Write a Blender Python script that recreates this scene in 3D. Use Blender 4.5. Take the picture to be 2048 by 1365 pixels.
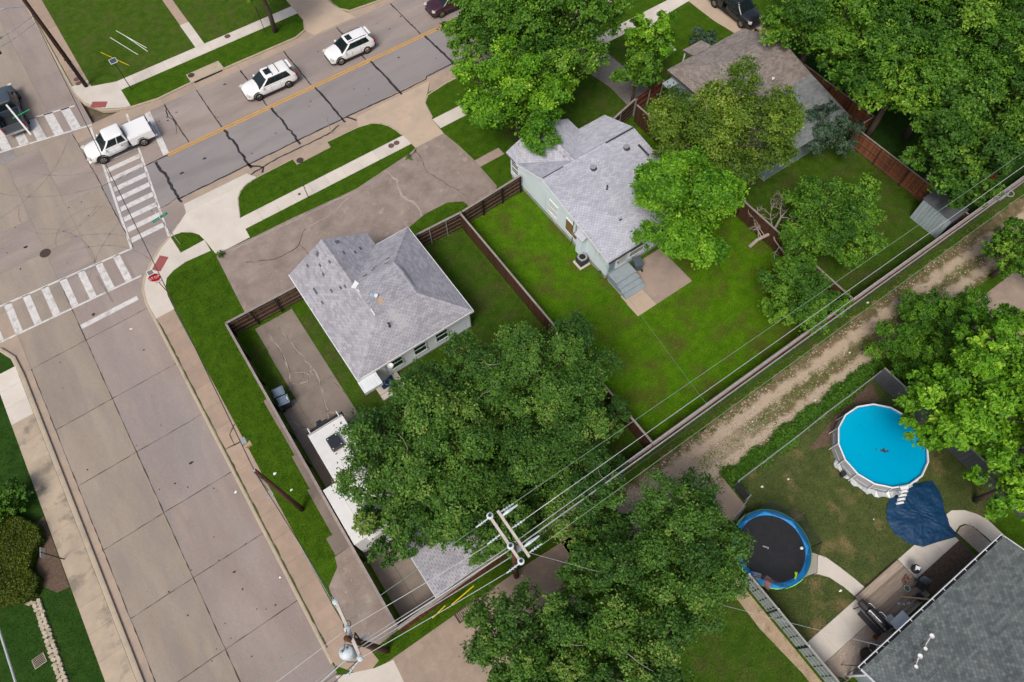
import bpy, bmesh, math, random
import numpy as np
from mathutils import Vector, Matrix, geometry
R = math.radians
random.seed(7); RNG = np.random.default_rng(11)
for o in list(bpy.data.objects): bpy.data.objects.remove(o)
sc = bpy.context.scene
COL = sc.collection

# ---------------------------------------------------------------- camera
CAM_H, TILT, ROLL, YAW = 42.0, R(27.829), R(-2.394), R(57.121)
cam_d = bpy.data.cameras.new('camera'); cam = bpy.data.objects.new('camera', cam_d); COL.objects.link(cam)
cam_d.sensor_width = 36.0; cam_d.lens = 36.0 * 1339.33 / 2048.0
cam_d.clip_start = 0.5; cam_d.clip_end = 3000
hd = Vector((math.cos(YAW), math.sin(YAW), 0)); rt = Vector((math.sin(YAW), -math.cos(YAW), 0))
fw = hd * math.sin(TILT) + Vector((0, 0, -math.cos(TILT))); up = hd * math.cos(TILT) + Vector((0, 0, math.sin(TILT)))
r2 = rt * math.cos(ROLL) + up * math.sin(ROLL); u2 = up * math.cos(ROLL) - rt * math.sin(ROLL)
mw = Matrix((r2, u2, -fw)).transposed().to_4x4(); mw.translation = (0, 0, CAM_H)
cam.matrix_world = mw
sc.camera = cam

# ---------------------------------------------------------------- sky, sun, exposure
SUN_EL, SUN_AZ = R(54), R(238)          # azimuth from +Y towards +X; hazy, nearly overcast noon
w = bpy.data.worlds.new('World'); sc.world = w; w.use_nodes = True
nt = w.node_tree; bg = nt.nodes['Background']
sky = nt.nodes.new('ShaderNodeTexSky'); sky.sky_type = 'NISHITA'; sky.sun_disc = False
sky.sun_elevation = SUN_EL; sky.sun_rotation = SUN_AZ
sky.air_density = 1.0; sky.dust_density = 6.0; sky.ozone_density = 0.6; sky.altitude = 100
nt.links.new(sky.outputs[0], bg.inputs[0]); bg.inputs[1].default_value = 0.11
sun_d = bpy.data.lights.new('sun', 'SUN'); sun_d.energy = 1.5; sun_d.angle = R(22); sun_d.color = (1.0, 0.96, 0.9)
sun = bpy.data.objects.new('sun', sun_d); COL.objects.link(sun)
sd = Vector((math.sin(SUN_AZ) * math.cos(SUN_EL), math.cos(SUN_AZ) * math.cos(SUN_EL), math.sin(SUN_EL)))
sun.rotation_euler = sd.to_track_quat('Z', 'Y').to_euler(); sun.location = sd * 200
vs = sc.view_settings; vs.view_transform = 'Standard'; vs.look = 'None'; vs.gamma = 1; vs.use_curve_mapping = False
vs.exposure = 0.14
sc.cycles.max_bounces = 6; sc.cycles.transparent_max_bounces = 12
sc.cycles.caustics_reflective = False; sc.cycles.caustics_refractive = False

# ---------------------------------------------------------------- materials
MATS = {}
def node(nt, typ, **kw):
    n = nt.nodes.new(typ)
    for k, v in kw.items(): setattr(n, k, v)
    return n
def c4(c): return (c[0], c[1], c[2], 1.0)
def mat(name, c1, c2=None, scale=2.0, detail=8.0, lo=0.35, hi=0.65, rough=0.85, spec=0.3, metal=0.0,
        bump=0.0, bscale=30.0, patch=None, fine=None, rnd=0.0, island=0.0, coat=0.0, local=False, stretch=None, alpha=None):
    """noise blend c1->c2; patch=(colour, scale, lo, hi, amount); fine=(scale, amount) value grain; rnd = value jitter per object"""
    m = bpy.data.materials.new(name); m.use_nodes = True; MATS[name] = m
    nt = m.node_tree; b = nt.nodes['Principled BSDF']; L = nt.links.new
    b.inputs['Roughness'].default_value = rough; b.inputs['Metallic'].default_value = metal
    b.inputs['Specular IOR Level'].default_value = spec
    if coat: b.inputs['Coat Weight'].default_value = coat; b.inputs['Coat Roughness'].default_value = 0.06
    if local: src = node(nt, 'ShaderNodeTexCoord').outputs['Object']
    else: src = node(nt, 'ShaderNodeNewGeometry').outputs['Position']
    if stretch:
        mp = node(nt, 'ShaderNodeMapping'); mp.inputs['Scale'].default_value = stretch; L(src, mp.inputs[0]); src = mp.outputs[0]
    def noise(s, d=8.0):
        n = node(nt, 'ShaderNodeTexNoise'); n.inputs['Scale'].default_value = s; n.inputs['Detail'].default_value = d
        n.inputs['Roughness'].default_value = 0.62; L(src, n.inputs['Vector']); return n.outputs['Fac']
    def ramp(fac, lo, hi):
        r = node(nt, 'ShaderNodeMapRange'); r.inputs[1].default_value = lo; r.inputs[2].default_value = hi; L(fac, r.inputs[0]); r.clamp = True
        return r.outputs[0]
    def mix(fac, a, bb, mode='MIX'):
        n = node(nt, 'ShaderNodeMix', data_type='RGBA', blend_type=mode)
        if hasattr(fac, 'links'): L(fac, n.inputs[0])
        else: n.inputs[0].default_value = fac
        for s, v in ((n.inputs[6], a), (n.inputs[7], bb)):
            if hasattr(v, 'links'): L(v, s)
            else: s.default_value = c4(v)
        return n.outputs[2]
    out = None
    if c2 is None:
        rg = node(nt, 'ShaderNodeRGB'); rg.outputs[0].default_value = c4(c1); out = rg.outputs[0]
    else: out = mix(ramp(noise(scale, detail), lo, hi), c1, c2)
    if patch:
        for (pc, ps, pl, ph, pa) in (patch if isinstance(patch, list) else [patch]):
            f = ramp(noise(ps, 7.0), pl, ph)
            ml = node(nt, 'ShaderNodeMath', operation='MULTIPLY'); L(f, ml.inputs[0]); ml.inputs[1].default_value = pa
            out = mix(ml.outputs[0], out, pc)
    def vmul(fac, amt):       # multiply value by 1 +- amt
        nonlocal out
        r = node(nt, 'ShaderNodeMapRange'); L(fac, r.inputs[0]); r.inputs[3].default_value = 1 - amt; r.inputs[4].default_value = 1 + amt
        h = node(nt, 'ShaderNodeHueSaturation'); L(r.outputs[0], h.inputs['Value']); L(out, h.inputs['Color']); out = h.outputs[0]
    if fine:
        f = noise(fine[0], 3.0); f = ramp(f, 0.25, 0.75); vmul(f, fine[1])
    if rnd: vmul(node(nt, 'ShaderNodeObjectInfo').outputs['Random'], rnd)
    if island: vmul(node(nt, 'ShaderNodeNewGeometry').outputs['Random Per Island'], island)
    L(out, b.inputs['Base Color'])
    if bump:
        bn = node(nt, 'ShaderNodeBump'); bn.inputs['Strength'].default_value = 1.0; bn.inputs['Distance'].default_value = bump
        L(noise(bscale, 5.0), bn.inputs['Height']); L(bn.outputs[0], b.inputs['Normal'])
    if alpha is not None: b.inputs['Alpha'].default_value = alpha
    return m

# ---------------------------------------------------------------- mesh helpers
class MB:
    def __init__(s): s.v = []; s.f = []
    def add(s, vs, fs):
        n = len(s.v); s.v += [tuple(v) for v in vs]; s.f += [tuple(i + n for i in f) for f in fs]; return s
    def box(s, c, d, rz=0.0, mtx=None):
        x, y, z = d[0] / 2, d[1] / 2, d[2] / 2
        vs = [Vector((a, b, e)) for e in (-z, z) for a, b in ((-x, -y), (x, -y), (x, y), (-x, y))]
        M_ = Matrix.Translation(c) @ (mtx if mtx is not None else Matrix.Rotation(rz, 4, 'Z'))
        return s.add([M_ @ v for v in vs], [(3, 2, 1, 0), (4, 5, 6, 7), (0, 1, 5, 4), (1, 2, 6, 5), (2, 3, 7, 6), (3, 0, 4, 7)])
    def beam(s, p0, p1, w, h):
        p0, p1 = Vector(p0), Vector(p1); d = p1 - p0; L_ = d.length; d.normalize()
        q = d.to_track_quat('X', 'Z').to_matrix().to_4x4()
        return s.box((p0 + p1) / 2, (L_, w, h), mtx=q)
    def prism(s, poly, z0, z1):
        n = len(poly); a = sum(poly[i][0] * poly[(i + 1) % n][1] - poly[(i + 1) % n][0] * poly[i][1] for i in range(n))
        if a < 0: poly = poly[::-1]
        zf = (lambda p: p[2]) if len(poly[0]) > 2 else (lambda p: z1)
        vs = [(p[0], p[1], z0) for p in poly] + [(p[0], p[1], zf(p)) for p in poly]
        fs = [tuple(range(n, 2 * n)), tuple(range(n - 1, -1, -1))] + [(i, (i + 1) % n, n + (i + 1) % n, n + i) for i in range(n)]
        return s.add(vs, fs)
    def tube(s, path, r, n=6, caps=True):
        P = [Vector(p) for p in path]; rs = r if isinstance(r, (list, tuple)) else [r] * len(P)
        vs = []; fs = []
        pr = None
        for i, p in enumerate(P):
            t = (P[min(i + 1, len(P) - 1)] - P[max(i - 1, 0)]); t.normalize()
            if pr is None: a = t.orthogonal().normalized()
            else:
                a = pr - t * pr.dot(t)
                a = a.normalized() if a.length > 1e-6 else t.orthogonal().normalized()
            pr = a; b = t.cross(a)
            for k in range(n):
                an = 2 * math.pi * k / n; vs.append(p + (a * math.cos(an) + b * math.sin(an)) * rs[i])
        for i in range(len(P) - 1):
            for k in range(n):
                k2 = (k + 1) % n; fs.append((i * n + k, i * n + k2, (i + 1) * n + k2, (i + 1) * n + k))
        if caps: fs.append(tuple(range(n - 1, -1, -1))); fs.append(tuple((len(P) - 1) * n + k for k in range(n)))
        return s.add(vs, fs)
    def cyl(s, p0, p1, r0, r1=None, n=12): return s.tube([p0, p1], [r0, r0 if r1 is None else r1], n)
    def lathe(s, prof, c=(0, 0, 0), n=16, a0=0.0):
        vs = []; m = len(prof)
        for k in range(n):
            an = a0 + 2 * math.pi * k / n
            for r_, z_ in prof: vs.append((c[0] + r_ * math.cos(an), c[1] + r_ * math.sin(an), c[2] + z_))
        fs = [(k * m + i, ((k + 1) % n) * m + i, ((k + 1) % n) * m + i + 1, k * m + i + 1) for k in range(n) for i in range(m - 1)]
        return s.add(vs, fs)
    def disc(s, c, r, n=20, h=0.01):
        return s.prism([(c[0] + r * math.cos(2 * math.pi * k / n), c[1] + r * math.sin(2 * math.pi * k / n)) for k in range(n)], c[2] - h, c[2])
    def face(s, pts): return s.add(pts, [tuple(range(len(pts)))])
    def mesh(s, name, smooth=False):
        me = bpy.data.meshes.new(name); me.from_pydata(s.v, [], s.f); me.update()
        if smooth: me.polygons.foreach_set('use_smooth', [True] * len(me.polygons))
        return me
    def build(s, name, m, parent=None, world=False, smooth=False, bevel=0.0, sub=0):
        me = s.mesh(name, smooth)
        return link(name, me, m, parent, world, bevel, sub)
def link(name, me, m, parent=None, world=False, bevel=0.0, sub=0):
    o = bpy.data.objects.new(name, me); COL.objects.link(o)
    if m is not None and not me.materials: me.materials.append(MATS[m] if isinstance(m, str) else m)
    if parent is not None:
        o.parent = parent
        if world:
            q = parent; off = Vector((0, 0, 0))
            while q is not None: off += q.location; q = q.parent
            o.location = -off
    if bevel:
        b = o.modifiers.new('bevel', 'BEVEL'); b.width = bevel; b.segments = 2; b.limit_method = 'ANGLE'
    if sub:
        b = o.modifiers.new('sub', 'SUBSURF'); b.levels = sub; b.render_levels = sub
    return o
def tag(o, label=None, cat=None, group=None, kind=None):
    if label: o['label'] = label
    if cat: o['category'] = cat
    if group: o['group'] = group
    if kind: o['kind'] = kind
    return o
def thing(name, label, cat, loc=(0, 0, 0), rz=0.0, group=None):
    o = bpy.data.objects.new(name, None); COL.objects.link(o); o.empty_display_size = 0.3
    o.location = loc; o.rotation_euler = (0, 0, rz); tag(o, label, cat, group); return o
def copy_tree(o, parent=None):
    c = o.copy(); COL.objects.link(c)
    if parent is not None: c.parent = parent
    for ch in list(o.children):
        copy_tree(ch, c)
    return c
def struct(o, label=None, cat=None): return tag(o, label, cat, None, 'structure')
# ---------------------------------------------------------------- palette
mat('soil', (.10, .075, .05), (.16, .125, .085), scale=1.5, bump=.02, bscale=20)
def lawn(name, a, b, dry, dl, dh, da, pale, fine=.5):
    return mat(name, a, b, scale=1.3, lo=.3, hi=.7, rough=.95, spec=.1, bump=.05, bscale=22,
               patch=[(dry, .55, dl, dh, da), (pale, 2.2, .55, .72, .55), (dry, 3.5, .62, .74, .35)], fine=(11, fine))
lawn('lawn_front', (.034, .084, .003), (.068, .140, .006), (.085, .115, .02), .60, .80, .5, (.06, .19, .012))
lawn('lawn_far', (.040, .088, .006), (.075, .135, .012), (.11, .105, .035), .48, .70, .65, (.09, .17, .02))
lawn('lawn_bright', (.050, .138, .003), (.102, .222, .005), (.095, .088, .02), .46, .66, .8, (.125, .25, .012))
lawn('lawn_yard', (.032, .078, .006), (.064, .125, .010), (.085, .075, .028), .48, .68, .75, (.085, .175, .012))
lawn('lawn_dry', (.055, .082, .022), (.10, .125, .038), (.28, .195, .10), .54, .72, .85, (.09, .145, .03))
lawn('lawn_dark', (.016, .052, .006), (.035, .085, .012), (.055, .052, .02), .52, .74, .5, (.045, .105, .012))  # darkest green of the lawn colours
lawn('weedy', (.055, .085, .02), (.085, .13, .03), (.18, .135, .08), .46, .62, .9, (.10, .17, .03))
mat('road_side', (0.310, 0.255, 0.209), (0.359, 0.304, 0.248), scale=.6, rough=.85, bump=.004, bscale=60, stretch=(1, .22, 1), patch=[((0.264, 0.233, 0.207), .9, .46, .66, .7), ((0.422, 0.339, 0.246), .5, .6, .74, .45)], fine=(30, .13), rnd=.04)
mat('road', (0.287, 0.236, 0.212), (0.363, 0.306, 0.277), scale=.45, rough=.85, bump=.004, bscale=60, stretch=(.3, 1, 1), patch=[((0.255, 0.231, 0.224), .22, .48, .66, .75), ((0.440, 0.343, 0.255), .7, .6, .75, .4)], fine=(30, .15), rnd=.04)
mat('road_lane', (0.287, 0.233, 0.210), (0.363, 0.303, 0.274), scale=.45, rough=.85, bump=.004, bscale=60, stretch=(1, .3, 1), patch=[((0.255, 0.231, 0.224), .22, .48, .66, .75), ((0.440, 0.343, 0.255), .7, .6, .75, .4)], fine=(30, .15), rnd=.04)
mat('road_grey', (0.242, 0.220, 0.219), (0.318, 0.291, 0.288), scale=.5, rough=.85, bump=.004, bscale=60, stretch=(.3, 1, 1), patch=[((0.234, 0.216, 0.221), .25, .45, .7, .7), ((0.423, 0.360, 0.306), .5, .62, .75, .4)], fine=(40, .10), rnd=.06)
mat('gutter', (0.432, 0.331, 0.248), (0.368, 0.294, 0.239), scale=.8, rough=.9, patch=((0.276, 0.248, 0.225), .5, .5, .7, .6), fine=(40, .1), rnd=.05)
mat('walk_new', (.68, .63, .56), (.60, .55, .48), scale=.7, rough=.9, bump=.002, bscale=80, patch=((.48, .42, .35), .9, .6, .8, .4), fine=(50, .06), rnd=.05)
mat('walk_brown', (.42, .31, .235), (.35, .27, .21), scale=1.2, rough=.92, bump=.004, bscale=60, patch=((.27, .22, .17), .8, .56, .74, .6), fine=(45, .16), rnd=.10)
mat('walk_west', (.50, .405, .30), (.41, .34, .26), scale=1.0, rough=.92, bump=.004, bscale=60, patch=[((.20, .175, .14), .55, .52, .62, .75)], fine=(45, .12), rnd=.06)
mat('kerb', (.50, .41, .30), (.42, .36, .28), scale=1.5, rough=.9, patch=((.25, .23, .19), .9, .55, .72, .6), fine=(40, .12))
mat('pad', (.25, .20, .17), (.33, .27, .235), scale=.9, rough=.92, bump=.006, bscale=50, patch=[((.42, .36, .30), 1.1, .58, .70, .8), ((.48, .42, .37), 5, .64, .70, .7), ((.14, .115, .10), 3, .62, .72, .5), ((.40, .34, .29), 14, .58, .68, .5), ((.17, .14, .125), .4, .52, .7, .6)], fine=(30, .22), rnd=.05)
mat('drive_old', (.20, .165, .14), (.27, .225, .19), scale=1.0, rough=.92, bump=.006, bscale=50, patch=[((.35, .30, .26), 1.6, .62, .76, .6), ((.13, .11, .095), .5, .5, .7, .5)], fine=(30, .18), rnd=.08)
mat('patio', (.36, .28, .24), (.42, .33, .27), scale=.9, rough=.92, patch=((.26, .22, .20), .7, .5, .7, .7), fine=(40, .12), rnd=.05)
mat('apron_tan', (.55, .43, .32), (.47, .38, .29), scale=.5, rough=.92, patch=((.38, .32, .26), .6, .55, .7, .6), fine=(40, .1))
mat('alley_conc', (.40, .31, .24), (.30, .24, .195), scale=1.0, rough=.92, bump=.006, bscale=50, patch=((.46, .39, .32), 1.2, .6, .72, .7), fine=(30, .18))
mat('dirt', (.45, .345, .24), (.34, .255, .17), scale=1.5, rough=.97, bump=.02, bscale=25, patch=[((.16, .14, .06), 2.2, .56, .68, .75), ((.56, .47, .36), .9, .58, .7, .6)], fine=(18, .25))
mat('track', (.56, .46, .35), (.47, .375, .27), scale=1.6, rough=.97, bump=.012, bscale=25, patch=((.36, .28, .19), 2.4, .58, .7, .6), fine=(22, .2))
mat('mulch', (.10, .065, .045), (.16, .11, .08), scale=6, rough=.97, bump=.02, bscale=30, fine=(25, .3))
mat('gravel', (.46, .37, .30), (.56, .49, .42), scale=14, rough=.95, bump=.03, bscale=26, patch=((.35, .27, .21), 1.0, .5, .7, .5), fine=(34, .35))
mat('gravel_grey', (.17, .15, .14), (.26, .24, .22), scale=8, rough=.95, bump=.02, bscale=30, fine=(30, .3))
mat('tar', (.022, .022, .026), (.05, .048, .05), scale=3, rough=.6)
mat('crack', (.06, .05, .04), (.09, .075, .055), scale=5, rough=.95)
mat('crack_weed', (.05, .085, .015), (.10, .08, .05), scale=6, rough=.95, bump=.01)
mat('crack_pale', (.36, .31, .255), (.44, .385, .32), scale=5, rough=.95)
mat('skid', (.22, .19, .175), (.30, .265, .245), scale=2, rough=.8)
mat('paint_white', (.70, .69, .67), (.60, .59, .575), scale=1.5, rough=.7, patch=[((.42, .38, .35), 2.6, .50, .64, .75), ((.38, .34, .31), 9, .56, .66, .6)], fine=(40, .05))
mat('paint_yellow', (.72, .38, .04), (.60, .31, .04), scale=2, rough=.7, patch=((.45, .33, .2), 4, .62, .7, .6))
mat('brick_red', (.36, .105, .10), (.30, .09, .085), scale=4, rough=.8, bump=.004, bscale=90)
mat('iron', (.075, .06, .055), (.12, .085, .07), scale=12, rough=.7, metal=.4)
mat('manhole', (.13, .085, .07), (.20, .13, .11), scale=9, rough=.8, metal=.2, bump=.01, bscale=40)
mat('black', (.012, .012, .013)); mat('dark', (.03, .03, .033), rough=.6); mat('rubber', (.018, .018, .018), rough=.9)
mat('cap_grey', (.34, .30, .275), (.26, .225, .205), scale=4, rough=.9, stretch=(1, 1, 1), fine=(30, .12), rnd=.08)
mat('wood_brown', (.055, .026, .014), (.09, .042, .022), scale=3, rough=.85, stretch=(6, 6, .6), fine=(20, .2), rnd=.28)
mat('wood_red', (.15, .028, .014), (.22, .045, .02), scale=3, rough=.8, stretch=(6, 6, .6), fine=(20, .15), rnd=.25)
mat('wood_rust', (.17, .055, .022), (.11, .035, .018), scale=3, rough=.85, stretch=(6, 6, .6), fine=(20, .2), rnd=.35)
mat('wood_orange', (.24, .085, .035), (.17, .055, .026), scale=3, rough=.85, stretch=(6, 6, .6), fine=(20, .2), rnd=.35)
mat('rail', (.10, .07, .05), (.15, .11, .085), scale=5, rough=.85, fine=(20, .2), rnd=.15)
mat('post_black', (.012, .011, .011), (.022, .018, .016), scale=5, rough=.6)
mat('pole_wood', (.075, .034, .018), (.12, .06, .033), scale=2.5, rough=.85, stretch=(8, 8, .8), fine=(25, .25))
mat('pole_dark', (.035, .017, .010), (.06, .03, .018), scale=2.5, rough=.85, stretch=(8, 8, .8), fine=(25, .25))
mat('arm_pale', (.62, .56, .51), (.52, .46, .42), scale=5, rough=.8, fine=(25, .1))
mat('steel', (.52, .54, .56), (.42, .44, .46), scale=8, rough=.45, metal=.55)
mat('galv', (.36, .38, .39), (.46, .48, .49), scale=6, rough=.5, metal=.4)
mat('wire_light', (.55, .58, .56), rough=.4, metal=.3); mat('wire_green', (.23, .33, .24), rough=.5); mat('wire_dark', (.05, .055, .055), rough=.6)
mat('tank', (.60, .68, .72), (.52, .60, .64), scale=4, rough=.45, spec=.5)
def shingle(name, a, b, stain, sa, isl=.13):
    return mat(name, a, b, scale=1.2, rough=.95, spec=.15, bump=.004, bscale=120, patch=(stain, .5, .5, .7, sa), fine=(70, .10), island=isl, rnd=isl * .7)
shingle('shingle_a', (.35, .35, .39), (.415, .41, .45), (.31, .305, .335), .5, .16)
shingle('shingle_b', (.47, .485, .56), (.55, .565, .63), (.44, .45, .51), .5, .12)
shingle('shingle_c', (.225, .195, .175), (.27, .24, .225), (.19, .165, .155), .6, .2)
shingle('shingle_cg', (.20, .225, .235), (.25, .27, .275), (.22, .21, .20), .5, .16)
shingle('shingle_d', (.145, .17, .172), (.19, .215, .21), (.155, .17, .175), .5, .26)
shingle('shingle_dark', (.10, .10, .11), (.13, .13, .14), (.09, .09, .10), .4)
mat('roof_under', (.12, .12, .13)); mat('roof_under_c', (.10, .08, .07)); mat('roof_under_d', (.06, .075, .08))
mat('wall_white', (.80, .86, .88), (.74, .80, .83), scale=1.5, rough=.7, fine=(20, .04), rnd=.03)
mat('trim_white', (.80, .83, .84), (.72, .76, .78), scale=3, rough=.6)
mat('wall_aqua', (.66, .77, .82), (.72, .82, .86), scale=1.1, rough=.8, patch=[((.74, .78, .77), 1.5, .66, .70, .9), ((.45, .60, .60), 2.2, .62, .7, .5)], fine=(18, .04), rnd=.03)
mat('found', (.38, .39, .38), (.28, .30, .29), scale=2.5, rough=.95, patch=((.60, .62, .62), 1.1, .56, .66, .7))
mat('wall_blue', (.20, .27, .34), (.25, .33, .40), scale=2, rough=.8, rnd=.05)
mat('wall_grey', (.27, .33, .37), (.32, .38, .42), scale=2, rough=.8, rnd=.04)
mat('glass', (.012, .02, .022), rough=.06, spec=.6); mat('glass_green', (.012, .045, .038), rough=.08, spec=.6)
mat('blind', (.55, .57, .56), (.48, .5, .5), scale=6, rough=.6)
mat('plywood', (.26, .165, .07), (.18, .11, .045), scale=6, rough=.9, stretch=(1, 1, 4), fine=(14, .25))
mat('step_grey', (.27, .33, .37), (.33, .38, .41), scale=3, rough=.8, patch=((.38, .31, .23), 4, .62, .72, .6), rnd=.03)
mat('white_gloss', (.88, .89, .89), rough=.22, spec=.5, coat=.6)
mat('white_dull', (.76, .76, .75), (.70, .70, .69), scale=2, rough=.55, patch=((.62, .60, .56), 1.1, .6, .75, .3))
mat('paint_black', (.016, .018, .021), rough=.25, spec=.5, coat=.6)
mat('paint_slate', (.055, .075, .095), rough=.3, spec=.5, coat=.5)
mat('paint_plum', (.05, .016, .026), rough=.25, spec=.5, coat=.6)
mat('chrome', (.6, .61, .62), rough=.25, metal=.9); mat('rim', (.40, .37, .33), rough=.35, metal=.8); mat('rim_dark', (.13, .12, .115), rough=.4, metal=.7)
mat('lamp_red', (.35, .012, .015), rough=.2); mat('lamp_clear', (.62, .60, .55), rough=.15); mat('plastic_dark', (.028, .03, .032), rough=.55)
mat('bin_blue', (.145, .205, .27), (.17, .23, .295), scale=5, rough=.5, rnd=.04); mat('bin_dark', (.035, .05, .065), rough=.6); mat('bin_grey', (.085, .115, .14), (.10, .13, .155), scale=5, rough=.5)
mat('rv_dark', (.025, .03, .036), rough=.3, spec=.5); mat('rv_slate', (.085, .105, .13), (.10, .12, .145), scale=2, rough=.6)
mat('sign_red', (.58, .010, .022), rough=.45); mat('sign_green', (.0, .42, .24), rough=.4); mat('sign_white', (.82, .82, .82), rough=.45); mat('post_red', (.36, .03, .025), rough=.5)
mat('solar', (.05, .075, .11), rough=.2, spec=.6)
mat('pool_blue', (.0, .34, .62), (.0, .38, .66), scale=.8, rough=.7)
mat('pool_wall', (.38, .39, .43), (.44, .45, .48), scale=3, rough=.5); mat('pool_white', (.80, .83, .84), rough=.4)
mat('plastic_film', (.52, .55, .56), (.38, .41, .42), scale=7, rough=.25, spec=.6)
mat('tarp', (.004, .035, .10), (.008, .055, .135), scale=4, rough=.5, spec=.35, bump=.03, bscale=12, patch=((.03, .11, .20), 8, .56, .70, .6))
mat('tramp_mat', (.016, .018, .022), (.024, .026, .03), scale=3, rough=.75); mat('tramp_blue', (.012, .22, .60), (.02, .27, .66), scale=2, rough=.45); mat('tramp_lime', (.22, .72, .10), rough=.5)
mat('net', (.02, .03, .028), rough=.8, alpha=.42); mat('cloth_grey', (.22, .25, .32), (.26, .29, .36), scale=5, rough=.9); mat('cloth_pink', (.22, .12, .13), (.27, .15, .16), scale=5, rough=.9); mat('toy_green', (.45, .72, .02))
mat('deck_wood', (.44, .36, .29), (.31, .24, .185), scale=3, rough=.9, stretch=(.5, 9, 1), fine=(14, .2), rnd=.30)
mat('lumber', (.48, .36, .22), (.40, .29, .17), scale=6, rough=.8)
mat('metal_roof', (.42, .50, .56), (.48, .56, .61), scale=1.5, rough=.45, metal=.25, rnd=.05)
mat('metal_dark', (.045, .055, .06), (.06, .07, .075), scale=2, rough=.4, metal=.3, rnd=.1); mat('metal_shed', (.12, .13, .145), (.16, .17, .185), scale=2, rough=.5, metal=.25, rnd=.08)
mat('fence_slate', (.20, .235, .235), (.25, .285, .28), scale=4, rough=.85, fine=(20, .12), rnd=.12); mat('fence_slate_dark', (.02, .025, .027), rough=.9); mat('fence_cap', (.38, .38, .35), (.30, .30, .28), scale=4, rough=.85)
mat('flash_white', (.80, .82, .82), rough=.5); mat('flash_dark', (.05, .052, .058), rough=.6); mat('vent_teal', (.30, .50, .53), rough=.5)
mat('rust_stain', (.42, .26, .12), (.46, .40, .36), scale=5, rough=.95); mat('pale_stain', (.47, .46, .45), (.43, .425, .45), scale=4, rough=.95)
mat('mat_navy', (.016, .035, .11), (.025, .05, .14), scale=9, rough=.9); mat('ac_grey', (.13, .14, .15), rough=.5, metal=.3); mat('ac_top', (.33, .34, .35), rough=.5)
mat('bark', (.12, .09, .07), (.075, .058, .045), scale=4, rough=.95, stretch=(4, 4, .8), bump=.02, bscale=14)
mat('bark_pale', (.30, .25, .21), (.21, .17, .14), scale=4, rough=.95, stretch=(4, 4, .8)); mat('deadwood', (.30, .255, .215), (.40, .35, .30), scale=5, rough=.95)
mat('stone', (.50, .44, .33), (.40, .345, .26), scale=6, rough=.95, bump=.02, bscale=14, rnd=.18); mat('trash_white', (.78, .78, .76), rough=.6)
mat('yellow_tube', (.68, .52, .02), rough=.5); mat('flag_white', (.75, .78, .72), rough=.6); mat('orange', (.5, .2, .06), rough=.7); mat('clay', (.45, .20, .13), (.36, .16, .11), scale=6, rough=.9)
mat('lamp_glass', (.75, .80, .84), rough=.2); mat('strap_green', (.02, .42, .12), rough=.6)
def leafmat(name, dark, mid, light, tips, rough=.55, trans=.14):
    m = bpy.data.materials.new(name); m.use_nodes = True; MATS[name] = m
    nt = m.node_tree; b = nt.nodes['Principled BSDF']; L = nt.links.new
    at = node(nt, 'ShaderNodeAttribute', attribute_name='tint')
    r = node(nt, 'ShaderNodeValToRGB'); cr = r.color_ramp
    cr.elements[0].position = 0; cr.elements[0].color = c4(dark); cr.elements[1].position = 1; cr.elements[1].color = c4(tips)
    e = cr.elements.new(.42); e.color = c4(mid); e = cr.elements.new(.8); e.color = c4(light)
    L(at.outputs['Fac'], r.inputs[0]); L(r.outputs[0], b.inputs['Base Color'])
    b.inputs['Roughness'].default_value = rough; b.inputs['Specular IOR Level'].default_value = .35
    tr = node(nt, 'ShaderNodeBsdfTranslucent'); L(r.outputs[0], tr.inputs[0]); mx = node(nt, 'ShaderNodeMixShader'); mx.inputs[0].default_value = trans
    L(b.outputs[0], mx.inputs[1]); L(tr.outputs[0], mx.inputs[2]); L(mx.outputs[0], nt.nodes['Material Output'].inputs[0])
leafmat('leaf_dark', (.030, .092, .010), (.060, .155, .016), (.105, .240, .024), (.22, .31, .06))
leafmat('leaf_mid', (.030, .100, .006), (.066, .182, .010), (.125, .280, .016), (.22, .38, .03))
leafmat('leaf_deep', (.024, .080, .006), (.052, .148, .010), (.10, .23, .014), (.18, .32, .03))
leafmat('leaf_bright', (.048, .160, .004), (.110, .290, .008), (.185, .410, .014), (.33, .55, .04))
leafmat('leaf_olive', (.050, .110, .006), (.105, .195, .012), (.170, .270, .020), (.28, .37, .05))
leafmat('leaf_blue', (.026, .062, .034), (.048, .102, .056), (.080, .145, .085), (.13, .20, .12))
leafmat('leaf_fine', (.032, .115, .004), (.070, .200, .008), (.125, .290, .014), (.20, .37, .03))
leafmat('leaf_yellow', (.030, .060, .003), (.075, .115, .004), (.115, .155, .006), (.15, .19, .012))
leafmat('leaf_red', (.14, .02, .008), (.24, .035, .012), (.32, .05, .02), (.35, .07, .03))
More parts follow.
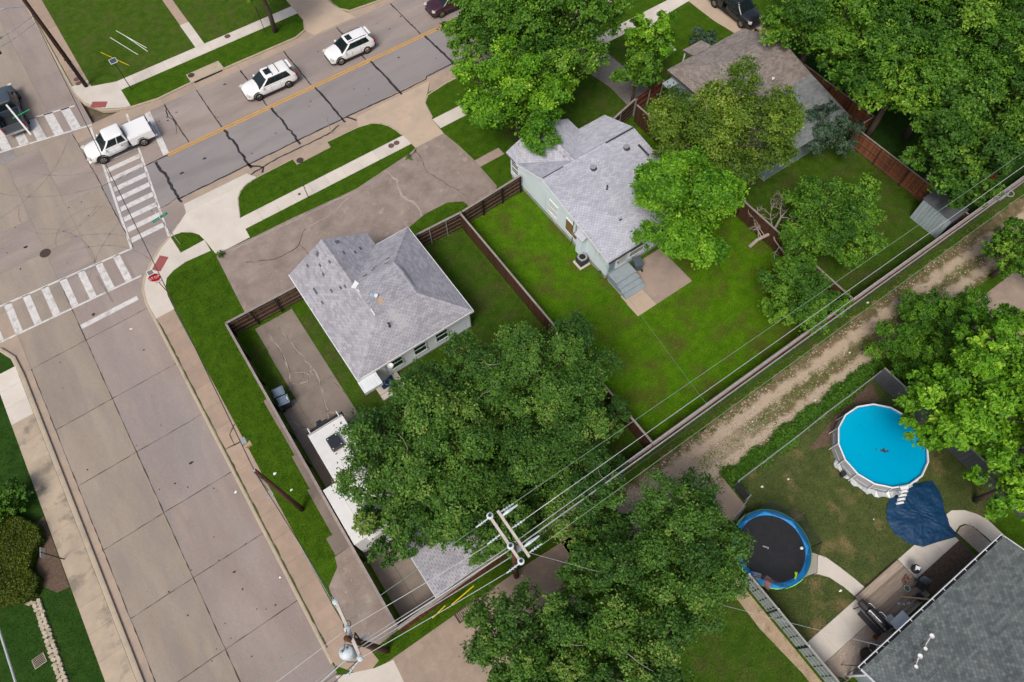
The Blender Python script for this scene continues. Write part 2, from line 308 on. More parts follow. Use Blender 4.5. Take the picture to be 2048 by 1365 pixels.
# alley soil: two wheel tracks worn into weedy ground
m = mat('alley_soil', (.20, .145, .085), (.10, .105, .035), scale=1.6, lo=.40, hi=.62, rough=.97, bump=.02, bscale=25, patch=[((.34, .27, .19), 2.4, .56, .68, .7), ((.07, .10, .02), .8, .58, .68, .8)], fine=(18, .25))
nt = m.node_tree; L = nt.links.new; bs = nt.nodes['Principled BSDF']; old = bs.inputs['Base Color'].links[0].from_socket
geo = node(nt, 'ShaderNodeNewGeometry'); sp = node(nt, 'ShaderNodeSeparateXYZ'); L(geo.outputs['Position'], sp.inputs[0])
def mth(op, a, b=None):
    n = node(nt, 'ShaderNodeMath', operation=op)
    for k, v in enumerate((a, b)):
        if v is None: continue
        if hasattr(v, 'links'): L(v, n.inputs[k])
        else: n.inputs[k].default_value = v
    return n.outputs[0]
nz = node(nt, 'ShaderNodeTexNoise'); nz.inputs['Scale'].default_value = 1.3; nz.inputs['Detail'].default_value = 7; L(geo.outputs['Position'], nz.inputs['Vector'])
nz2 = node(nt, 'ShaderNodeTexNoise'); nz2.inputs['Scale'].default_value = 11; nz2.inputs['Detail'].default_value = 5; L(geo.outputs['Position'], nz2.inputs['Vector'])
jit = mth('ADD', mth('MULTIPLY', mth('SUBTRACT', nz.outputs[0], .5), 1.5), mth('MULTIPLY', mth('SUBTRACT', nz2.outputs[0], .5), .7))
def track(y0, k, hw, x0):
    c = mth('ADD', mth('MULTIPLY', mth('SUBTRACT', sp.outputs[0], x0), k), y0); d = mth('ABSOLUTE', mth('SUBTRACT', sp.outputs[1], c)); d = mth('ADD', d, jit)
    r = node(nt, 'ShaderNodeMapRange'); r.inputs[1].default_value = hw + .22; r.inputs[2].default_value = hw - .12; r.clamp = True; L(d, r.inputs[0]); return r.outputs[0]
near = node(nt, 'ShaderNodeMapRange'); near.inputs[1].default_value = 24; near.inputs[2].default_value = 15; near.clamp = True; L(mth('ADD', sp.outputs[0], mth('MULTIPLY', jit, 2.0)), near.inputs[0])
mask = mth('MAXIMUM', mth('MAXIMUM', track(5.0, -.012, .32, 17), track(3.35, -.004, .26, 17)), mth('MULTIPLY', near.outputs[0], mth('MAXIMUM', track(4.3, 0, 1.05, 17), track(3.5, 0, .6, 17))))
rc = node(nt, 'ShaderNodeMix', data_type='RGBA'); L(nz2.outputs[0], rc.inputs[0]); rc.inputs[6].default_value = c4((.40, .31, .215)); rc.inputs[7].default_value = c4((.53, .44, .335))
mx = node(nt, 'ShaderNodeMix', data_type='RGBA'); L(mask, mx.inputs[0]); L(old, mx.inputs[6]); L(rc.outputs[2], mx.inputs[7]); L(mx.outputs[2], bs.inputs['Base Color'])
# ---------------------------------------------------------------- ground, streets, pavements
PAVED = []          # polygons where no grass grows
def sheet(name, poly, z, m, parent=None, thick=.10, paved=True, label=None, kind=True):
    b = MB(); b.prism(poly, z - thick, z); o = b.build(name, m, parent)
    if parent is None: struct(o, label, None)
    if paved: PAVED.append([(p[0], p[1]) for p in poly])
    return o
def rect(x0, y0, x1, y1): return [(x0, y0), (x1, y0), (x1, y1), (x0, y1)]
def srt(name, label, cat): return tag(thing(name, label, cat), kind='structure')
b = MB(); b.face([(-700, -700, -.45), (700, -700, -.45), (700, 700, -.45), (-700, 700, -.45)])
struct(b.build('ground', 'soil'), 'bare soil under the whole neighbourhood', 'ground')
ROADZ = -.12
# --- main road: concrete slabs in two lanes, with gutters
road = srt('road', 'two lane concrete road crossing the top of the picture', 'road')
GAP = .005
def slab(parent, x0, y0, x1, y1, z, m, th=.2):
    b = MB(); b.prism(rect(x0 + GAP, y0 + GAP, x1 - GAP, y1 - GAP), z - th, z); return b.build('slab', m, parent)
XS = [-7.2, -2.45, 3.7, 8.2, 12.5, 18.2, 24.05, 29.9, 35.8, 41.7, 47.6, 53.5, 59.4, 65.3]
for i in range(len(XS) - 1):
    slab(road, XS[i], 45.1, XS[i + 1], 50.15, ROADZ, 'road_grey')
XN = [-7.2, -3.3, .63, 3.65, 7.95, 12.3, 17.9, 23.8, 29.7, 35.6, 41.5, 47.4, 53.3, 59.2, 65.1]
for i in range(len(XN) - 1):
    slab(road, XN[i], 50.15, XN[i + 1], 56.05, ROADZ, 'road')
    slab(road, XN[i], 56.05, XN[i + 1], 57.3, ROADZ + .004, 'gutter')
for i in range(1, len(XS) - 1): slab(road, XS[i], 43.2, XS[i + 1], 45.1, ROADZ + .004, 'gutter')
# --- intersection box
IX = [-26.0, -21.5, -17.1, -12.95, -10.2, -7.2]; IY = [42.5, 46.2, 50.15, 54.0, 57.5]
for i in range(5):
    for j in range(4): slab(road, IX[i], IY[j], IX[i + 1], IY[j + 1], ROADZ, 'road_side' if (i + j) % 3 else 'road')
b = MB(); b.prism([(-7.2, 42.5), (-2.45, 42.5), (-2.45, 45.1), (-7.2, 45.1)], -.3, ROADZ - .004); b.build('slab', 'road', road)
b = MB(); b.prism([(-7.2, 56.05), (.6, 56.05), (.6, 57.3), (-2.3, 57.6), (-7.2, 57.6)], -.3, ROADZ - .006); b.build('slab', 'gutter', road)
# --- side road, south leg and north leg
side = srt('side_road', 'concrete side road running down the left of the picture', 'road')
YS = [42.5, 36.6, 31.0, 26.3, 21.4, 16.6, 11.8, 7.0, 2.0, -3.0, -8.0]
for j in range(len(YS) - 1):
    slab(side, -16.85, YS[j + 1], -12.9, YS[j], ROADZ, 'road_side'); slab(side, -12.9, YS[j + 1], -8.0, YS[j], ROADZ, 'road_lane')
    slab(side, -17.5, YS[j + 1], -16.85, YS[j], ROADZ + .003, 'gutter')
b = MB(); b.prism([(-8.02, 35), (-6.2, 39), (-2.45, 42.52), (-8.02, 42.49)], -.3, ROADZ - .004); b.build('slab', 'road', side)
b = MB(); b.prism([(-22, 35.5), (-17.48, 35.5), (-17.48, 42.48), (-26, 42.48), (-26, 38)], -.3, ROADZ - .005); b.build('slab', 'gutter', side)
YN = [57.5, 61.5, 66.0, 70.5, 75.0, 79.5, 84.0]
for j in range(len(YN) - 1):
    for x0, x1, m in ((-16.5, -12.0, 'road_grey'), (-12.0, -8.2, 'road_side'), (-8.2, -5.4, 'road_lane')): slab(side, x0, YN[j], x1, YN[j + 1], ROADZ, m)
# --- land blocks (tops at z=0) ending at the kerb lines
def block(name, poly, m, label): return sheet(name, poly, 0, m, None, .4, False, label)
blkN = [(-5.45, 110), (-5.45, 61.9), (-5.2, 60.4), (-4.1, 58.5), (-2.37, 57.45), (.4, 56.95), (3.2, 57.1), (14.0, 56.95), (15.2, 57.4), (15.7, 58.6), (15.7, 110)]
block('lawn', blkN, 'lawn_far', 'mown lawn beyond the main road')
blkN2 = [(19.1, 110), (19.1, 59.4), (19.3, 58.2), (20, 57.3), (23, 56.95), (110, 56.95), (110, 110)]
block('lawn', blkN2, 'lawn_front', 'mown lawn past the far driveway')
blkS = [(-8.15, -40), (-8.15, 36.9), (-7.93, 38.3), (-7.46, 39.22), (-6.58, 40.2), (-5.5, 41.17), (-4.4, 41.75), (-2.5, 43.2), (1.2, 43.3), (60, 43.3), (110, 43.3), (110, -40)]
block('lawn', blkS, 'lawn_front', 'green lawn of the corner block')
blkW = [(-17.5, -40), (-17.5, 36.4), (-17.62, 38.2), (-18.2, 39.4), (-19.5, 40.2), (-60, 40.2), (-60, -40)]
block('lawn', blkW, 'lawn_dark', 'dark green lawn left of the side road')
# --- kerbs
def kerb(path, w=.16, z=.02, label='low concrete kerb', m='kerb'):
    b = MB(); P = [Vector((p[0], p[1], 0)) for p in path]; L_ = []; R_ = []
    for i, p in enumerate(P):
        t = (P[min(i + 1, len(P) - 1)] - P[max(i - 1, 0)]).normalized(); n = Vector((-t.y, t.x, 0)) * w / 2
        L_.append(p + n); R_.append(p - n)
    n = len(P); vs = []
    for l, r_ in zip(L_, R_): vs += [(l.x, l.y, -.3), (l.x, l.y, z - .015), (l.x * .75 + r_.x * .25, l.y * .75 + r_.y * .25, z), (r_.x * .75 + l.x * .25, r_.y * .75 + l.y * .25, z), (r_.x, r_.y, z - .02), (r_.x, r_.y, -.3)]
    fs = [(i * 6 + k, i * 6 + k + 1, (i + 1) * 6 + k + 1, (i + 1) * 6 + k) for i in range(n - 1) for k in range(5)]
    b.add(vs, fs + [(5, 4, 3, 2, 1, 0), tuple((n - 1) * 6 + k for k in range(6))])
    o = b.build('kerb', m); struct(o, label, 'kerb'); return o
kerb(blkN[:-1], label='concrete kerb round the lawn across the main road')
kerb(blkN2[:-1], label='concrete kerb of the lawn past the far driveway')
kerb([(-8.15, 7.6)] + blkS[1:7] + [(-3.4, 42.5)], .2, label='concrete kerb along the brown sidewalk and street corner')
kerb([(.84, 40.3), (1.04, 40.8), (1.29, 41.55), (1.54, 42.18), (1.98, 42.71), (2.62, 43.1), (3.72, 43.29), (6.95, 43.36)], .08, label='concrete kerb of the grass island by the corner')
kerb([(10.25, 43.38), (13.2, 43.3), (14.37, 43.02), (14.98, 42.49), (15.38, 41.88), (15.64, 41.08), (15.78, 40.3)], .08, label='kerb at the rounded end of the grass island')
kerb([(18.95, 40.5), (19.35, 42.4), (20.1, 43.1), (22.3, 43.4), (60, 43.4)], .14, label='concrete kerb in front of the second house')
kerb([(-17.5, -30), (-17.5, 36.4), (-17.62, 38.2), (-18.2, 39.4), (-19.5, 40.2), (-30, 40.2)], .3, .03, label='wide pale kerb on the left side road')
# --- sidewalks as slabs
def walk(name, label, x0, y0, x1, y1, n, m, alongx=True, z=.02):
    t = srt(name, label, 'sidewalk'); PAVED.append(rect(x0, y0, x1, y1))
    for i in range(n):
        a, c = i / n, (i + 1) / n
        if alongx: slab(t, x0 + (x1 - x0) * a, y0, x0 + (x1 - x0) * c, y1, z, m, .12)
        else: slab(t, x0, y0 + (y1 - y0) * a, x1, y0 + (y1 - y0) * c, z, m, .12)
    return t
walk('sidewalk', 'pale sidewalk beyond the main road', -1.9, 59.95, 15.7, 61.25, 12, 'walk_new')
walk('sidewalk', 'sidewalk past the far driveway', 19.1, 59.95, 40, 61.25, 14, 'walk_new')
walk('sidewalk', 'pale sidewalk between the two driveway aprons', .7, 38.95, 15.9, 40.2, 10, 'walk_new')
walk('sidewalk', 'sidewalk under the front tree of the second house', 18.85, 39.0, 60, 40.3, 26, 'walk_new')
walk('sidewalk', 'brown sidewalk beside the side road', -8.02, 10.5, -6.68, 35.25, 14, 'walk_brown', False, .015)
walk('sidewalk', 'stained sidewalk left of the side road', -19.15, -20, -17.66, 33.0, 30, 'walk_west', False)
walk('sidewalk', 'pale new sidewalk at the left street corner', -19.15, 33.0, -17.66, 37.4, 3, 'walk_new', False, .024)
walk('sidewalk', 'brown sidewalk along the upper left road', -5.3, 63.0, -3.95, 100, 16, 'walk_brown', False, .015)
walk('path', 'front path of the house across the road, pale end', 5.75, 61.25, 6.65, 65.1, 2, 'walk_new', False, .024)
walk('path', 'front path of the house across the road, brown end', 5.78, 65.1, 6.62, 90, 8, 'walk_brown', False, .022)
walk('path', 'short front path from parking pad to second house', 19.2, 33.4, 21.6, 34.25, 2, 'patio', True, .03)
def pad(name, label, poly, z, m, th=.1, cat='pavement'):
    o = sheet(name, poly, z, m, None, th, True, label); o['category'] = cat; return o
pad('corner_ramp', 'pale concrete ramp at the far street corner', [(-5.42, 63.0), (-5.4, 61.9), (-5.12, 60.4), (-4.04, 58.62), (-2.33, 57.55), (-1.9, 57.5), (-1.9, 61.25), (-3.95, 62.0), (-3.95, 63.0)], .026, 'walk_new')
pad('corner_ramp', 'pale curved concrete ramp under the stop sign', [(-8.05, 35.25), (-8.08, 36.9), (-7.85, 38.25), (-7.38, 39.15), (-6.5, 40.12), (-5.45, 41.06), (-4.4, 41.66), (-4.32, 39.78), (-2.35, 39.85), (-2.35, 38.6), (-4.32, 38.76), (-5.4, 38.55), (-6.07, 38.2), (-6.45, 37.5), (-6.62, 36.6), (-6.65, 35.25)], .022, 'walk_new')
pad('driveway_apron', 'pale concrete driveway apron at the corner', [(-4.36, 41.75), (-2.5, 43.22), (3.7, 43.32), (2.6, 43.14), (1.95, 42.75), (1.5, 42.2), (1.25, 41.55), (1.0, 40.8), (.8, 40.2), (.66, 38.0), (-2.15, 38.0), (-2.35, 39.9), (-2.5, 40.6), (-2.85, 41.1), (-3.5, 41.6)], .023, 'walk_new', .3)
b = MB(); b.prism([(-2.5, 43.225, .022), (-2.3, 44.3, -.108), (3.2, 44.3, -.108), (3.7, 43.325, .022)], -.3, 0); b.build('ramp', 'walk_new', road)
pad('driveway_apron', 'tan concrete driveway apron before the second house', [(13.2, 43.32), (20.2, 43.32), (19.4, 42.5), (18.85, 40.4), (18.75, 38.35), (15.95, 38.35), (15.82, 40.3), (15.68, 41.1), (15.42, 41.9), (15.02, 42.52), (14.4, 43.05)], .022, 'apron_tan', .3)
b = MB(); b.prism([(13.2, 43.325, .021), (13.8, 44.6, -.108), (21.2, 44.6, -.108), (20.2, 43.325, .021)], -.3, 0); b.build('ramp', 'apron_tan', road)
pad('driveway', 'tan concrete driveway beyond the main road', [(15.6, 56.3, -.1), (20.0, 56.3, -.1), (19.2, 58.4, .02), (19.12, 110, .02), (15.7, 110, .02), (15.7, 58.5, .02), (15.2, 57.4, -.02)], .02, 'apron_tan', .3)
# --- parking pad of old concrete in front of the fence
PADP = [(-2.2, 38.05), (.7, 37.86), (4.0, 37.75), (9.7, 37.38), (15.2, 38.1), (16.0, 38.36), (18.75, 38.37), (19.05, 36.4), (19.2, 34.4), (19.18, 31.0), (18.2, 29.6), (16.3, 29.55), (16.1, 31.2), (15.0, 31.85), (13.0, 31.92), (10.2, 31.3), (8.0, 30.3), (-2.55, 30.7), (-2.5, 32.2)]
parking = srt('parking_pad', 'old stained concrete parking pad behind the sidewalk', 'pavement'); PAVED.append(PADP)
b = MB(); b.prism(PADP, -.1, .016); b.build('slab', 'pad', parking)
# --- house A driveway: cracked slabs
DRA = [(-2.52, 30.2), (.44, 30.2), (.45, 9.0), (-3.1, 9.0), (-2.9, 21.0), (-2.75, 25.3), (-2.5, 29.2)]
drive = srt('driveway', 'cracked brown concrete driveway beside the corner house', 'driveway'); PAVED.append(DRA)
rows = [30.2, 27.9, 23.6, 20.0, 15.6, 11.6, 7.2]
for i in range(6): slab(drive, -2.55 if i else -2.5, rows[i + 1], .44, rows[i], .02, 'drive_old', .1)
for i in range(2, 6): slab(drive, -3.72, rows[i + 1], -2.56, rows[i], .017, 'drive_old', .1)
slab(drive, .45, 7.2, 1.4, 11.4, .016, 'drive_old', .1)
PAVED.append(rect(-3.75, 7.0, 1.4, 23.6))
# strip of slabs outside the side fence and the corner pad
out = srt('fence_footing', 'broken concrete strip outside the corner fence', 'pavement')
for (y0, y1, xa) in ((22.2, 24.7, -4.42), (20.0, 22.2, -4.40), (17.4, 20.0, -4.6), (14.0, 17.4, -4.78), (12.75, 14.0, -5.2)): slab(out, xa, y0, -4.02, y1, .02, 'drive_old', .1); PAVED.append(rect(xa, y0, -4.0, y1))
pad('corner_pad', 'rough concrete pad by the transformer pole', [(-5.27, 12.7), (-5.42, 12.1), (-6.36, 11.4), (-6.6, 10.4), (-6.6, 8.6), (-6.0, 7.2), (-5.5, 6.9), (-4.05, 6.95), (-4.02, 12.75)], .024, 'pad')
pad('corner_walk', 'brown rounded walk at the alley corner', [(-8.05, 10.5), (-6.7, 10.5), (-6.62, 8.6), (-6.1, 7.4), (-5.9, 6.2), (-6.4, 6.05), (-7.2, 6.3), (-8.05, 7.4)], .018, 'walk_brown')
# --- alley
ALC = [(-8.3, 7.0), (-7.2, 6.2), (-5.7, 5.85), (-1.06, 5.75), (3.7, 5.65), (7.5, 5.4), (8.2, 2.6), (2.0, 1.6), (-6, 1.2), (-8.3, 1.2)]
pad('alley', 'brown concrete alley mouth at the bottom of the picture', ALC, .012, 'alley_conc', .3, 'alley')
pad('driveway_apron', 'pale concrete apron of the alley by the side road', [(-8.3, 6.9), (-6.3, 6.0), (-5.2, 5.75), (-5.5, 1.2), (-8.3, 1.2)], .020, 'walk_new', .3)
def ribbon(name, path, w, z, m, jit=.2, n=60, paved=True, label=None, parent=None, th=.02):
    P = [Vector((p[0], p[1], 0)) for p in path]; seg = [0]
    for i in range(1, len(P)): seg.append(seg[-1] + (P[i] - P[i - 1]).length)
    Ls = []; Rs = []
    for k in range(n + 1):
        d = seg[-1] * k / n; i = max(j for j in range(len(P)) if seg[j] <= d + 1e-9); i = min(i, len(P) - 2)
        t = (P[i + 1] - P[i]).normalized(); p = P[i] + t * (d - seg[i]); q = Vector((-t.y, t.x, 0))
        ww = w if not isinstance(w, (tuple, list)) else w[0] + (w[1] - w[0]) * k / n
        j1 = jit * (.6 * math.sin(k * .9 + ww * 9) + .5 * math.sin(k * 2.3 + 1)) + random.uniform(-.3, .3) * jit; j2 = jit * (.6 * math.sin(k * .7 + 2 + ww * 5) + .5 * math.sin(k * 1.9)) + random.uniform(-.3, .3) * jit; Ls.append(p + q * (ww / 2 + j1)); Rs.append(p - q * (ww / 2 + j2))
    b = MB(); vs = [(v.x, v.y, z) for v in Ls] + [(v.x, v.y, z) for v in Rs]; m_ = n + 1
    b.add(vs, [(i, m_ + i, m_ + i + 1, i + 1) for i in range(n)])
    o = b.build(name, m, parent)
    if parent is None: struct(o, label, None)
    if paved: PAVED.append([(v.x, v.y) for v in Ls] + [(v.x, v.y) for v in Rs[::-1]])
    return o
ribbon('alley_ground', [(6.5, 4.35), (15, 4.3), (24, 4.3), (34, 4.3), (80, 4.1)], 3.3, .012, 'alley_soil', .2, 260, False, 'gravel alley with two pale wheel tracks')
PAVED.append(rect(6.5, 2.9, 22, 5.7)); PAVED.append(rect(22, 4.4, 50, 5.3)); PAVED.append(rect(22, 3.0, 45, 3.6))
# --- yard overlays
def over(label, poly, m, z=.004): return sheet('lawn', poly, z, m, None, .003, False, label)
over('bright green back lawn of the second house', rect(14.6, 6.85, 32.5, 29.2), 'lawn_bright')
over('back lawn of the corner house', rect(-3.8, 6.85, 14.4, 29.3), 'lawn_yard')
over('back lawn of the brown roofed house', rect(32.7, 6.85, 45.0, 30.5), 'lawn_yard')
over('dark green yard behind the far fence', rect(45.4, 6.85, 90, 30), 'lawn_dark')
over('dark olive grass in front of the brown roofed house', [(22.5, 30.5), (40.0, 30.5), (40.0, 38.5), (22.5, 38.5)], 'lawn_yard')  # same olive lawn colour as the back yards
over('dry patchy lawn round the pool', rect(14.0, -8.9, 32.0, 1.95), 'lawn_dry', .005)
over('green lawn left of the slate fence', rect(-4, -40, 13.8, 1.2), 'lawn_yard')
over('grass verge along the alley fence', rect(3.0, 5.8, 60, 6.62), 'lawn_yard', .006)
over('darker mown strip beyond the main road', [(-1.85, 57.65), (.4, 57.1), (14.0, 57.1), (15.1, 57.6), (15.6, 58.7), (15.6, 59.9), (-1.85, 59.9)], 'lawn_front')
over('bright grass verge between fence and side road', rect(-6.66, 12.8, -4.8, 38), 'lawn_front', .005)
pad('bare_soil', 'brown bare soil by the pool fence', [(23.0, .9), (26, 1.5), (30, 1.8), (29.5, .6), (26.5, 1.3), (24.3, .4)], .012, 'mulch', .006)
pad('bare_soil', 'strip of bare soil beside the slate fence', [(13.0, -1.5), (13.75, -2.2), (13.75, -12), (13.1, -12), (13.2, -8), (12.9, -5)], .012, 'dirt', .005)
pad('bare_soil', 'dark soil bed by the house wall', [(22.4, -7.0), (25.6, -7.3), (26.2, -8.2), (26.3, -9.6), (22.4, -9.6)], .012, 'mulch', .006)
# --- patio, paths and gravel of the yards
pat = srt('patio', 'concrete patio at the back of the second house', 'patio'); PAVED.append(rect(20.55, 14.95, 25.75, 18.6))
slab(pat, 22.3, 14.97, 25.75, 18.6, .03, 'patio'); slab(pat, 20.55, 14.97, 22.3, 16.25, .032, 'apron_tan'); slab(pat, 20.6, 16.25, 22.3, 17.0, .031, 'apron_tan'); slab(pat, 20.7, 17.0, 22.3, 18.6, .028, 'apron_tan')
def arc(cx, cy, r, a0, a1, n=12): return [(cx + r * math.cos(R(a0 + (a1 - a0) * k / n)), cy + r * math.sin(R(a0 + (a1 - a0) * k / n))) for k in range(n + 1)]
walk('path', 'concrete path from slate fence to wooden deck', 14.15, -8.32, 18.62, -7.02, 3, 'walk_new', True, .03)
walk('path', 'concrete path between deck and blue tarp', 22.32, -8.3, 26.2, -6.93, 3, 'walk_new', True, .03)
pad('path', 'curved concrete path from trampoline to deck', [(16.9, -3.3), (17.9, -3.4), (18.5, -3.75), (18.95, -4.4), (19.2, -5.3), (19.4, -6.2), (19.52, -6.98), (18.68, -6.98), (18.55, -6.2), (18.25, -5.3), (17.8, -4.75), (17.3, -4.5), (16.7, -4.45)], .026, 'walk_new')
pad('path', 'curved concrete path at the far house corner', [(26.45, -7.85), (26.5, -7.0), (26.9, -6.85), (27.34, -6.88), (27.97, -7.31), (28.4, -7.9), (28.65, -8.47), (28.7, -12), (27.8, -12), (27.72, -9.0), (27.6, -8.21), (27.3, -7.85), (26.94, -7.75)], .026, 'walk_new')
pad('path', 'concrete path by the dark metal gate', [(14.2, 2.7), (15.6, 2.95), (17.3, 2.8), (17.2, .6), (16.2, .3), (15.0, .9), (14.3, 1.6)], .02, 'alley_conc')
pad('gravel_bed', 'pea gravel bed before the slate roofed house', [(14.15, -8.34), (18.6, -8.34), (18.9, -9.6), (14.2, -9.7)], .022, 'gravel')
pad('gravel_bed', 'small gravel bed inside the curved path', [(26.5, -7.95), (26.95, -7.85), (27.3, -7.95), (27.55, -8.3), (27.65, -9.6), (26.6, -9.6)], .022, 'gravel')
pad('driveway', 'grey gravel driveway between the second and third houses', [(33.0, 38.2), (36.2, 38.2), (36.2, 34.8), (36.3, 31.4), (33.4, 31.2), (33.6, 34.2)], .014, 'gravel_grey')
pad('path', 'pale front path of the brown roofed house', [(39.9, 38.9), (40.9, 39.3), (44.6, 40.0), (47.3, 40.0), (47.3, 39.0), (43.0, 38.7), (41.6, 38.3), (41.5, 34.5), (40.5, 34.5), (40.6, 38.0)], .03, 'walk_new')
pad('driveway', 'tan driveway of the brown roofed house', [(47.0, 43.3), (51.5, 43.3), (51.0, 31.0), (47.6, 31.0), (47.0, 35.5)], .016, 'apron_tan')
pad('driveway', 'brown concrete driveway past the right hedge', rect(36.8, -3.5, 50, 1.8), .016, 'alley_conc')
pad('bare_soil', 'mulch bed with a small sign left of the side road', [(-19.2, 25.6), (-19.2, 20.4), (-19.9, 20.5), (-20.7, 21.6), (-20.4, 23.0), (-19.7, 24.0), (-19.9, 25.4)], .012, 'mulch', .006)
# --- storm drain inlets
pad('drain_box', 'stained concrete storm drain top in the grass island', [(7.0, 42.55), (10.2, 42.62), (10.24, 43.4), (6.96, 43.38)], .028, 'gutter', .2)
b = MB(); b.prism([(3.6, 57.0), (6.8, 57.0), (6.75, 58.25), (3.6, 58.25)], -.1, .05); inlet = b.build('storm_drain', 'kerb'); struct(inlet, 'long concrete kerb inlet beyond the road', 'drain'); PAVED.append(rect(3.6, 57, 6.8, 58.25))
MB().box((5.2, 56.98, -.05), (2.7, .1, .1)).build('mouth', 'black', inlet)
def manhole(x, y, r, label, m='manhole', z=.03):
    t = thing('manhole_cover', label, 'manhole cover', (x, y, z))
    b = MB(); b.disc((0, 0, .008), r * .9, 24, .02); b.build('lid', m, t)
    b = MB(); b.lathe([(r, -.02), (r, .006), (r * .91, .006), (r * .91, -.02)], n=24); b.build('ring', 'iron', t)
    b = MB()
    for k in range(-3, 4): b.box((0, k * r * .22, .010), (2 * math.sqrt(max(.01, (r * .8) ** 2 - (k * r * .22) ** 2)), .03, .008))
    b.build('ribs', m, t)
manhole(-13.0, 46.1, .42, 'dark manhole cover in the street crossing', 'iron', ROADZ + .01)
manhole(-11.75, 38.43, .12, 'tiny round valve lid above the stop line', 'iron', ROADZ + .01)
manhole(7.42, 42.83, .3, 'dark manhole cover in the island drain top', 'iron', .035); manhole(3.97, 57.9, .3, 'manhole cover on the kerb inlet across the road', 'iron', .056)
manhole(14.42, 39.75, .25, 'left of two rusty lids in the pale sidewalk'); manhole(14.95, 39.76, .25, 'right of two rusty lids in the pale sidewalk')
manhole(8.83, 60.9, .28, 'brown lid in the sidewalk across the road'); manhole(-4.74, 63.7, .25, 'upper of two red lids beside the dark utility pole'); manhole(-4.78, 63.05, .25, 'lower of two red lids beside the dark utility pole', 'manhole', .035)
manhole(5.75, 39.6, .1, 'tiny round lid near the sidewalk start', 'iron'); manhole(-4.75, 66.9, .16, 'small grey lid up the brown sidewalk', 'iron', .025)
# alley grate
t = thing('drain_grate', 'rusty iron drain grate in the alley', 'drain grate', (-.27, 5.49, .014))
MB().box((0, 0, -.06), (1.6, .56, .1)).build('pit', 'black', t)
b = MB()
for s in (-1, 1): b.box((0, s * .29, .012), (1.66, .06, .05)); b.box((s * .8, 0, .012), (.06, .52, .05))
b.build('frame', 'iron', t)
for k in range(14): MB().box((-.74 + k * .114, 0, .008), (.035, .52, .04)).build('bar', 'iron', t)
MB().disc((.35, .08, .036), .15, 9, .02).build('leaf_litter', 'cloth_pink', t)
# --- paint
PZ = ROADZ + .009
def stripe(poly, m='paint_white', parent=road, nm='road_marking', z=None):
    b = MB(); b.prism(poly, (z or PZ) - .003, z or PZ); return b.build(nm, m, parent)
for dy in (-.13, .13): stripe(rect(-1.4, 50.15 + dy - .06, 65, 50.15 + dy + .06), 'paint_yellow', nm='centre_line', z=PZ + .002)
# east crosswalk
def lerp(a, b, t): return (a[0] + (b[0] - a[0]) * t, a[1] + (b[1] - a[1]) * t)
def bar(p, q, w, parent=road):
    d = Vector((q[0] - p[0], q[1] - p[1], 0)).normalized(); n = Vector((-d.y, d.x, 0)) * w / 2
    return stripe([(p[0] + n.x, p[1] + n.y), (q[0] + n.x, q[1] + n.y), (q[0] - n.x, q[1] - n.y), (p[0] - n.x, p[1] - n.y)], parent=parent)
bar((-5.7, 57.2), (-7.32, 42.6), .18); bar((-2.55, 56.9), (-4.5, 41.95), .18)
for k in range(9):
    y = 43.3 + k * 1.17 * 1.0
    xa = -7.3 + (y - 42.6) / 14.6 * 1.62; xb = -4.45 + (y - 41.95) / 14.95 * 1.95
    stripe([(xa + .12, y - .25), (xb - .12, y - .25), (xb - .08, y + .25), (xa + .16, y + .25)])
stripe([(-1.72, 50.3), (-1.2, 50.3), (-.75, 56.0), (-1.25, 56.0)])
# south crosswalk
bar((-25, 43.75), (-7.3, 42.55), .16, side); bar((-25, 40.4), (-7.6, 39.66), .16, side)
for k in range(12):
    x = -8.55 - k * 1.36
    yt = 42.63 + (-7.3 - x) * .068; yb = 39.66 + (-7.6 - x) * .0425
    stripe([(x - .25, yb + .1), (x + .27, yb + .1), (x + .25, yt - .1), (x - .27, yt - .1)], parent=side)
stripe(rect(-12.85, 37.7, -8.55, 38.12), parent=side)
# north crosswalk
bar((-20, 60.35), (-5.5, 57.45), .18, side); bar((-20, 63.6), (-6.0, 60.65), .18, side)
for k in range(8):
    x = -6.75 - k * 1.42
    yb = 57.55 + (-5.6 - x) * .2; yt = 60.8 + (-6 - x) * .2
    stripe([(x - .38, yb + .1), (x + .38, yb - .05), (x + .3, yt - .15), (x - .42, yt)], parent=side)
for (x, y, a, sx, label) in ((-6.0, 39.75, 42, 1, 'red tactile ramp panel near the stop sign'), (-4.15, 59.3, -35, 1, 'red tactile ramp panel at the far corner')):
    t = thing('tactile_panel', label, 'tactile paving', (x, y, .03), R(a))
    MB().box((0, 0, 0), (1.35, .72, .02)).build('panel', 'brick_red', t)
    b = MB()
    for i in range(9):
        for j in range(5): b.disc((-.56 + i * .14, -.28 + j * .14, .018), .035, 6, .01)
    b.build('domes', 'brick_red', t)['kind'] = 'stuff'
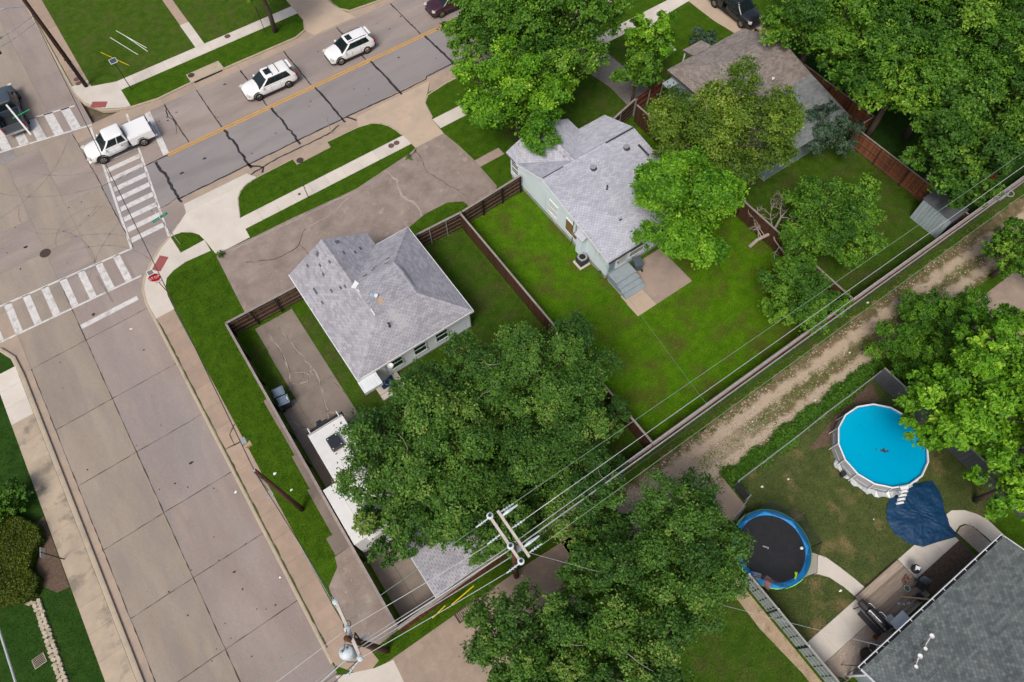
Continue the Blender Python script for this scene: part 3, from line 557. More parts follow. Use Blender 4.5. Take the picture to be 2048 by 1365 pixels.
# --- tar crack seal and cracks
def seal(path, w=.11, m='tar', z=None, parent=road, nm='crack_seal', jit=.02, wob=.06):
    P = [Vector((p[0], p[1], 0)) for p in path]; pts = []
    for i in range(len(P) - 1):
        n = max(2, int((P[i + 1] - P[i]).length / .35))
        for k in range(n): pts.append(P[i].lerp(P[i + 1], k / n) + Vector((random.uniform(-wob, wob), random.uniform(-wob, wob), 0)) * (0 if i == 0 and k == 0 else 1))
    pts.append(P[-1])
    b = MB(); vs = []; z = ROADZ + .014 if z is None else z
    for i, p in enumerate(pts):
        t_ = (pts[min(i + 1, len(pts) - 1)] - pts[max(i - 1, 0)]).normalized(); q = Vector((-t_.y, t_.x, 0)); ww = max(.006, w / 2 + random.uniform(-jit, jit))
        vs += [tuple(p + q * ww + Vector((0, 0, z))), tuple(p - q * ww + Vector((0, 0, z)))]
    b.add(vs, [(2 * i, 2 * i + 1, 2 * i + 3, 2 * i + 2) for i in range(len(pts) - 1)]); return b.build(nm, m, parent)
for i, x in enumerate(XS[1:9]):
    seal([(x - .05, 50.0), (x + .05, 47.6), (x + .1, 44.6)], (.22, .2, .17, .17, .2, .2, .14, .14)[i], wob=.10 if i < 3 else .04)
for x in XN[2:9]: seal([(x, 50.45), (x - .05, 56.0)], .10, 'tar' if x > 7 else 'crack', wob=.03)
seal([(-2.5, 45.05), (3.7, 45.1), (9, 45.1), (13.1, 45.08), (18.2, 44.95), (21, 44.95), (21.3, 45.25), (30, 45.3)], .13, wob=.03)
seal([(3.2, 43.95), (6, 44.3), (10.7, 44.2), (12.0, 44.6)], .12, wob=.05); seal([(13.0, 45.05), (13.5, 44.2)], .17); seal([(3.7, 45.0), (4.6, 44.1), (4.3, 43.6)], .15)
seal([(-3.3, 50.1), (-1.4, 50.12)], .1); seal([(.6, 55.9), (.3, 54.4), (.6, 53.2), (.1, 52.0)], .06, wob=.1)
for p in ([(-2.4, 45.3), (-3.4, 45.0), (-4.3, 45.1)], [(-7.1, 50.1), (-2.6, 50.12)], [(-7.25, 57.4), (-7.1, 50.2)], [(-7.15, 50.1), (-7.2, 42.6)]): seal(p, .045, 'crack', wob=.03)
for c, r, a0, a1, ww in (((-4, 61), 9.5, 185, 262, .07), ((-5, 62), 12.0, 205, 268, .08), ((-12.5, 39), 6.2, 5, 80, .09), ((-14, 38), 9.0, 15, 72, .08), ((-1, 36), 11.5, 115, 165, .07), ((-17, 62), 10.5, 275, 335, .08), ((-10.5, 50.5), 3.2, 150, 330, .06), ((-15.5, 44), 5.5, -20, 60, .07), ((-14, 60), 13.5, 268, 318, .06), ((-9.5, 46.0), 2.6, 20, 175, .06)):
    seal(arc(c[0], c[1], r, a0, a1, 24), ww, 'skid', ROADZ + .0065, nm='skid_mark', wob=.01, jit=.012)
seal([(-10.4, 41.6), (-10.2, 38.6)], .16, 'skid', ROADZ + .0125, side, 'skid_mark', .03, .02)
for j in range(1, 8): seal([(-16.8, YS[j]), (-12.9, YS[j] + .03), (-8.1, YS[j] + .02)], .02, 'crack', parent=side, wob=.015)
seal([(-16.85, 36.6), (-16.85, -5)], .035, 'crack', parent=side, wob=.015, nm='joint'); seal([(-12.9, 42.4), (-12.9, -5)], .04, 'crack', parent=side, wob=.012, nm='joint')
seal([(-8.0, 34.8), (-7.98, 22), (-8.0, 8.5)], .08, 'crack_weed', .022, side, 'weedy_joint', .03, .02)
for p in ([(-8.0, 23.0), (-6.7, 22.9)], [(-7.3, 23.8), (-7.35, 22.9), (-6.75, 22.9)], [(-7.3, 23.8), (-6.72, 24.3)]): seal(p, .06, 'crack_weed', .02, side, 'weedy_joint', .02, .03)
# parking pad cracks
for p, ww, m in (([(12.6, 37.7), (12.9, 36.3), (12.3, 34.6), (12.9, 33.2), (12.6, 31.9)], .15, 'crack_pale'), ([(-.6, 36.0), (1.5, 34.9), (3.2, 34.9), (4.6, 36.2)], .05, 'crack'), ([(3.5, 35.0), (3.7, 33.4)], .04, 'crack'), ([(15.9, 38.2), (15.4, 35.5), (16.6, 31.4)], .04, 'crack'), ([(-2.0, 37.8), (.6, 37.6), (9.7, 37.2)], .06, 'crack_pale'), ([(4.6, 36.2), (7.0, 36.3), (8.8, 36.9)], .05, 'crack_pale'), ([(16.0, 38.2), (15.7, 38.0), (14.6, 37.7)], .12, 'crack_weed'), ([(-2.1, 37.7), (-1.5, 37.75)], .3, 'crack_weed')):
    seal(p, ww, m, .021, parking, 'crack', ww * .35, .08)
# driveway cracks
for p in ([(-1.9, 29.5), (-1.75, 27.6), (-1.9, 25.6), (-1.2, 25.0), (-.7, 24.5)], [(-1.0, 29.3), (-.75, 26.8), (-.55, 25.0), (-.5, 23.9), (-1.0, 22.6), (-1.2, 21.5), (-1.4, 20.4)], [(-.5, 23.9), (.2, 23.3), (.42, 22.0)], [(-1.9, 25.6), (-2.3, 24.9), (-1.9, 24.4), (-1.2, 25.0)], [(-2.3, 24.9), (-2.6, 24.4)], [(-.55, 25.0), (-1.3, 24.2), (-1.9, 24.4)], [(-1.2, 21.5), (-.3, 20.6), (.1, 20.0)], [(-3.6, 22.5), (-3.1, 21.4), (-2.6, 20.9)], [(-3.2, 20.2), (-2.5, 20.4), (-2.5, 21.5)]):
    seal(p, .085, 'crack_pale', .024, drive, 'crack', .03, .05); seal(p, .03, 'crack', .0265, drive, 'crack', .012, .05)

# --- oil spots and dark scuffs on the carriageway
rn = random.Random(31)
def blot(x, y, r, par, sx=1.0, sy=1.0, z=ROADZ + .0155, m='tar'):
    n = rn.randrange(6, 10); b = MB(); b.add([(x + r * sx * rn.uniform(.5, 1.2) * math.cos(2 * math.pi * k / n), y + r * sy * rn.uniform(.5, 1.2) * math.sin(2 * math.pi * k / n), z) for k in range(n)], [tuple(range(n))]); b.build('oil_spot', m, par)
for k in range(34): blot(rn.uniform(-16, -8.6), rn.uniform(6, 37), rn.uniform(.025, .07), side)
for k in range(30): blot(rn.uniform(-2, 26), rn.choice((47.6, 53.1)) + rn.uniform(-1.6, 1.6), rn.uniform(.03, .09), road, 1.6)
for k in range(14): blot(rn.uniform(-17, -3), rn.uniform(43.5, 56), rn.uniform(.03, .08), road)
for (x, y, r) in ((-1.2, 47.5, .16), (1.0, 47.9, .14), (6.0, 55.2, .14), (-14.1, 47.6, .16), (-10.2, 23.5, .13), (-10.7, 15.5, .09)): blot(x, y, r, road, 1.5, .8)
# ---------------------------------------------------------------- roofs with real shingles
def clip(poly, cl):
    """Sutherland-Hodgman: poly clipped by convex ccw polygon cl (2D)"""
    for i in range(len(cl)):
        a, b = cl[i], cl[(i + 1) % len(cl)]; ex, ey = b[0] - a[0], b[1] - a[1]; out = []
        if not poly: return []
        for j in range(len(poly)):
            p, q = poly[j], poly[(j + 1) % len(poly)]
            dp = ex * (p[1] - a[1]) - ey * (p[0] - a[0]); dq = ex * (q[1] - a[1]) - ey * (q[0] - a[0])
            if dp >= 0: out.append(p)
            if (dp >= 0) != (dq >= 0):
                t = dp / (dp - dq); out.append((p[0] + (q[0] - p[0]) * t, p[1] + (q[1] - p[1]) * t))
        poly = out
    return poly
def area2(p): return abs(sum(p[i][0] * p[(i + 1) % len(p)][1] - p[(i + 1) % len(p)][0] * p[i][1] for i in range(len(p)))) / 2
def roof(parent, faces, m, under, tab=.305, exp=.145, singles=300, thick=.16, caps=(), capm=None, rise=.022, dark=0, seed=1):
    """faces: lists of 3D points, first edge is the eave"""
    rn = random.Random(seed)
    deck = MB(); rest = {}; whole = []
    for fc in faces:
        mm = m
        if isinstance(fc, tuple) and isinstance(fc[1], str): fc, mm = fc
        P = [Vector(p) for p in fc]; u = (P[1] - P[0]).normalized(); n = Vector((0, 0, 0))
        for i in range(len(P)): n += P[i].cross(P[(i + 1) % len(P)])
        n.normalize()
        if n.z < 0: n = -n
        v = n.cross(u)
        if v.z < 0: v = -v
        d2 = [((p - P[0]).dot(u), (p - P[0]).dot(v)) for p in P]
        s = sum(d2[i][0] * d2[(i + 1) % len(d2)][1] - d2[(i + 1) % len(d2)][0] * d2[i][1] for i in range(len(d2)))
        if s < 0: d2 = d2[::-1]
        top = [p - n * .004 for p in P]; bot = [p - Vector((0, 0, thick)) for p in P]; k = len(P)
        deck.add(top + bot, [tuple(range(k)), tuple(range(2 * k - 1, k - 1, -1))] + [(i, (i + 1) % k, k + (i + 1) % k, k + i) for i in range(k)])
        u0, u1 = min(p[0] for p in d2), max(p[0] for p in d2); v1 = max(p[1] for p in d2)
        rr = 0; vv = -.02; g = .011
        while vv < v1:
            uu = u0 - (rr % 2) * tab / 2 - rn.uniform(0, .02)
            while uu < u1:
                q = clip([(uu + g, vv), (uu + tab - g, vv), (uu + tab - g, vv + exp), (uu + g, vv + exp)], d2)
                if len(q) >= 3 and area2(q) > .0015:
                    if area2(q) > .93 * (tab - 2 * g) * exp: whole.append((P[0] + u * (uu + tab / 2) + v * vv, u, v, n, mm))
                    else:
                        mb = rest.setdefault(mm, MB()); h = [rise * (1 - (b_ - vv) / exp) + .002 for a_, b_ in q]
                        tp = [P[0] + u * a_ + v * b_ + n * hh for (a_, b_), hh in zip(q, h)]; bt = [P[0] + u * a_ + v * b_ - n * .003 for a_, b_ in q]
                        kk = len(q); mb.add(tp + bt, [tuple(range(kk))] + [(kk + i, kk + (i + 1) % kk, (i + 1) % kk, i) for i in range(kk)])
                uu += tab
            vv += exp; rr += 1
    deck.build('roof_deck', under, parent, world=True)
    cp = Vector((0, 0, CAM_H)); whole.sort(key=lambda t_: (t_[0] - cp).length)
    w2 = tab / 2 - .011
    def one(mb, o, u, v, n):
        pts = [o - u * w2, o + u * w2, o + u * w2 + v * exp, o - u * w2 + v * exp]
        tp = [pts[0] + n * (rise + .002), pts[1] + n * (rise + .002), pts[2] + n * .002, pts[3] + n * .002]
        mb.add(tp + [p - n * .003 for p in pts], [(0, 1, 2, 3), (4, 5, 1, 0), (5, 6, 2, 1), (7, 4, 0, 3)])
    X, Y, Z = Vector((1, 0, 0)), Vector((0, 1, 0)), Vector((0, 0, 1))
    shared = {}
    for i, (o, u, v, n, mm) in enumerate(whole):
        if i < singles:
            if mm not in shared:
                mb = MB(); one(mb, Vector((0, 0, 0)), X, Y, Z); shared[mm] = mb.mesh('shingle'); shared[mm].materials.append(MATS[mm])
            ob = bpy.data.objects.new('shingle', shared[mm]); COL.objects.link(ob); ob.parent = parent
            M_ = Matrix((u, v, n)).transposed().to_4x4(); M_.translation = o - parent.location; ob.matrix_local = M_
        else: one(rest.setdefault(mm, MB()), o, u, v, n)
    for mm, mb in rest.items(): mb.build('shingle_field', mm, parent, world=True)['kind'] = 'stuff'
    for (a, b_) in caps:
        a, b_ = Vector(a), Vector(b_); d = b_ - a; L_ = d.length; d.normalize(); sdir = d.cross(Vector((0, 0, 1))).normalized(); mb = MB(); n_ = int(L_ / .2)
        for i in range(n_):
            p = a + d * (i * L_ / n_); q = a + d * ((i + 1.25) * L_ / n_ if i < n_ - 1 else L_)
            z0, z1 = .045, .03; dn = .13
            vs = [p + Vector((0, 0, z0)), q + Vector((0, 0, z1)), q + sdir * .15 + Vector((0, 0, z1 - dn * .62)), p + sdir * .15 + Vector((0, 0, z0 - dn * .62)), q - sdir * .15 + Vector((0, 0, z1 - dn * .62)), p - sdir * .15 + Vector((0, 0, z0 - dn * .62))]
            mb.add(vs, [(0, 3, 2, 1), (0, 1, 4, 5)])
        mb.build('ridge_cap', capm or m, parent, world=True)['kind'] = 'stuff'
def bx(b, x0, y0, z0, x1, y1, z1): return b.box(((x0 + x1) / 2, (y0 + y1) / 2, (z0 + z1) / 2), (abs(x1 - x0), abs(y1 - y0), abs(z1 - z0)))
def part(t, nm, m, boxes, bevel=0.0):
    b = MB()
    for q in boxes: bx(b, *q)
    return b.build(nm, m, t, world=True, bevel=bevel)
def window(t, c, w, h, ax, pane='glass', frame='trim_white', mid=True, blind=None):
    """ax: 'y-' wall facing -Y, 'x-' facing -X"""
    f = MB(); g = MB(); s = .07
    def bb(mb, a0, z0, a1, z1, d0, d1):
        if ax[0] == 'y': sg = -1 if ax[1] == '-' else 1; bx(mb, c[0] + a0, c[1] + sg * d0, c[2] + z0, c[0] + a1, c[1] + sg * d1, c[2] + z1)
        else: sg = -1 if ax[1] == '-' else 1; bx(mb, c[0] + sg * d0, c[1] + a0, c[2] + z0, c[0] + sg * d1, c[1] + a1, c[2] + z1)
    bb(f, -w / 2 - s, h / 2, w / 2 + s, h / 2 + s, -.02, .05); bb(f, -w / 2 - s, -h / 2 - s, w / 2 + s, -h / 2, -.02, .07)
    bb(f, -w / 2 - s, -h / 2, -w / 2, h / 2, -.02, .05); bb(f, w / 2, -h / 2, w / 2 + s, h / 2, -.02, .05)
    if mid: bb(f, -w / 2, -.03, w / 2, .03, -.02, .045)
    o = f.build('window', frame, t, world=True)
    bb(g, -w / 2, -h / 2, w / 2, h / 2, -.02, .025); p = g.build('pane', pane, o, world=True); 
    if blind:
        b = MB()
        for k in range(6): bb(b, -w / 2 + .04, -h / 2 + .04 + k * h / 6, w / 2 - .04, -h / 2 + k * h / 6 + h / 9, .026, .032)
        b.build('blind', blind, o, world=True)
    return o
def siding(t, ax, pos, a0, a1, z0, z1, m, step=.2):
    z = z0
    while z < z1 - .02:
        zt = min(z + step, z1); b = MB()
        o0, o1 = .034, .010
        sg = -1 if ax[1] == '-' else 1
        if ax[0] == 'y': vs = [(a0, pos + sg * o0, z), (a1, pos + sg * o0, z), (a1, pos + sg * o1, zt), (a0, pos + sg * o1, zt), (a0, pos - sg * .01, z), (a1, pos - sg * .01, z)]
        else: vs = [(pos + sg * o0, a0, z), (pos + sg * o0, a1, z), (pos + sg * o1, a1, zt), (pos + sg * o1, a0, zt), (pos - sg * .01, a0, z), (pos - sg * .01, a1, z)]
        b.add(vs, [(0, 1, 2, 3), (4, 5, 1, 0)]); b.build('siding_board', m, t, world=True); z = zt
def vent_pipe(t, p, r, h, m='galv', capm=None, nm='vent_pipe'):
    b = MB(); b.cyl((p[0], p[1], p[2] - .2), (p[0], p[1], p[2] + h), r, r * .9, 10); o = b.build(nm, m, t, world=True)
    b = MB(); b.disc((p[0], p[1], p[2] + h + .02), r * 1.35, 10, .04); b.build('vent_cap', capm or m, o, world=True)
    b = MB(); b.lathe([(r * 1.05, .05), (r * 2.1, -.03), (r * 2.1, -.06)], (p[0], p[1], p[2]), 10); b.build('flashing', 'flash_dark', o, world=True)
# ================================================================ house A (corner)
A = thing('house', 'white corner house with grey hipped shingle roof', 'house', (6, 25.5, 0))
ZE, ZR = 2.7, 4.4
e_sw, e_se, e_ne, e_v, e_fr, e_fl = (1.5, 20.9, ZE), (10.43, 20.9, ZE), (10.43, 29.55, ZE), (7.75, 29.55, ZE), (7.75, 30.9, ZE), (1.5, 30.9, ZE)
r_sw, r_se, r_ne, r_nw, r_g = (4.6, 23.3, ZR), (7.7, 23.3, ZR), (7.7, 26.3, ZR), (4.6, 26.3, ZR), (4.6, 30.9, ZR)
k_w, k_e = (4.6, 25.2, ZR + .22), (7.7, 25.2, ZR + .22)
roof(A, [[e_sw, e_se, r_se, r_sw], [e_se, e_ne, r_ne, r_se], [e_ne, e_v, r_nw, r_ne], [e_v, e_fr, r_g, r_nw], [e_fl, e_sw, r_sw, r_nw, r_g], [r_sw, r_se, k_e, k_w], [r_ne, r_nw, k_w, k_e]],
     'shingle_a', 'roof_under', caps=[(e_sw, r_sw), (e_se, r_se), (e_ne, r_ne), (r_g, r_nw), (r_sw, k_w), (r_nw, k_w), (r_se, k_e), (r_ne, k_e), (k_w, k_e)], seed=3)
part(A, 'wall', 'wall_white', [(1.8, 21.2, .3, 10.2, 29.2, 2.56), (1.8, 29.2, .3, 7.5, 30.6, 2.56)])
part(A, 'foundation', 'found', [(1.83, 21.24, 0, 10.17, 29.17, .3), (1.83, 29.17, 0, 7.47, 30.57, .3)])
b = MB(); b.add([(1.8, 30.58, 2.5), (7.5, 30.58, 2.5), (4.6, 30.58, 4.1), (1.8, 30.4, 2.5), (7.5, 30.4, 2.5), (4.6, 30.4, 4.1)], [(0, 2, 1), (3, 4, 5), (0, 1, 4, 3), (1, 2, 5, 4), (2, 0, 3, 5)]); b.build('gable_wall', 'wall_white', A, world=True)
siding(A, 'y-', 21.2, 1.8, 10.2, .3, 2.5, 'wall_white'); siding(A, 'x+', 10.2, 21.2, 29.2, .3, 2.5, 'wall_white'); siding(A, 'x-', 1.8, 21.2, 30.6, .3, 2.5, 'wall_white')
part(A, 'fascia', 'trim_white', [(1.44, 20.84, 2.52, 10.49, 20.89, 2.71), (10.44, 20.9, 2.52, 10.49, 29.6, 2.71), (1.44, 20.9, 2.50, 1.49, 30.9, 2.72), (7.8, 29.56, 2.52, 10.4, 29.6, 2.71)])
part(A, 'soffit', 'trim_white', [(1.5, 20.91, 2.56, 10.4, 21.15, 2.585)])
part(A, 'corner_trim', 'trim_white', [(10.14, 21.13, .3, 10.26, 21.25, 2.5), (1.74, 21.13, .3, 1.86, 21.25, 2.5)])
for x in (4.32, 6.18, 7.93): window(A, (x, 21.16, 1.55), .88, 1.15, 'y-', 'glass_green')
for x in (3.2, 5.8): window(A, (x, 30.6, 1.6), 1.2, 1.1, 'y+')
window(A, (1.8, 24.5, 1.6), .9, 1.1, 'x-'); window(A, (1.8, 28.0, 1.6), 1.2, 1.1, 'x-')
# small white awning, back step and door mat
aw = part(A, 'awning', 'trim_white', [(1.42, 19.95, 2.42, 2.75, 20.88, 2.48)])
for k in range(6): part(aw, 'awning_rib', 'wall_white', [(1.46 + k * .22, 19.93, 2.481, 1.50 + k * .22, 20.88, 2.51)])
part(aw, 'awning_front', 'trim_white', [(1.42, 19.9, 2.2, 2.75, 19.945, 2.5)])
part(A, 'back_step', 'walk_new', [(2.3, 20.3, .0, 4.1, 21.19, .28), (2.3, 19.9, 0, 4.1, 20.3, .14)])
part(A, 'door', 'trim_white', [(2.7, 21.1, .32, 3.5, 21.16, 2.3)])
t = thing('door_mat', 'navy blue door mat on the corner house back step', 'door mat', (3.2, 20.85, .281))
MB().box((0, 0, .01), (1.0, .7, .02)).build('mat', 'mat_navy', t); b = MB(); b.lathe([(.24, .021), (.24, .025), (.2, .025), (.2, .021)], n=18); b.build('emblem', 'cloth_grey', t)
vent_pipe(A, (5.18, 24.75, 4.5), .1, .14, 'vent_teal'); vent_pipe(A, (5.36, 24.5, 4.5), .1, .2, 'trim_white'); vent_pipe(A, (5.05, 22.5, 3.85), .055, .38, 'flash_dark')
b = MB(); b.face([(5.2, 24.35, 4.545), (5.62, 24.35, 4.545), (5.6, 23.75, 4.485), (5.3, 23.8, 4.49)]); b.build('rust_stain', 'rust_stain', A, world=True)
b = MB(); b.face([(5.35, 23.32, 4.43), (5.75, 23.32, 4.43), (6.25, 22.0, 3.50), (5.6, 22.0, 3.50)]); b.build('pale_stain', 'pale_stain', A, world=True)
b = MB(); b.face([(4.35, 26.15, 4.48), (4.85, 26.5, 4.5), (4.95, 26.1, 4.55), (4.55, 25.85, 4.56)]); b.build('flashing_patch', 'flash_white', A, world=True)
b = MB(); b.beam((4.62, 25.7, 4.59), (4.6, 23.4, 4.46), .07, .03); b.build('flashing_strip', 'flash_white', A, world=True)
rn = random.Random(5)
for i in range(16):      # replaced darker shingle tabs
    x = rn.uniform(2.3, 4.3); y = rn.uniform(26.2, 30.6)
    if i > 10: x = rn.uniform(5.0, 6.8); y = rn.uniform(29.0, 30.5)
    z = ZE + (x - 1.5) / 3.1 * 1.7 if i <= 10 else ZE + (7.75 - x) / 3.15 * 1.7
    s_ = math.atan2(1.7, 3.1) * (-1 if i <= 10 else 1)
    b = MB(); b.box((x, y, z + .022), (.14, .3 * (2 if i == 3 else 1), .02), mtx=Matrix.Rotation(s_, 4, 'Y')); b.build('dark_shingle', 'shingle_dark', A, world=True)
for (x, y) in ((6.5, 26.9), (6.3, 26.75), (7.3, 26.65), (7.6, 27.1), (5.6, 26.6)):
    b = MB(); b.box((x, y, ZE + (29.55 - y) / 3.25 * 1.7 + .022), (.32, .1, .02), mtx=Matrix.Rotation(-math.atan2(1.7, 3.25), 4, 'X')); b.build('dark_shingle', 'shingle_dark', A, world=True)
t = thing('satellite_dish', 'small white dish under the corner house back eave', 'satellite dish', (3.75, 20.7, 2.5))
b = MB(); b.tube([(0, .2, -.1), (0, 0, 0), (0, -.12, .12)], .02); b.build('arm', 'galv', t); b = MB(); b.lathe([(0, 0), (.1, .02), (.2, .08)], (0, -.15, .14), 12); b.build('dish', 'white_dull', t)
# ================================================================ house B
B = thing('house', 'pale blue house with light grey shingle roof', 'house', (24.8, 24.5, 0))
ZE, ZR = 2.8, 4.1; x0, x1, yb, yf, yr, yw = 20.35, 29.05, 18.55, 29.85, 26.55, 31.25
bl, br, fl, fr = (x0, yb, ZE), (x1, yb, ZE), (x0, yf, ZE), (x1, yf, ZE); rl, rr_ = (x0, yr, ZR), (x1, yr, ZR)
wl, wr, wv, wg, wi = (x0, yw, ZE), (26.4, yw, ZE), (26.4, yf, ZE), (23.375, yw, ZR), (23.375, yr, ZR)
roof(B, [[bl, br, rr_, rl], [fr, wv, wi, rr_], [wv, wr, wg, wi], [wl, fl, wi, wg], [fl, rl, wi]], 'shingle_b', 'roof_under', caps=[(wg, wi), (rl, rr_)], seed=9)
part(B, 'wall', 'wall_aqua', [(20.62, 18.85, .45, 28.8, 29.6, 2.62), (20.62, 29.6, .45, 26.15, 31.0, 2.62)])
part(B, 'foundation', 'found', [(20.66, 18.89, 0, 28.76, 29.56, .45), (20.66, 29.56, 0, 26.11, 30.96, .45)])
for xx in (20.62, 28.6):
    b = MB(); b.add([(xx, 18.85, 2.6), (xx, 29.6, 2.6), (xx, yr, 3.93), (xx + .2, 18.85, 2.6), (xx + .2, 29.6, 2.6), (xx + .2, yr, 3.93)], [(0, 1, 2), (3, 5, 4), (0, 3, 4, 1), (1, 4, 5, 2), (2, 5, 3, 0)]); b.build('gable_wall', 'wall_aqua', B, world=True)
b = MB(); b.add([(20.62, 30.98, 2.6), (26.15, 30.98, 2.6), (23.375, 30.98, 3.95), (20.62, 30.8, 2.6), (26.15, 30.8, 2.6), (23.375, 30.8, 3.95)], [(0, 2, 1), (3, 4, 5), (0, 1, 4, 3), (1, 2, 5, 4), (2, 0, 3, 5)]); b.build('gable_wall', 'wall_aqua', B, world=True)
for k in range(1, 9): part(B, 'wall_seam', 'wall_blue' if 0 else 'found', [(20.612, 19.0 + k * 1.22, .5, 20.619, 19.012 + k * 1.22, 2.6)]) if k in (1, 3, 6) else None
b = MB(); b.beam((x0 - .01, yb, ZE - .1), (x0 - .01, yr, ZR - .1), .05, .16); b.beam((x0 - .01, yr, ZR - .1), (x0 - .01, yf, ZE - .1), .05, .16); b.build('rake_board', 'trim_white', B, world=True)
part(B, 'gutter', 'flash_dark', [(x0, yb - .11, 2.62, x1, yb - .02, 2.74)]); part(B, 'fascia', 'trim_white', [(x0, yb - .015, 2.6, x1, yb + .02, 2.78)])
window(B, (20.61, 25.3, 1.65), .95, 1.25, 'x-', 'blind', mid=True, blind='trim_white'); wp = window(B, (20.61, 23.3, 1.6), .85, 1.25, 'x-', 'plywood', mid=False); wp['label'] = 'window boarded over with plywood'
window(B, (20.61, 30.35, 1.65), .8, 1.2, 'x-', 'glass', blind='blind'); window(B, (24.2, 31.0, 1.7), 1.5, 1.2, 'y+'); window(B, (27.6, 29.6, 1.7), 1.2, 1.1, 'y+')
window(B, (23.35, 18.83, 1.65), 1.25, 1.1, 'y-', 'glass', blind='blind'); window(B, (26.6, 18.83, 1.7), 1.1, 1.0, 'y-', 'glass', blind='blind')
d = part(B, 'door', 'trim_white', [(21.45, 18.74, .78, 22.45, 18.84, 2.5)]); part(d, 'pane', 'blind', [(21.6, 18.725, 1.2, 22.3, 18.745, 2.35)]); part(d, 'handle', 'dark', [(21.5, 18.68, 1.5, 21.56, 18.745, 1.62)])
part(B, 'shutter_panel', 'wall_blue', [(20.78, 18.78, .85, 21.3, 18.84, 2.45)])
part(B, 'porch_lamp', 'white_dull', [(21.85, 18.62, 2.38, 22.0, 18.84, 2.5)])
# utility bump-out with its own little roof
bo = part(B, 'bump_out', 'wall_aqua', [(20.2, 21.3, .45, 20.62, 21.95, 2.5)])
b = MB(); b.add([(20.05, 21.15, 2.5), (20.05, 22.1, 2.5), (20.62, 22.1, 2.95), (20.62, 21.15, 2.95), (20.05, 21.15, 2.42), (20.05, 22.1, 2.42), (20.62, 22.1, 2.6), (20.62, 21.15, 2.6)], [(0, 3, 2, 1), (4, 5, 6, 7), (0, 1, 5, 4), (1, 2, 6, 5), (3, 0, 4, 7)]); b.build('bump_roof', 'shingle_b', bo, world=True)
part(B, 'meter_box', 'plywood', [(20.45, 22.35, 1.25, 20.62, 22.65, 1.75)])
for pth, nm, m in (([(20.55, 22.5, 2.7), (20.55, 22.5, 1.8)], 'conduit', 'galv'), ([(20.58, 22.85, 3.0), (20.58, 22.86, .2), (20.4, 22.8, .05)], 'downpipe', 'dark'), ([(20.55, 22.1, 2.4), (20.5, 22.15, 1.6), (20.55, 22.3, 1.4)], 'conduit', 'galv')):
    b = MB(); b.tube(pth, .035); b.build(nm, m, B, world=True)
part(B, 'crawl_vent', 'galv', [(20.63, 23.7, .12, 20.655, 24.05, .36)])
part(B, 'wall_light', 'galv', [(20.5, 19.6, 2.3, 20.62, 19.75, 2.42)]); part(B, 'wall_light', 'galv', [(20.5, 19.35, 2.3, 20.62, 19.45, 2.4)])
for p, h in (((24.15, 25.3, 3.9), .12), ((27.4, 25.4, 3.92), .12)): vent_pipe(B, p, .16, h, 'galv')
vent_pipe(B, (23.9, 23.3, 3.56), .055, .4, 'flash_dark'); part(B, 'roof_patch', 'flash_dark', [(23.05, 20.7, 3.17, 23.3, 20.82, 3.19)])
b = MB(); b.beam((26.3, yr - .05, ZR + .05), (29.0, yr - .05, ZR + .05), .12, .04); b.build('dark_ridge_strip', 'flash_dark', B, world=True); b = MB(); b.beam((20.4, yr - .03, ZR + .05), (22.3, yr - .03, ZR + .05), .06, .04); b.build('dark_ridge_strip', 'flash_dark', B, world=True)
b = MB(); b.beam((28.35, 25.1, 3.9), (28.4, 23.9, 3.72), .16, .05); b.build('dark_roof_strip', 'flash_dark', B, world=True)
rn = random.Random(2)
for i in range(26):
    y = rn.uniform(28.2, 30.8); x = 23.3 + rn.uniform(-.35, .55); s_ = 1 if x > 23.375 else -1; z = ZR - abs(x - 23.375) / 3.03 * 1.3
    if i > 12: x = 23.0 + rn.uniform(-.3, .4); y = rn.uniform(26.8, 27.9); s_ = 1 if x > 23.375 else -1; z = ZR - abs(x - 23.375) / 3.03 * 1.3
    if not (abs(x - 23.375) < yf - y or y > yf or True): continue
    b = MB(); b.box((x, y, z + .05), (.15, .28, .02), mtx=Matrix.Rotation(s_ * math.atan2(1.3, 3.03), 4, 'Y')); b.build('grey_shingle', 'shingle_a', B, world=True)
# back steps
st = thing('steps', 'grey painted wooden steps at the pale blue house', 'steps', (21.6, 17.6, 0))
hs = [.72, .54, .36, .18]; ys = [18.72, 17.75, 17.32, 16.95, 16.58]
for i in range(4):
    o = part(st, 'tread', 'step_grey', [(20.72, ys[i + 1] - .03, hs[i] - .04, 22.6, ys[i], hs[i])]); part(st, 'riser', 'wall_grey', [(20.76, ys[i + 1], 0.0 if i == 3 else hs[i] - .22, 22.56, ys[i + 1] + .03, hs[i] - .042)])
b = MB(); b.add([(20.73, 18.72, 0), (20.73, 16.58, 0), (20.73, 16.58, .13), (20.73, 17.75, .66), (20.73, 18.72, .66), (20.75, 18.72, 0), (20.75, 16.58, 0), (20.75, 16.58, .13), (20.75, 17.75, .66), (20.75, 18.72, .66)], [(0, 1, 2, 3, 4), (9, 8, 7, 6, 5)]); b.build('side_panel', 'wall_blue', st, world=True)
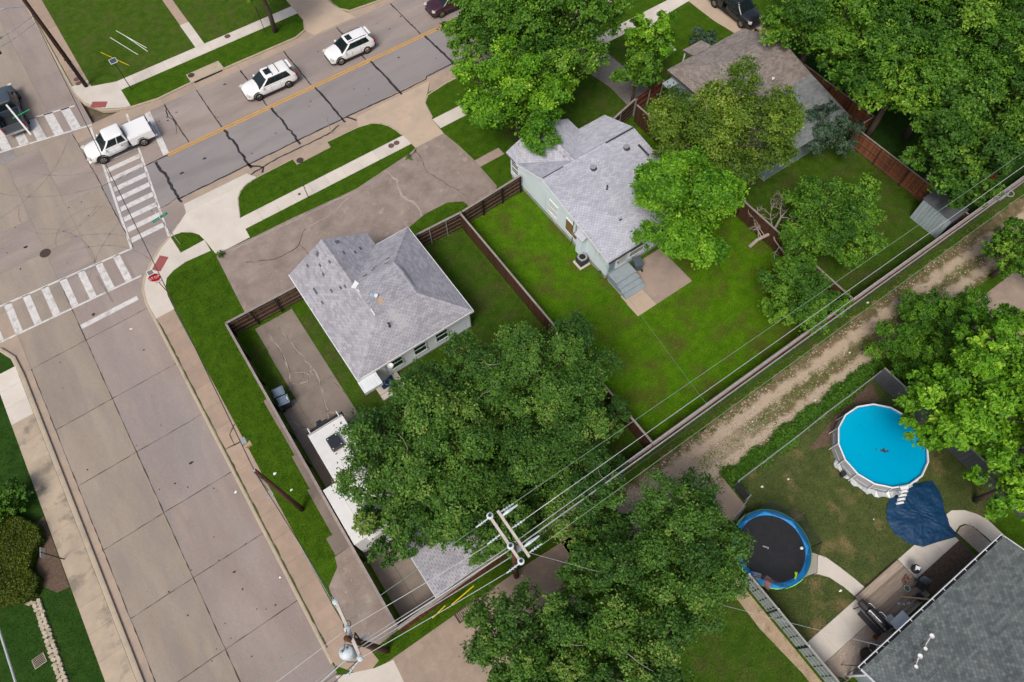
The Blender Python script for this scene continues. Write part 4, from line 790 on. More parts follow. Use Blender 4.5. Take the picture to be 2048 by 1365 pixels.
# ================================================================ house C
C = thing('house', 'blue sided house with brown shingle roof', 'house', (41, 25, 0))
x0, x1 = 36.4, 44.95
fl, fr, hl, rg, bl, br, ml, mr = (x0, 30.75, 2.9), (x1, 30.75, 2.9), (39.6, 27.2, 4.5), (x1, 27.2, 4.5), (x0, 18.4, 2.55), (x1, 18.4, 2.55), (37.5, 23.0, 3.45), (x1, 23.0, 3.45)
roof(C, [[fr, fl, hl, rg], [ml, mr, rg, hl], ([bl, br, mr, ml], 'shingle_cg'), [fl, (x0, 23.0, 2.9), ml, hl], ([(x0, 23.0, 2.9), bl, ml], 'shingle_cg')], 'shingle_c', 'roof_under_c', tab=.32, exp=.15, seed=12, singles=250)
pl, pr, pi, pj = (39.2, 31.9, 2.75), (41.3, 31.9, 2.75), (41.3, 30.6, 3.02), (39.2, 30.6, 3.02)
roof(C, [[pr, pl, pj, pi]], 'shingle_c', 'roof_under_c', tab=.32, exp=.15, singles=30)
part(C, 'wall', 'wall_blue', [(36.75, 18.7, .3, 44.6, 30.4, 2.5)]); part(C, 'foundation', 'found', [(36.8, 18.75, 0, 44.55, 30.35, .3)]); siding(C, 'x-', 36.75, 18.7, 30.4, .3, 2.5, 'wall_blue', .22)
b = MB(); b.add([(44.5, 18.8, 2.4), (44.5, 30.3, 2.6), (44.5, 27.2, 4.3), (44.5, 23, 3.25)], [(0, 1, 2, 3)]); b.build('gable_wall', 'wall_blue', C, world=True)
for x in (39.35, 41.15): part(C, 'porch_post', 'trim_white', [(x - .05, 31.65, 0, x + .05, 31.75, 2.62)])
window(C, (36.74, 25.5, 1.5), 1.0, 1.2, 'x-'); window(C, (43.2, 30.4, 1.5), 1.3, 1.2, 'y+'); window(C, (38.8, 18.7, 1.5), 1.2, 1.1, 'y-')
vent_pipe(C, (43.3, 27.0, 4.4), .09, .8, 'galv', 'white_dull', 'chimney_pipe'); vent_pipe(C, (41.6, 24.2, 3.75), .09, .2, 'white_dull'); vent_pipe(C, (40.9, 20.0, 2.8), .06, .25, 'dark')
part(C, 'side_canopy', 'metal_roof', [(35.6, 29.5, 2.2, 36.7, 30.3, 2.26)])
# ================================================================ house D
D = thing('house', 'house with dark slate shingle roof and white gutter', 'house', (20.8, -13, 0))
l, r_, rl, rr_ = (14.95, -9.05, 2.9), (26.62, -9.05, 2.9), (14.95, -15.5, 5.4), (26.62, -15.5, 5.4)
roof(D, [[r_, l, rl, rr_], [(14.95, -22, 2.9), (26.62, -22, 2.9), rr_, rl]], 'shingle_d', 'roof_under_d', tab=.24, exp=.14, seed=21)
part(D, 'wall', 'wall_grey', [(15.4, -21.5, 0, 26.2, -9.6, 2.72)])
b = MB(); b.add([(xx, y, z) for xx in (15.41, 26.19) for y, z in ((-21.5, 2.7), (-9.6, 2.7), (-15.5, 5.1))], [(0, 1, 2), (5, 4, 3)]); b.build('gable_wall', 'wall_grey', D, world=True)
gt = part(D, 'gutter', 'trim_white', [(14.9, -8.90, 2.76, 26.66, -8.86, 2.9), (14.9, -9.02, 2.76, 26.66, -8.87, 2.78)])
part(gt, 'gutter_inside', 'black', [(14.93, -9.02, 2.782, 26.63, -8.905, 2.80)])
for k in range(13): part(gt, 'gutter_bracket', 'trim_white', [(15.3 + k * .9, -9.04, 2.84, 15.33 + k * .9, -8.88, 2.87)])
b = MB(); b.beam((26.66, -9.05, 2.84), (26.66, -15.5, 5.34), .05, .16); b.beam((14.91, -9.05, 2.84), (14.91, -15.5, 5.34), .05, .16); b.build('rake_board', 'trim_white', D, world=True)
window(D, (24.2, -9.6, 1.5), 1.3, 1.1, 'y+'); window(D, (17.3, -9.6, 1.5), 1.3, 1.1, 'y+'); part(D, 'door', 'trim_white', [(20.4, -9.6, .1, 21.4, -9.52, 2.15)])
part(D, 'downpipe', 'trim_white', [(15.1, -9.56, .1, 15.2, -9.46, 2.6)])
for i, (x, y) in enumerate(((18.3, -10.0), (17.2, -10.25))):
    z = 2.9 + (-9.05 - y) / 6.45 * 2.5
    t = thing('roof_antenna', ('small dish with two arms on the slate roof' if i == 0 else 'folded white antenna bracket on the slate roof'), 'antenna', (x, y, z))
    b = MB(); b.tube([(0, 0, -.05), (0, 0, .3), (.45 - i * .2, .12, .4)], .02); b.tube([(0, 0, .3), (-.25, -.1, .35)], .018); b.build('arms', 'white_dull', t)
    b = MB(); b.lathe([(0, 0), (.07, .02), (.13, .07)], (.46 - i * .2, .12, .4), 10); b.lathe([(0, 0), (.06, .02), (.1, .05)], (-.26, -.1, .35), 10); b.build('dish', 'white_dull', t)
# ================================================================ sheds
S = thing('shed', 'grey shingled shed under the big dark tree', 'shed', (.8, 8.6, 0))
a, b_, c, d = (-1.35, 6.8, 2.3), (3.0, 6.8, 2.3), (3.0, 9.3, 3.2), (-1.35, 9.3, 3.2); e, f = (3.0, 11.8, 2.3), (-1.35, 11.8, 2.3)
roof(S, [[a, b_, c, d], [e, f, d, c]], 'shingle_a', 'roof_under', singles=150, caps=[(d, c)], seed=4)
part(S, 'wall', 'wall_white', [(-1.1, 7.0, 0, 2.8, 11.6, 2.15)])
b = MB(); b.beam((-1.38, 6.8, 2.22), (-1.38, 9.3, 3.12), .04, .18); b.beam((-1.38, 9.3, 3.12), (-1.38, 11.8, 2.22), .04, .18); b.build('rake_board', 'trim_white', S, world=True)
b = MB(); b.add([(-1.09, 7.0, 2.1), (-1.09, 11.6, 2.1), (-1.09, 9.3, 3.05)], [(0, 1, 2)]); b.build('gable_wall', 'wall_white', S, world=True)
def metal_roof(t, p, n, m, axis, nm='roof_panel', rib=True):
    """p: 4 corners (eave0, eave1, top1, top0)"""
    P = [Vector(q) for q in p]
    for k in range(n):
        a0, a1 = k / n, (k + 1) / n - .004 / n
        q = [P[0].lerp(P[1], a0), P[0].lerp(P[1], a1), P[3].lerp(P[2], a1), P[3].lerp(P[2], a0)]
        b = MB(); dn = Vector((0, 0, -.02)); b.add(q + [v + dn for v in q], [(0, 1, 2, 3), (7, 6, 5, 4), (0, 4, 5, 1), (1, 5, 6, 2), (2, 6, 7, 3), (3, 7, 4, 0)])
        if rib: b.beam(q[0] + Vector((0, 0, .012)), q[3] + Vector((0, 0, .012)), .035, .03)
        b.build(nm, m, t, world=True)
S = thing('shed', 'pale blue metal sided shed beside the alley fence', 'shed', (44.1, 8.3, 0))
for k in range(9): part(S, 'wall_panel', 'metal_roof', [(43.28, 7.05 + k * .28, .02, 43.32, 7.32 + k * .28, 2.18), (43.25, 7.05 + k * .28, .02, 43.28, 7.09 + k * .28, 2.18)])
part(S, 'wall', 'metal_shed', [(43.325, 7.06, 0, 44.9, 9.55, 2.12)])
metal_roof(S, [(43.2, 9.65, 2.2), (43.2, 6.98, 2.2), (45.0, 6.98, 2.3), (45.0, 9.65, 2.3)], 5, 'metal_shed', 'x')
S = thing('garage', 'grey roofed garage under the bright right hand tree', 'garage', (34.5, -6, 0))
roof(S, [[(31.9, -4.2, 2.4), (31.9, -12, 2.4), (34.5, -12, 3.3), (34.5, -4.2, 3.3)], [(37.2, -12, 2.4), (37.2, -4.2, 2.4), (34.5, -4.2, 3.3), (34.5, -12, 3.3)]], 'shingle_dark', 'roof_under', singles=120); part(S, 'wall', 'wall_grey', [(32.2, -11.7, 0, 36.9, -4.5, 2.3)])
# ---------------------------------------------------------------- fences
def fence(label, p0, p1, h=1.83, m='wood_brown', rail=1, posts='post_black', cap='cap_grey', pw=.14, gap=.005, nrail=3, step=2.4, name='wooden_fence', lean=.0, capw=.16, railm='rail', postw=.1):
    """pickets p0->p1; rail = +1 / -1 puts rails and posts on the left / right of p0->p1"""
    p0, p1 = Vector((p0[0], p0[1], 0)), Vector((p1[0], p1[1], 0)); d = p1 - p0; L_ = d.length; d.normalize(); n = Vector((-d.y, d.x, 0)); rz = math.atan2(d.y, d.x)
    t = thing(name, label, 'fence', p0, rz); cnt = int(L_ / (pw + gap)); st = L_ / cnt
    mes = []
    for v in range(3):
        b = MB(); hh = h - .012 * v; b.box((0, 0, hh / 2 + .03), (pw, .018 + .004 * v, hh - .06)); me = b.mesh('picket'); me.materials.append(MATS[m]); mes.append(me)
    extra = MB()
    for i in range(cnt):
        x = (i + .5) * st
        if i < 290:
            o = bpy.data.objects.new('picket', mes[random.randrange(3)]); COL.objects.link(o); o.parent = t; o.location = (x, random.uniform(-.004, .004), 0); o.rotation_euler = (random.uniform(-.006, .006), random.uniform(-.006, .006), 0)
        else: extra.box((x, 0, h / 2 + .03), (pw, .02, h - .06))
    if extra.v: extra.build('picket_run', m, t)['kind'] = 'stuff'
    for k in range(nrail):
        z = .25 + (h - .55) * k / max(1, nrail - 1); b = MB(); b.box((L_ / 2, rail * .035, z), (L_, .045, .09)); b.build('rail', railm, t)
    np_ = max(1, round(L_ / step))
    for k in range(np_ + 1):
        x = min(max(L_ * k / np_, postw / 2), L_ - postw / 2); b = MB(); b.box((x, rail * (.06 + postw / 2), h / 2 - .02), (postw, postw, h - .02)); b.build('post', posts, t)
    if cap:
        k = max(1, round(L_ / 2.4))
        for i in range(k):
            b = MB(); b.box(((i + .5) * L_ / k, rail * .03, h + .01), (L_ / k - .01, capw, .036)); b.build('cap_board', cap, t)
    return t
fence('dark fence panel left of the corner house, facing the driveway', (-3.9, 30.55), (1.6, 30.45), rail=-1, nrail=4, step=1.85)
fence('dark fence right of the corner house up to the dividing fence', (10.5, 29.3), (14.72, 29.1), rail=-1, nrail=4, step=1.4, posts='galv', postw=.06)
fence('dark fence ending at the pale blue house wall', (14.8, 29.1), (20.4, 29.4), rail=-1, nrail=4, step=1.9)
fence('long fence with grey cap along the side road verge', (-3.9, 30.5), (-4.02, 6.75), rail=1)
fence('dividing fence between the two back lawns', (14.55, 28.95), (14.5, 6.85), rail=1, m='wood_brown', posts='wood_brown', capw=.14)
fence('alley fence behind the corner house and grey shed', (-4.0, 6.7), (14.4, 6.7), m='wood_rust', rail=1, posts='wood_brown', capw=.2)
fence('alley fence behind the bright green lawn', (14.45, 6.7), (32.55, 6.7), m='wood_rust', rail=1, posts='wood_brown', capw=.22)
fence('rusty alley fence beside the pale blue shed', (32.6, 6.65), (55, 6.55), m='wood_orange', rail=1, posts='wood_brown', capw=.2)
fence('dark fence between bright lawn and brown roofed house', (32.6, 6.75), (32.6, 29.9), rail=-1, posts='wood_brown', m='wood_brown', capw=.14)
fence('fence from the pale blue house to the red gate', (29.0, 29.6), (33.0, 30.55), rail=-1, nrail=4, posts='galv', postw=.06)
fence('red painted gate fence at the gravel driveway end', (33.0, 30.55), (36.4, 30.95), rail=-1, m='wood_red', posts='cap_grey', cap=None, step=1.7)
fence('orange brown fence on the right of the far lawn', (45.15, 17.5), (45.15, 6.8), rail=-1, m='wood_orange', posts='wood_brown', capw=.1)
fence('rusty fence beside the brown roof', (47.3, 31), (47.3, 17.6), rail=-1, m='wood_orange', posts='wood_brown', capw=.1)
fence('short fence joining the two rusty fences', (45.2, 17.55), (47.25, 17.55), rail=1, m='wood_orange', posts='wood_brown', capw=.1)
# slate shadow-box fence by the trampoline: seen from its rail side
t = thing('slate_fence', 'slate grey panel fence left of the trampoline', 'fence', (13.9, -2.3, 0), R(-90)); L_ = 11.5
me = MB().box((0, 0, .92), (.138, .02, 1.72)).mesh('picket'); me.materials.append(MATS['fence_slate'])
for i in range(80):
    o = bpy.data.objects.new('picket', me); COL.objects.link(o); o.parent = t; o.location = (.07 + i * .1437, random.uniform(-.004, .004), 0)
for k in range(4): MB().box((L_ / 2, -.03, .22 + k * .48), (L_, .04, .075)).build('rail', 'fence_slate', t)
for k in range(6):
    MB().box((k * 2.28 + .05, -.075, .9), (.06, .06, 1.8)).build('post', 'fence_slate_dark', t)
    MB().box((k * 2.28 + .05, .02, 1.83), (.05, .05, .05)).build('post_cap', 'pool_white', t)
for i in range(19):
    for k in range(3): MB().box((.35 + i * .6, -.028, .455 + k * .48), (.06, .012, .38)).build('batten', 'fence_slate_dark', t)
MB().box((L_ / 2, 0, 1.79), (L_, .09, .035)).build('cap_board', 'fence_cap', t)
t = thing('metal_fence', 'dark ribbed metal fence right of the pool', 'fence', (30.35, 1.95, 0), R(-90))
me = MB().box((0, 0, .86), (.25, .03, 1.68)).box((-.11, -.025, .86), (.03, .03, 1.68)).mesh('panel'); me.materials.append(MATS['metal_shed'])
for i in range(46):
    o = bpy.data.objects.new('panel', me); COL.objects.link(o); o.parent = t; o.location = (.13 + i * .256, 0, 0)
for k in range(6): MB().box((.05 + k * 2.33, .06, .86), (.07, .07, 1.72)).build('post', 'fence_slate_dark', t)
MB().box((5.9, .0, 1.72), (11.8, .1, .04)).build('cap_board', 'fence_cap', t)
# chain link fence
t = thing('chain_link_fence', 'chain link fence between alley and pool yard', 'fence', (17.4, 1.95, 0)); L_ = 12.9
for k in range(6): MB().cyl((k * L_ / 5, 0, 0), (k * L_ / 5, 0, 1.3), .03, n=8).build('post', 'galv', t)
b = MB(); b.tube([(k * L_ / 5, random.uniform(-.03, .03), 1.27) for k in range(6)], .035, 8); b.build('top_rail', 'galv', t)
b = MB()
for k in range(int(L_ / .09)):
    x = k * .09
    for s in (-1, 1):
        a = (x, 0, .05); c = (x + s * 1.15, 0, 1.22)
        if 0 <= c[0] <= L_: b.add([(a[0] - .004, .001 * s, a[2]), (a[0] + .004, .001 * s, a[2]), (c[0] + .004, .001 * s, c[2]), (c[0] - .004, .001 * s, c[2])], [(0, 1, 2, 3)])
b.build('wire_mesh', 'galv', t)['kind'] = 'stuff'
# dark metal gate panels near the trampoline
t = thing('metal_gate', 'dark ribbed metal gate by the trampoline', 'gate', (17.38, 1.92, 0), R(-90))
for k in range(5): MB().box((.1 + k * .2, 0, .62), (.19, .03, 1.2)).box((.02 + k * .2, -.025, .62), (.03, .03, 1.2)).build('panel', 'metal_dark', t)
for x in (0, 1.02): MB().cyl((x, .03, 0), (x, .03, 1.35), .03, n=8).build('post', 'galv', t)
b = MB(); b.tube([(1.02, .03, 1.25), (1.3, -1.0, 1.25), (1.4, -1.7, 1.2)], .025); b.build('frame_bar', 'galv', t)
# ---------------------------------------------------------------- utility poles
def insul(t, p, q, m='tank'):
    p, q = Vector(p), Vector(q); b = MB(); b.tube([p, q], .035, 8)
    for k in range(3): c = p.lerp(q, .3 + k * .2); e = p.lerp(q, .34 + k * .2); b.cyl(c, e, .075, n=10)
    return b.build('insulator', m, t)
t = thing('utility_pole', 'brown utility pole with twin pale crossarms over the alley', 'utility pole', (3.12, 5.44, 0))
MB().tube([(0, 0, 0), (0, 0, 5), (0, 0, 9.6)], [.17, .15, .12], 12).build('pole', 'pole_wood', t, smooth=True)
for i, x in enumerate((-.17, .30)):
    MB().box((x, .45, 9.42 + .1 * (1 - i)), (.13, 2.65, .13)).build('crossarm', 'arm_pale', t)
for y in (-.85, .0, 1.72):
    b = MB(); b.lathe([(0, .26), (.06, .26), (.075, .2), (.17, .17), (.17, .12), (.08, .08), (.06, 0)], (-.17, y, 9.58), 14); b.build('insulator', 'tank', t)
    MB().disc((-.17, y, 9.852), .085, 12, .015).build('insulator_top', 'dark', t)
for y in (-.7, .7, 1.65): insul(t, (.36, y, 9.4), (1.15, y, 9.3))
for y in (-.85, .75, 1.72): insul(t, (-.24, y, 9.5), (-1.0, y, 9.42))
for y in (-.35, 1.45): b = MB(); b.tube([(.36, y, 9.42), (.7, y, 9.5), (1.25, y, 9.45)], [.05, .09, .04], 8); b.build('fuse_cutout', 'tank', t)
b = MB(); b.beam((0, 0, 8.4), (-.12, 1.2, 9.4), .05, .05); b.beam((0, 0, 8.4), (-.12, -.7, 9.4), .05, .05); b.build('brace', 'galv', t)
MB().box((.25, .1, 7.1), (.5, .3, .25)).build('cable_box', 'galv', t)
t = thing('utility_pole', 'leaning view utility pole carrying a grey transformer', 'utility pole', (-5.3, 6.4, 0))
MB().tube([(0, 0, 0), (0, 0, 5), (0, 0, 9.6)], [.19, .17, .13], 12).build('pole', 'pole_wood', t, smooth=True)
MB().beam((.05, -1.0, 9.0), (.25, 1.75, 9.0), .14, .14).build('crossarm', 'arm_pale', t)
for p in ((.05, -1.0), (.25, 1.75), (.15, .4)): b = MB(); b.lathe([(0, .2), (.06, .2), (.14, .14), (.14, .1), (.06, .06), (.06, 0)], (p[0], p[1], 9.07), 12); b.build('insulator', 'tank', t)
tf = MB(); tf.lathe([(0, 1.05), (.26, 1.02), (.34, .95), (.35, .1), (.3, 0), (0, 0)], (-.45, -.3, 7.6), 20); tf = tf.build('transformer', 'tank', t, smooth=True)
for s in (-.12, .12): b = MB(); b.lathe([(0, .3), (.03, .3), (.07, .2), (.04, .12), (.06, 0)], (-.45 + s, -.2, 8.62), 10); b.build('bushing', 'galv', tf)
b = MB(); b.tube([(-.75, -.1, 7.5), (-.8, -.5, 7.4), (-.45, -.75, 7.45), (-.1, -.6, 7.6)], .02); b.tube([(-.4, -.2, 8.9), (-.1, .1, 9.2), (.15, .4, 9.3)], .015); b.build('leads', 'wire_dark', tf)
b = MB(); b.tube([(0, .05, 7.9), (.1, .4, 7.4), (.05, 0, 6.6)], .04); b.build('cable', 'wire_dark', t)
b = MB(); b.box((.25, .12, 6.7), (.7, .1, .1)); b.build('bracket', 'white_dull', t); insul(t, (-.1, -1.0, 9.0), (-.95, -1.3, 8.9))
b = MB(); b.lathe([(.2, 0), (.2, .05), (.16, .05), (.16, 0)], (.1, .75, 8.3), 14); b.build('cable_loop', 'wire_dark', t)
t = thing('utility_pole', 'plain brown utility pole in the side road verge', 'utility pole', (-5.6, 16.48, 0))
MB().tube([(0, 0, 0), (0, 0, 4), (0, 0, 8.3)], [.16, .14, .11], 12).build('pole', 'pole_wood', t, smooth=True)
b = MB(); b.tube([(-.05, .1, 7.9), (-.1, -.3, 7.3), (-.12, -.75, 6.9)], .04); b.build('cable', 'wire_dark', t); b = MB(); b.lathe([(.2, 0), (.2, .05), (.15, .05), (.15, 0)], (-.15, -1.0, 6.9), 14); b.build('cable_loop', 'galv', t)
MB().box((-.02, 0, 8.33), (.12, .12, .08)).build('pole_cap', 'galv', t)
t = thing('utility_pole', 'very dark utility pole at the upper left corner', 'utility pole', (-4.3, 62.3, 0))
MB().tube([(0, 0, 0), (0, 0, 5), (0, 0, 10.5)], [.2, .18, .14], 12).build('pole', 'pole_dark', t, smooth=True)
MB().box((.16, -.02, 1.3), (.12, .16, 2.6)).build('cable_guard', 'steel', t); MB().box((-.19, -.1, 2.0), (.02, .14, .22)).build('number_plate', 'sign_white', t); MB().box((-.19, -.1, 1.65), (.02, .12, .16)).build('number_plate', 'sign_white', t); MB().box((-.18, -.08, 4.4), (.02, .16, .4)).build('tag', 'galv', t)
b = MB(); b.tube([(0, 0, 8.0), (-1.6, -.1, 8.5), (-3.0, -.2, 8.6)], .05); b.build('lamp_arm', 'steel', t); b = MB(); b.lathe([(0, .18), (.12, .16), (.2, .05), (.26, -.1), (.15, -.2), (0, -.22)], (-3.1, -.2, 8.5), 14); b.build('lamp_head', 'lamp_glass', t)
for z, l in ((7.2, 4.6), (6.7, 4.2)): b = MB(); b.tube([(0, 0, z), (-l / 2, -.8, z - .1), (-l, -1.6, z - .05)], .035); b.build('span_cable', 'galv', t)
b = MB(); b.box((-3.4, -1.15, 7.15), (.9, .2, .18), rz=.35); b.build('cable_box', 'galv', t)
t = thing('traffic_signal', 'dark traffic signal head hanging at the upper left edge', 'traffic signal', (-8.4, 62.9, 5.6))
b = MB(); b.box((0, 0, 0), (.36, .3, 1.05)); b.build('housing', 'sign_green' if 0 else 'paint_black', t)
for k in range(3): b = MB(); b.cyl((0, -.15, .33 - k * .33), (0, -.3, .33 - k * .33), .14, n=12); b.build('visor', 'paint_black', t)
MB().cyl((0, 0, .5), (0, 0, .9), .03).build('hanger', 'galv', t)
t = thing('cable_loop', 'coiled cable hardware hanging at the right edge of the alley', 'cable loop', (43.6, 5.6, 6.4))
b = MB(); b.lathe([(.32, 0), (.32, .05), (.26, .05), (.26, 0)], n=14); b.build('loop', 'galv', t); MB().box((-.5, 0, 0), (.9, .1, .1)).build('clamp', 'galv', t); MB().box((-1.6, .1, 0), (.8, .07, .07)).build('splice', 'wire_light', t)
# ---------------------------------------------------------------- overhead wires
def wire(label, p, q, r, m, sag=.25, n=24, group=None):
    p, q = Vector(p), Vector(q); b = MB()
    b.tube([p.lerp(q, k / n) + Vector((0, 0, -4 * sag * (k / n) * (1 - k / n))) for k in range(n + 1)], r, 5)
    o = b.build('overhead_wire', m, smooth=True); tag(o, label, 'wire', group); return o
E_ = 3.12; F_ = 78.0
wire('thin wire crossing the bright back lawn', (E_ + 1.1, 7.1, 9.3), (F_, 6.5, 9.35), .014, 'wire_green', .5, 40)
wire('thin wire over the alley wheel tracks', (E_ + 1.1, 4.7, 9.3), (F_, 4.5, 9.35), .014, 'wire_green', .3)
wire('bright wire nearest the cap of the long alley fence', (E_ + 1.1, 6.15, 9.3), (F_, 5.9, 9.35), .02, 'wire_light', .3)
wire('thick grey cable above the long alley fence', (E_, 5.65, 7.2), (F_, 5.55, 7.2), .045, 'galv', .35)
wire('pale cable beside the thick alley cable', (E_, 5.85, 7.5), (F_, 5.8, 7.5), .022, 'wire_light', .35)
wire('dark cable under the thick alley cable', (E_, 5.5, 6.7), (F_, 5.45, 6.7), .03, 'wire_dark', .4)
wire('thin wire left of the twin crossarms to the transformer pole', (E_ - 1.0, 7.15, 9.42), (-13, 7.3, 8.9), .014, 'wire_green', .15)
wire('bright wire from the twin crossarms to the transformer pole', (E_ - 1.0, 6.15, 9.42), (-5.15, 6.8, 9.2), .018, 'wire_light', .15)
wire('low bright wire along the shed fence', (E_ - 1.0, 4.6, 9.42), (-5.25, 5.4, 9.2), .018, 'wire_light', .15)
wire('thick pale cable between the two alley poles', (E_, 5.7, 7.4), (-5.3, 6.2, 7.0), .035, 'wire_light', .15)
wire('thin pale cable beside the thick one over the shed', (E_, 5.8, 7.7), (-5.3, 6.3, 7.3), .018, 'wire_light', .2)
wire('grey cable just below the thick one over the shed', (E_, 5.45, 6.9), (-5.3, 6.1, 6.7), .03, 'galv', .2)
wire('bright cable leaving the bottom of the picture by the transformer', (-5.3, 6.2, 7.0), (-14, 5.2, 7.3), .035, 'wire_light', .15)
wire('dark cable with splice leaving by the transformer pole', (-5.35, 5.4, 9.1), (-14, 4.4, 9.0), .022, 'wire_dark', .15)
wire('thin wire leaving the bottom of the picture left of the transformer', (-5.15, 6.8, 9.2), (-14, 6.6, 9.2), .014, 'wire_light', .15)
wire('faint lower wire left of the transformer', (-5.3, 6.3, 6.6), (-14, 5.9, 6.8), .014, 'galv', .2)
wire('wire from the transformer pole up to the verge pole', (-5.05, 8.1, 9.1), (-5.65, 16.5, 8.2), .022, 'wire_dark', .1)
wire('long dark wire crossing the stop sign corner', (-5.65, 16.5, 8.15), (-4.3, 62.3, 8.2), .026, 'wire_dark', .25, 40)
wire('thin wire beside the verge pole over the grass', (-5.65, 16.5, 7.6), (-5.3, 8.0, 8.2), .012, 'wire_light', .1)
wire('thick pale wire at the lower left corner', (-18.6, 34, 9.4), (-18.3, 4, 9.2), .055, 'wire_light', .4)
wire('middle pale wire at the lower left corner', (-19.5, 34, 9.4), (-19.4, 4, 9.2), .028, 'wire_light', .4)
wire('thin green wire at the lower left corner', (-20.0, 34, 9.4), (-19.9, 4, 9.2), .016, 'wire_green', .4)
wire('pale guy wire running up left from the dark corner pole', (-7.9, 63.4, 7.3), (-5.0, 78, 10), .03, 'wire_light', .1)
wire('thin wire over the far lawn', (-4.3, 62.3, 8.6), (24, 70, 7), .008, 'wire_green', .3)
wire('thin service wire to the pale blue house', (20.6, 22.5, 2.9), (16.6, 5.8, 7.0), .008, 'wire_green', .3)
wire('service wire crossing the bottom trees', (3.4, 5.5, 7.2), (17.0, -9.4, 3.2), .01, 'wire_light', .4)
for lab, p, q in (('left yellow guy guard by the drain', (-2.2, 6.35, .05), (-1.2, 6.25, 1.6)), ('right yellow guy guard by the drain', (-.9, 6.3, .2), (.7, 6.1, 2.3))):
    b = MB(); b.tube([p, q], .035, 8); o = b.build('guy_guard', 'yellow_tube'); tag(o, lab, 'guy guard')
# ---------------------------------------------------------------- vehicles (local: x forward, z up)
def loft(stations, m, name, parent, sub=1):
    """stations: (x, halfwidth, z_sill, z_shoulder, z_top); closed shell"""
    b = MB(); vs = []; k = 11
    for (x, w, zs, zh, zt) in stations:
        half = [(.55 * w, zs), (.93 * w, zs + .03), (w, zs + .2), (w * 1.0, (zs + zh) / 2 + .06), (w * .965, zh)]
        ring = half + [(w * .80, zt)] ; full = ring + [(-a, c) for a, c in ring[::-1]]
        for a, c in full: vs.append((x, a, c))
        k = len(full)
    n = len(stations); fs = []
    for i in range(n - 1):
        for j in range(k): fs.append((i * k + j, i * k + (j + 1) % k, (i + 1) * k + (j + 1) % k, (i + 1) * k + j))
    fs.append(tuple(range(k - 1, -1, -1))); fs.append(tuple((n - 1) * k + j for j in range(k)))
    b.add(vs, fs); return b.build(name, m, parent, smooth=True, sub=sub)
def wheel(t, x, y, r=.37, w=.24, rim='rim', arch=True):
    s = 1 if y > 0 else -1
    g = thing_part('wheel', t, (x, y, r))
    b = MB(); pr = [(r * .62, -w / 2), (r * .95, -w / 2), (r, -w * .36), (r, w * .36), (r * .95, w / 2), (r * .62, w / 2)]
    n = 22; vs = []
    for k in range(n):
        a = 2 * math.pi * k / n
        for q, z in pr: vs.append((q * math.cos(a), z, q * math.sin(a)))
    m = len(pr); fs = [(k * m + i, k * m + i + 1, ((k + 1) % n) * m + i + 1, ((k + 1) % n) * m + i) for k in range(n) for i in range(m - 1)]
    b.add(vs, fs); b.build('tyre', 'rubber', g, smooth=True)
    b = MB(); b.cyl((0, -w * .3, 0), (0, s * w * .36, 0), r * .63, n=20); b.build('hub', 'plastic_dark', g)
    b = MB()
    for k in range(5):
        a = 2 * math.pi * k / 5; b.box((math.cos(a) * r * .33, s * w * .40, math.sin(a) * r * .33), (r * .6, .03, .075), mtx=Matrix.Rotation(-a, 4, 'Y'))
    b.cyl((0, s * w * .33, 0), (0, s * w * .44, 0), r * .15, n=10)
    ring = []
    for k in range(18):
        a0, a1 = 2 * math.pi * k / 18, 2 * math.pi * (k + 1) / 18
        b.add([(q * math.cos(a), s * w * .42, q * math.sin(a)) for a in (a0, a1) for q in (r * .52, r * .65)], [(0, 1, 3, 2)])
    b.build('rim', rim, g)
    if arch:
        b = MB(); n = 16; ro, ri = r * 1.3, r * 1.06; ys = y + s * (w / 2 - .055)
        vs = []
        for k in range(n + 1):
            a = math.pi * (-.04 + 1.08 * k / n)
            for q, yy in ((ri, ys + s * .02), (ro, ys + s * .02), (ro, ys - s * .25), (ri, ys - s * .25)): vs.append((x + q * math.cos(a), yy, r + q * math.sin(a)))
        fs = []
        for k in range(n):
            for i in range(4): fs.append((k * 4 + i, k * 4 + (i + 1) % 4, (k + 1) * 4 + (i + 1) % 4, (k + 1) * 4 + i))
        b.add(vs, fs + [(0, 1, 2, 3), tuple(n * 4 + i for i in (3, 2, 1, 0))])
        b.face([(x + ri * 1.02 * math.cos(math.pi * k / 12), ys + s * .006, r + ri * 1.02 * math.sin(math.pi * k / 12)) for k in range(13)])
        b.build('wheel_arch', 'plastic_dark', t)
def thing_part(name, parent, loc):
    o = bpy.data.objects.new(name, None); COL.objects.link(o); o.parent = parent; o.location = loc; o.empty_display_size = .1; return o
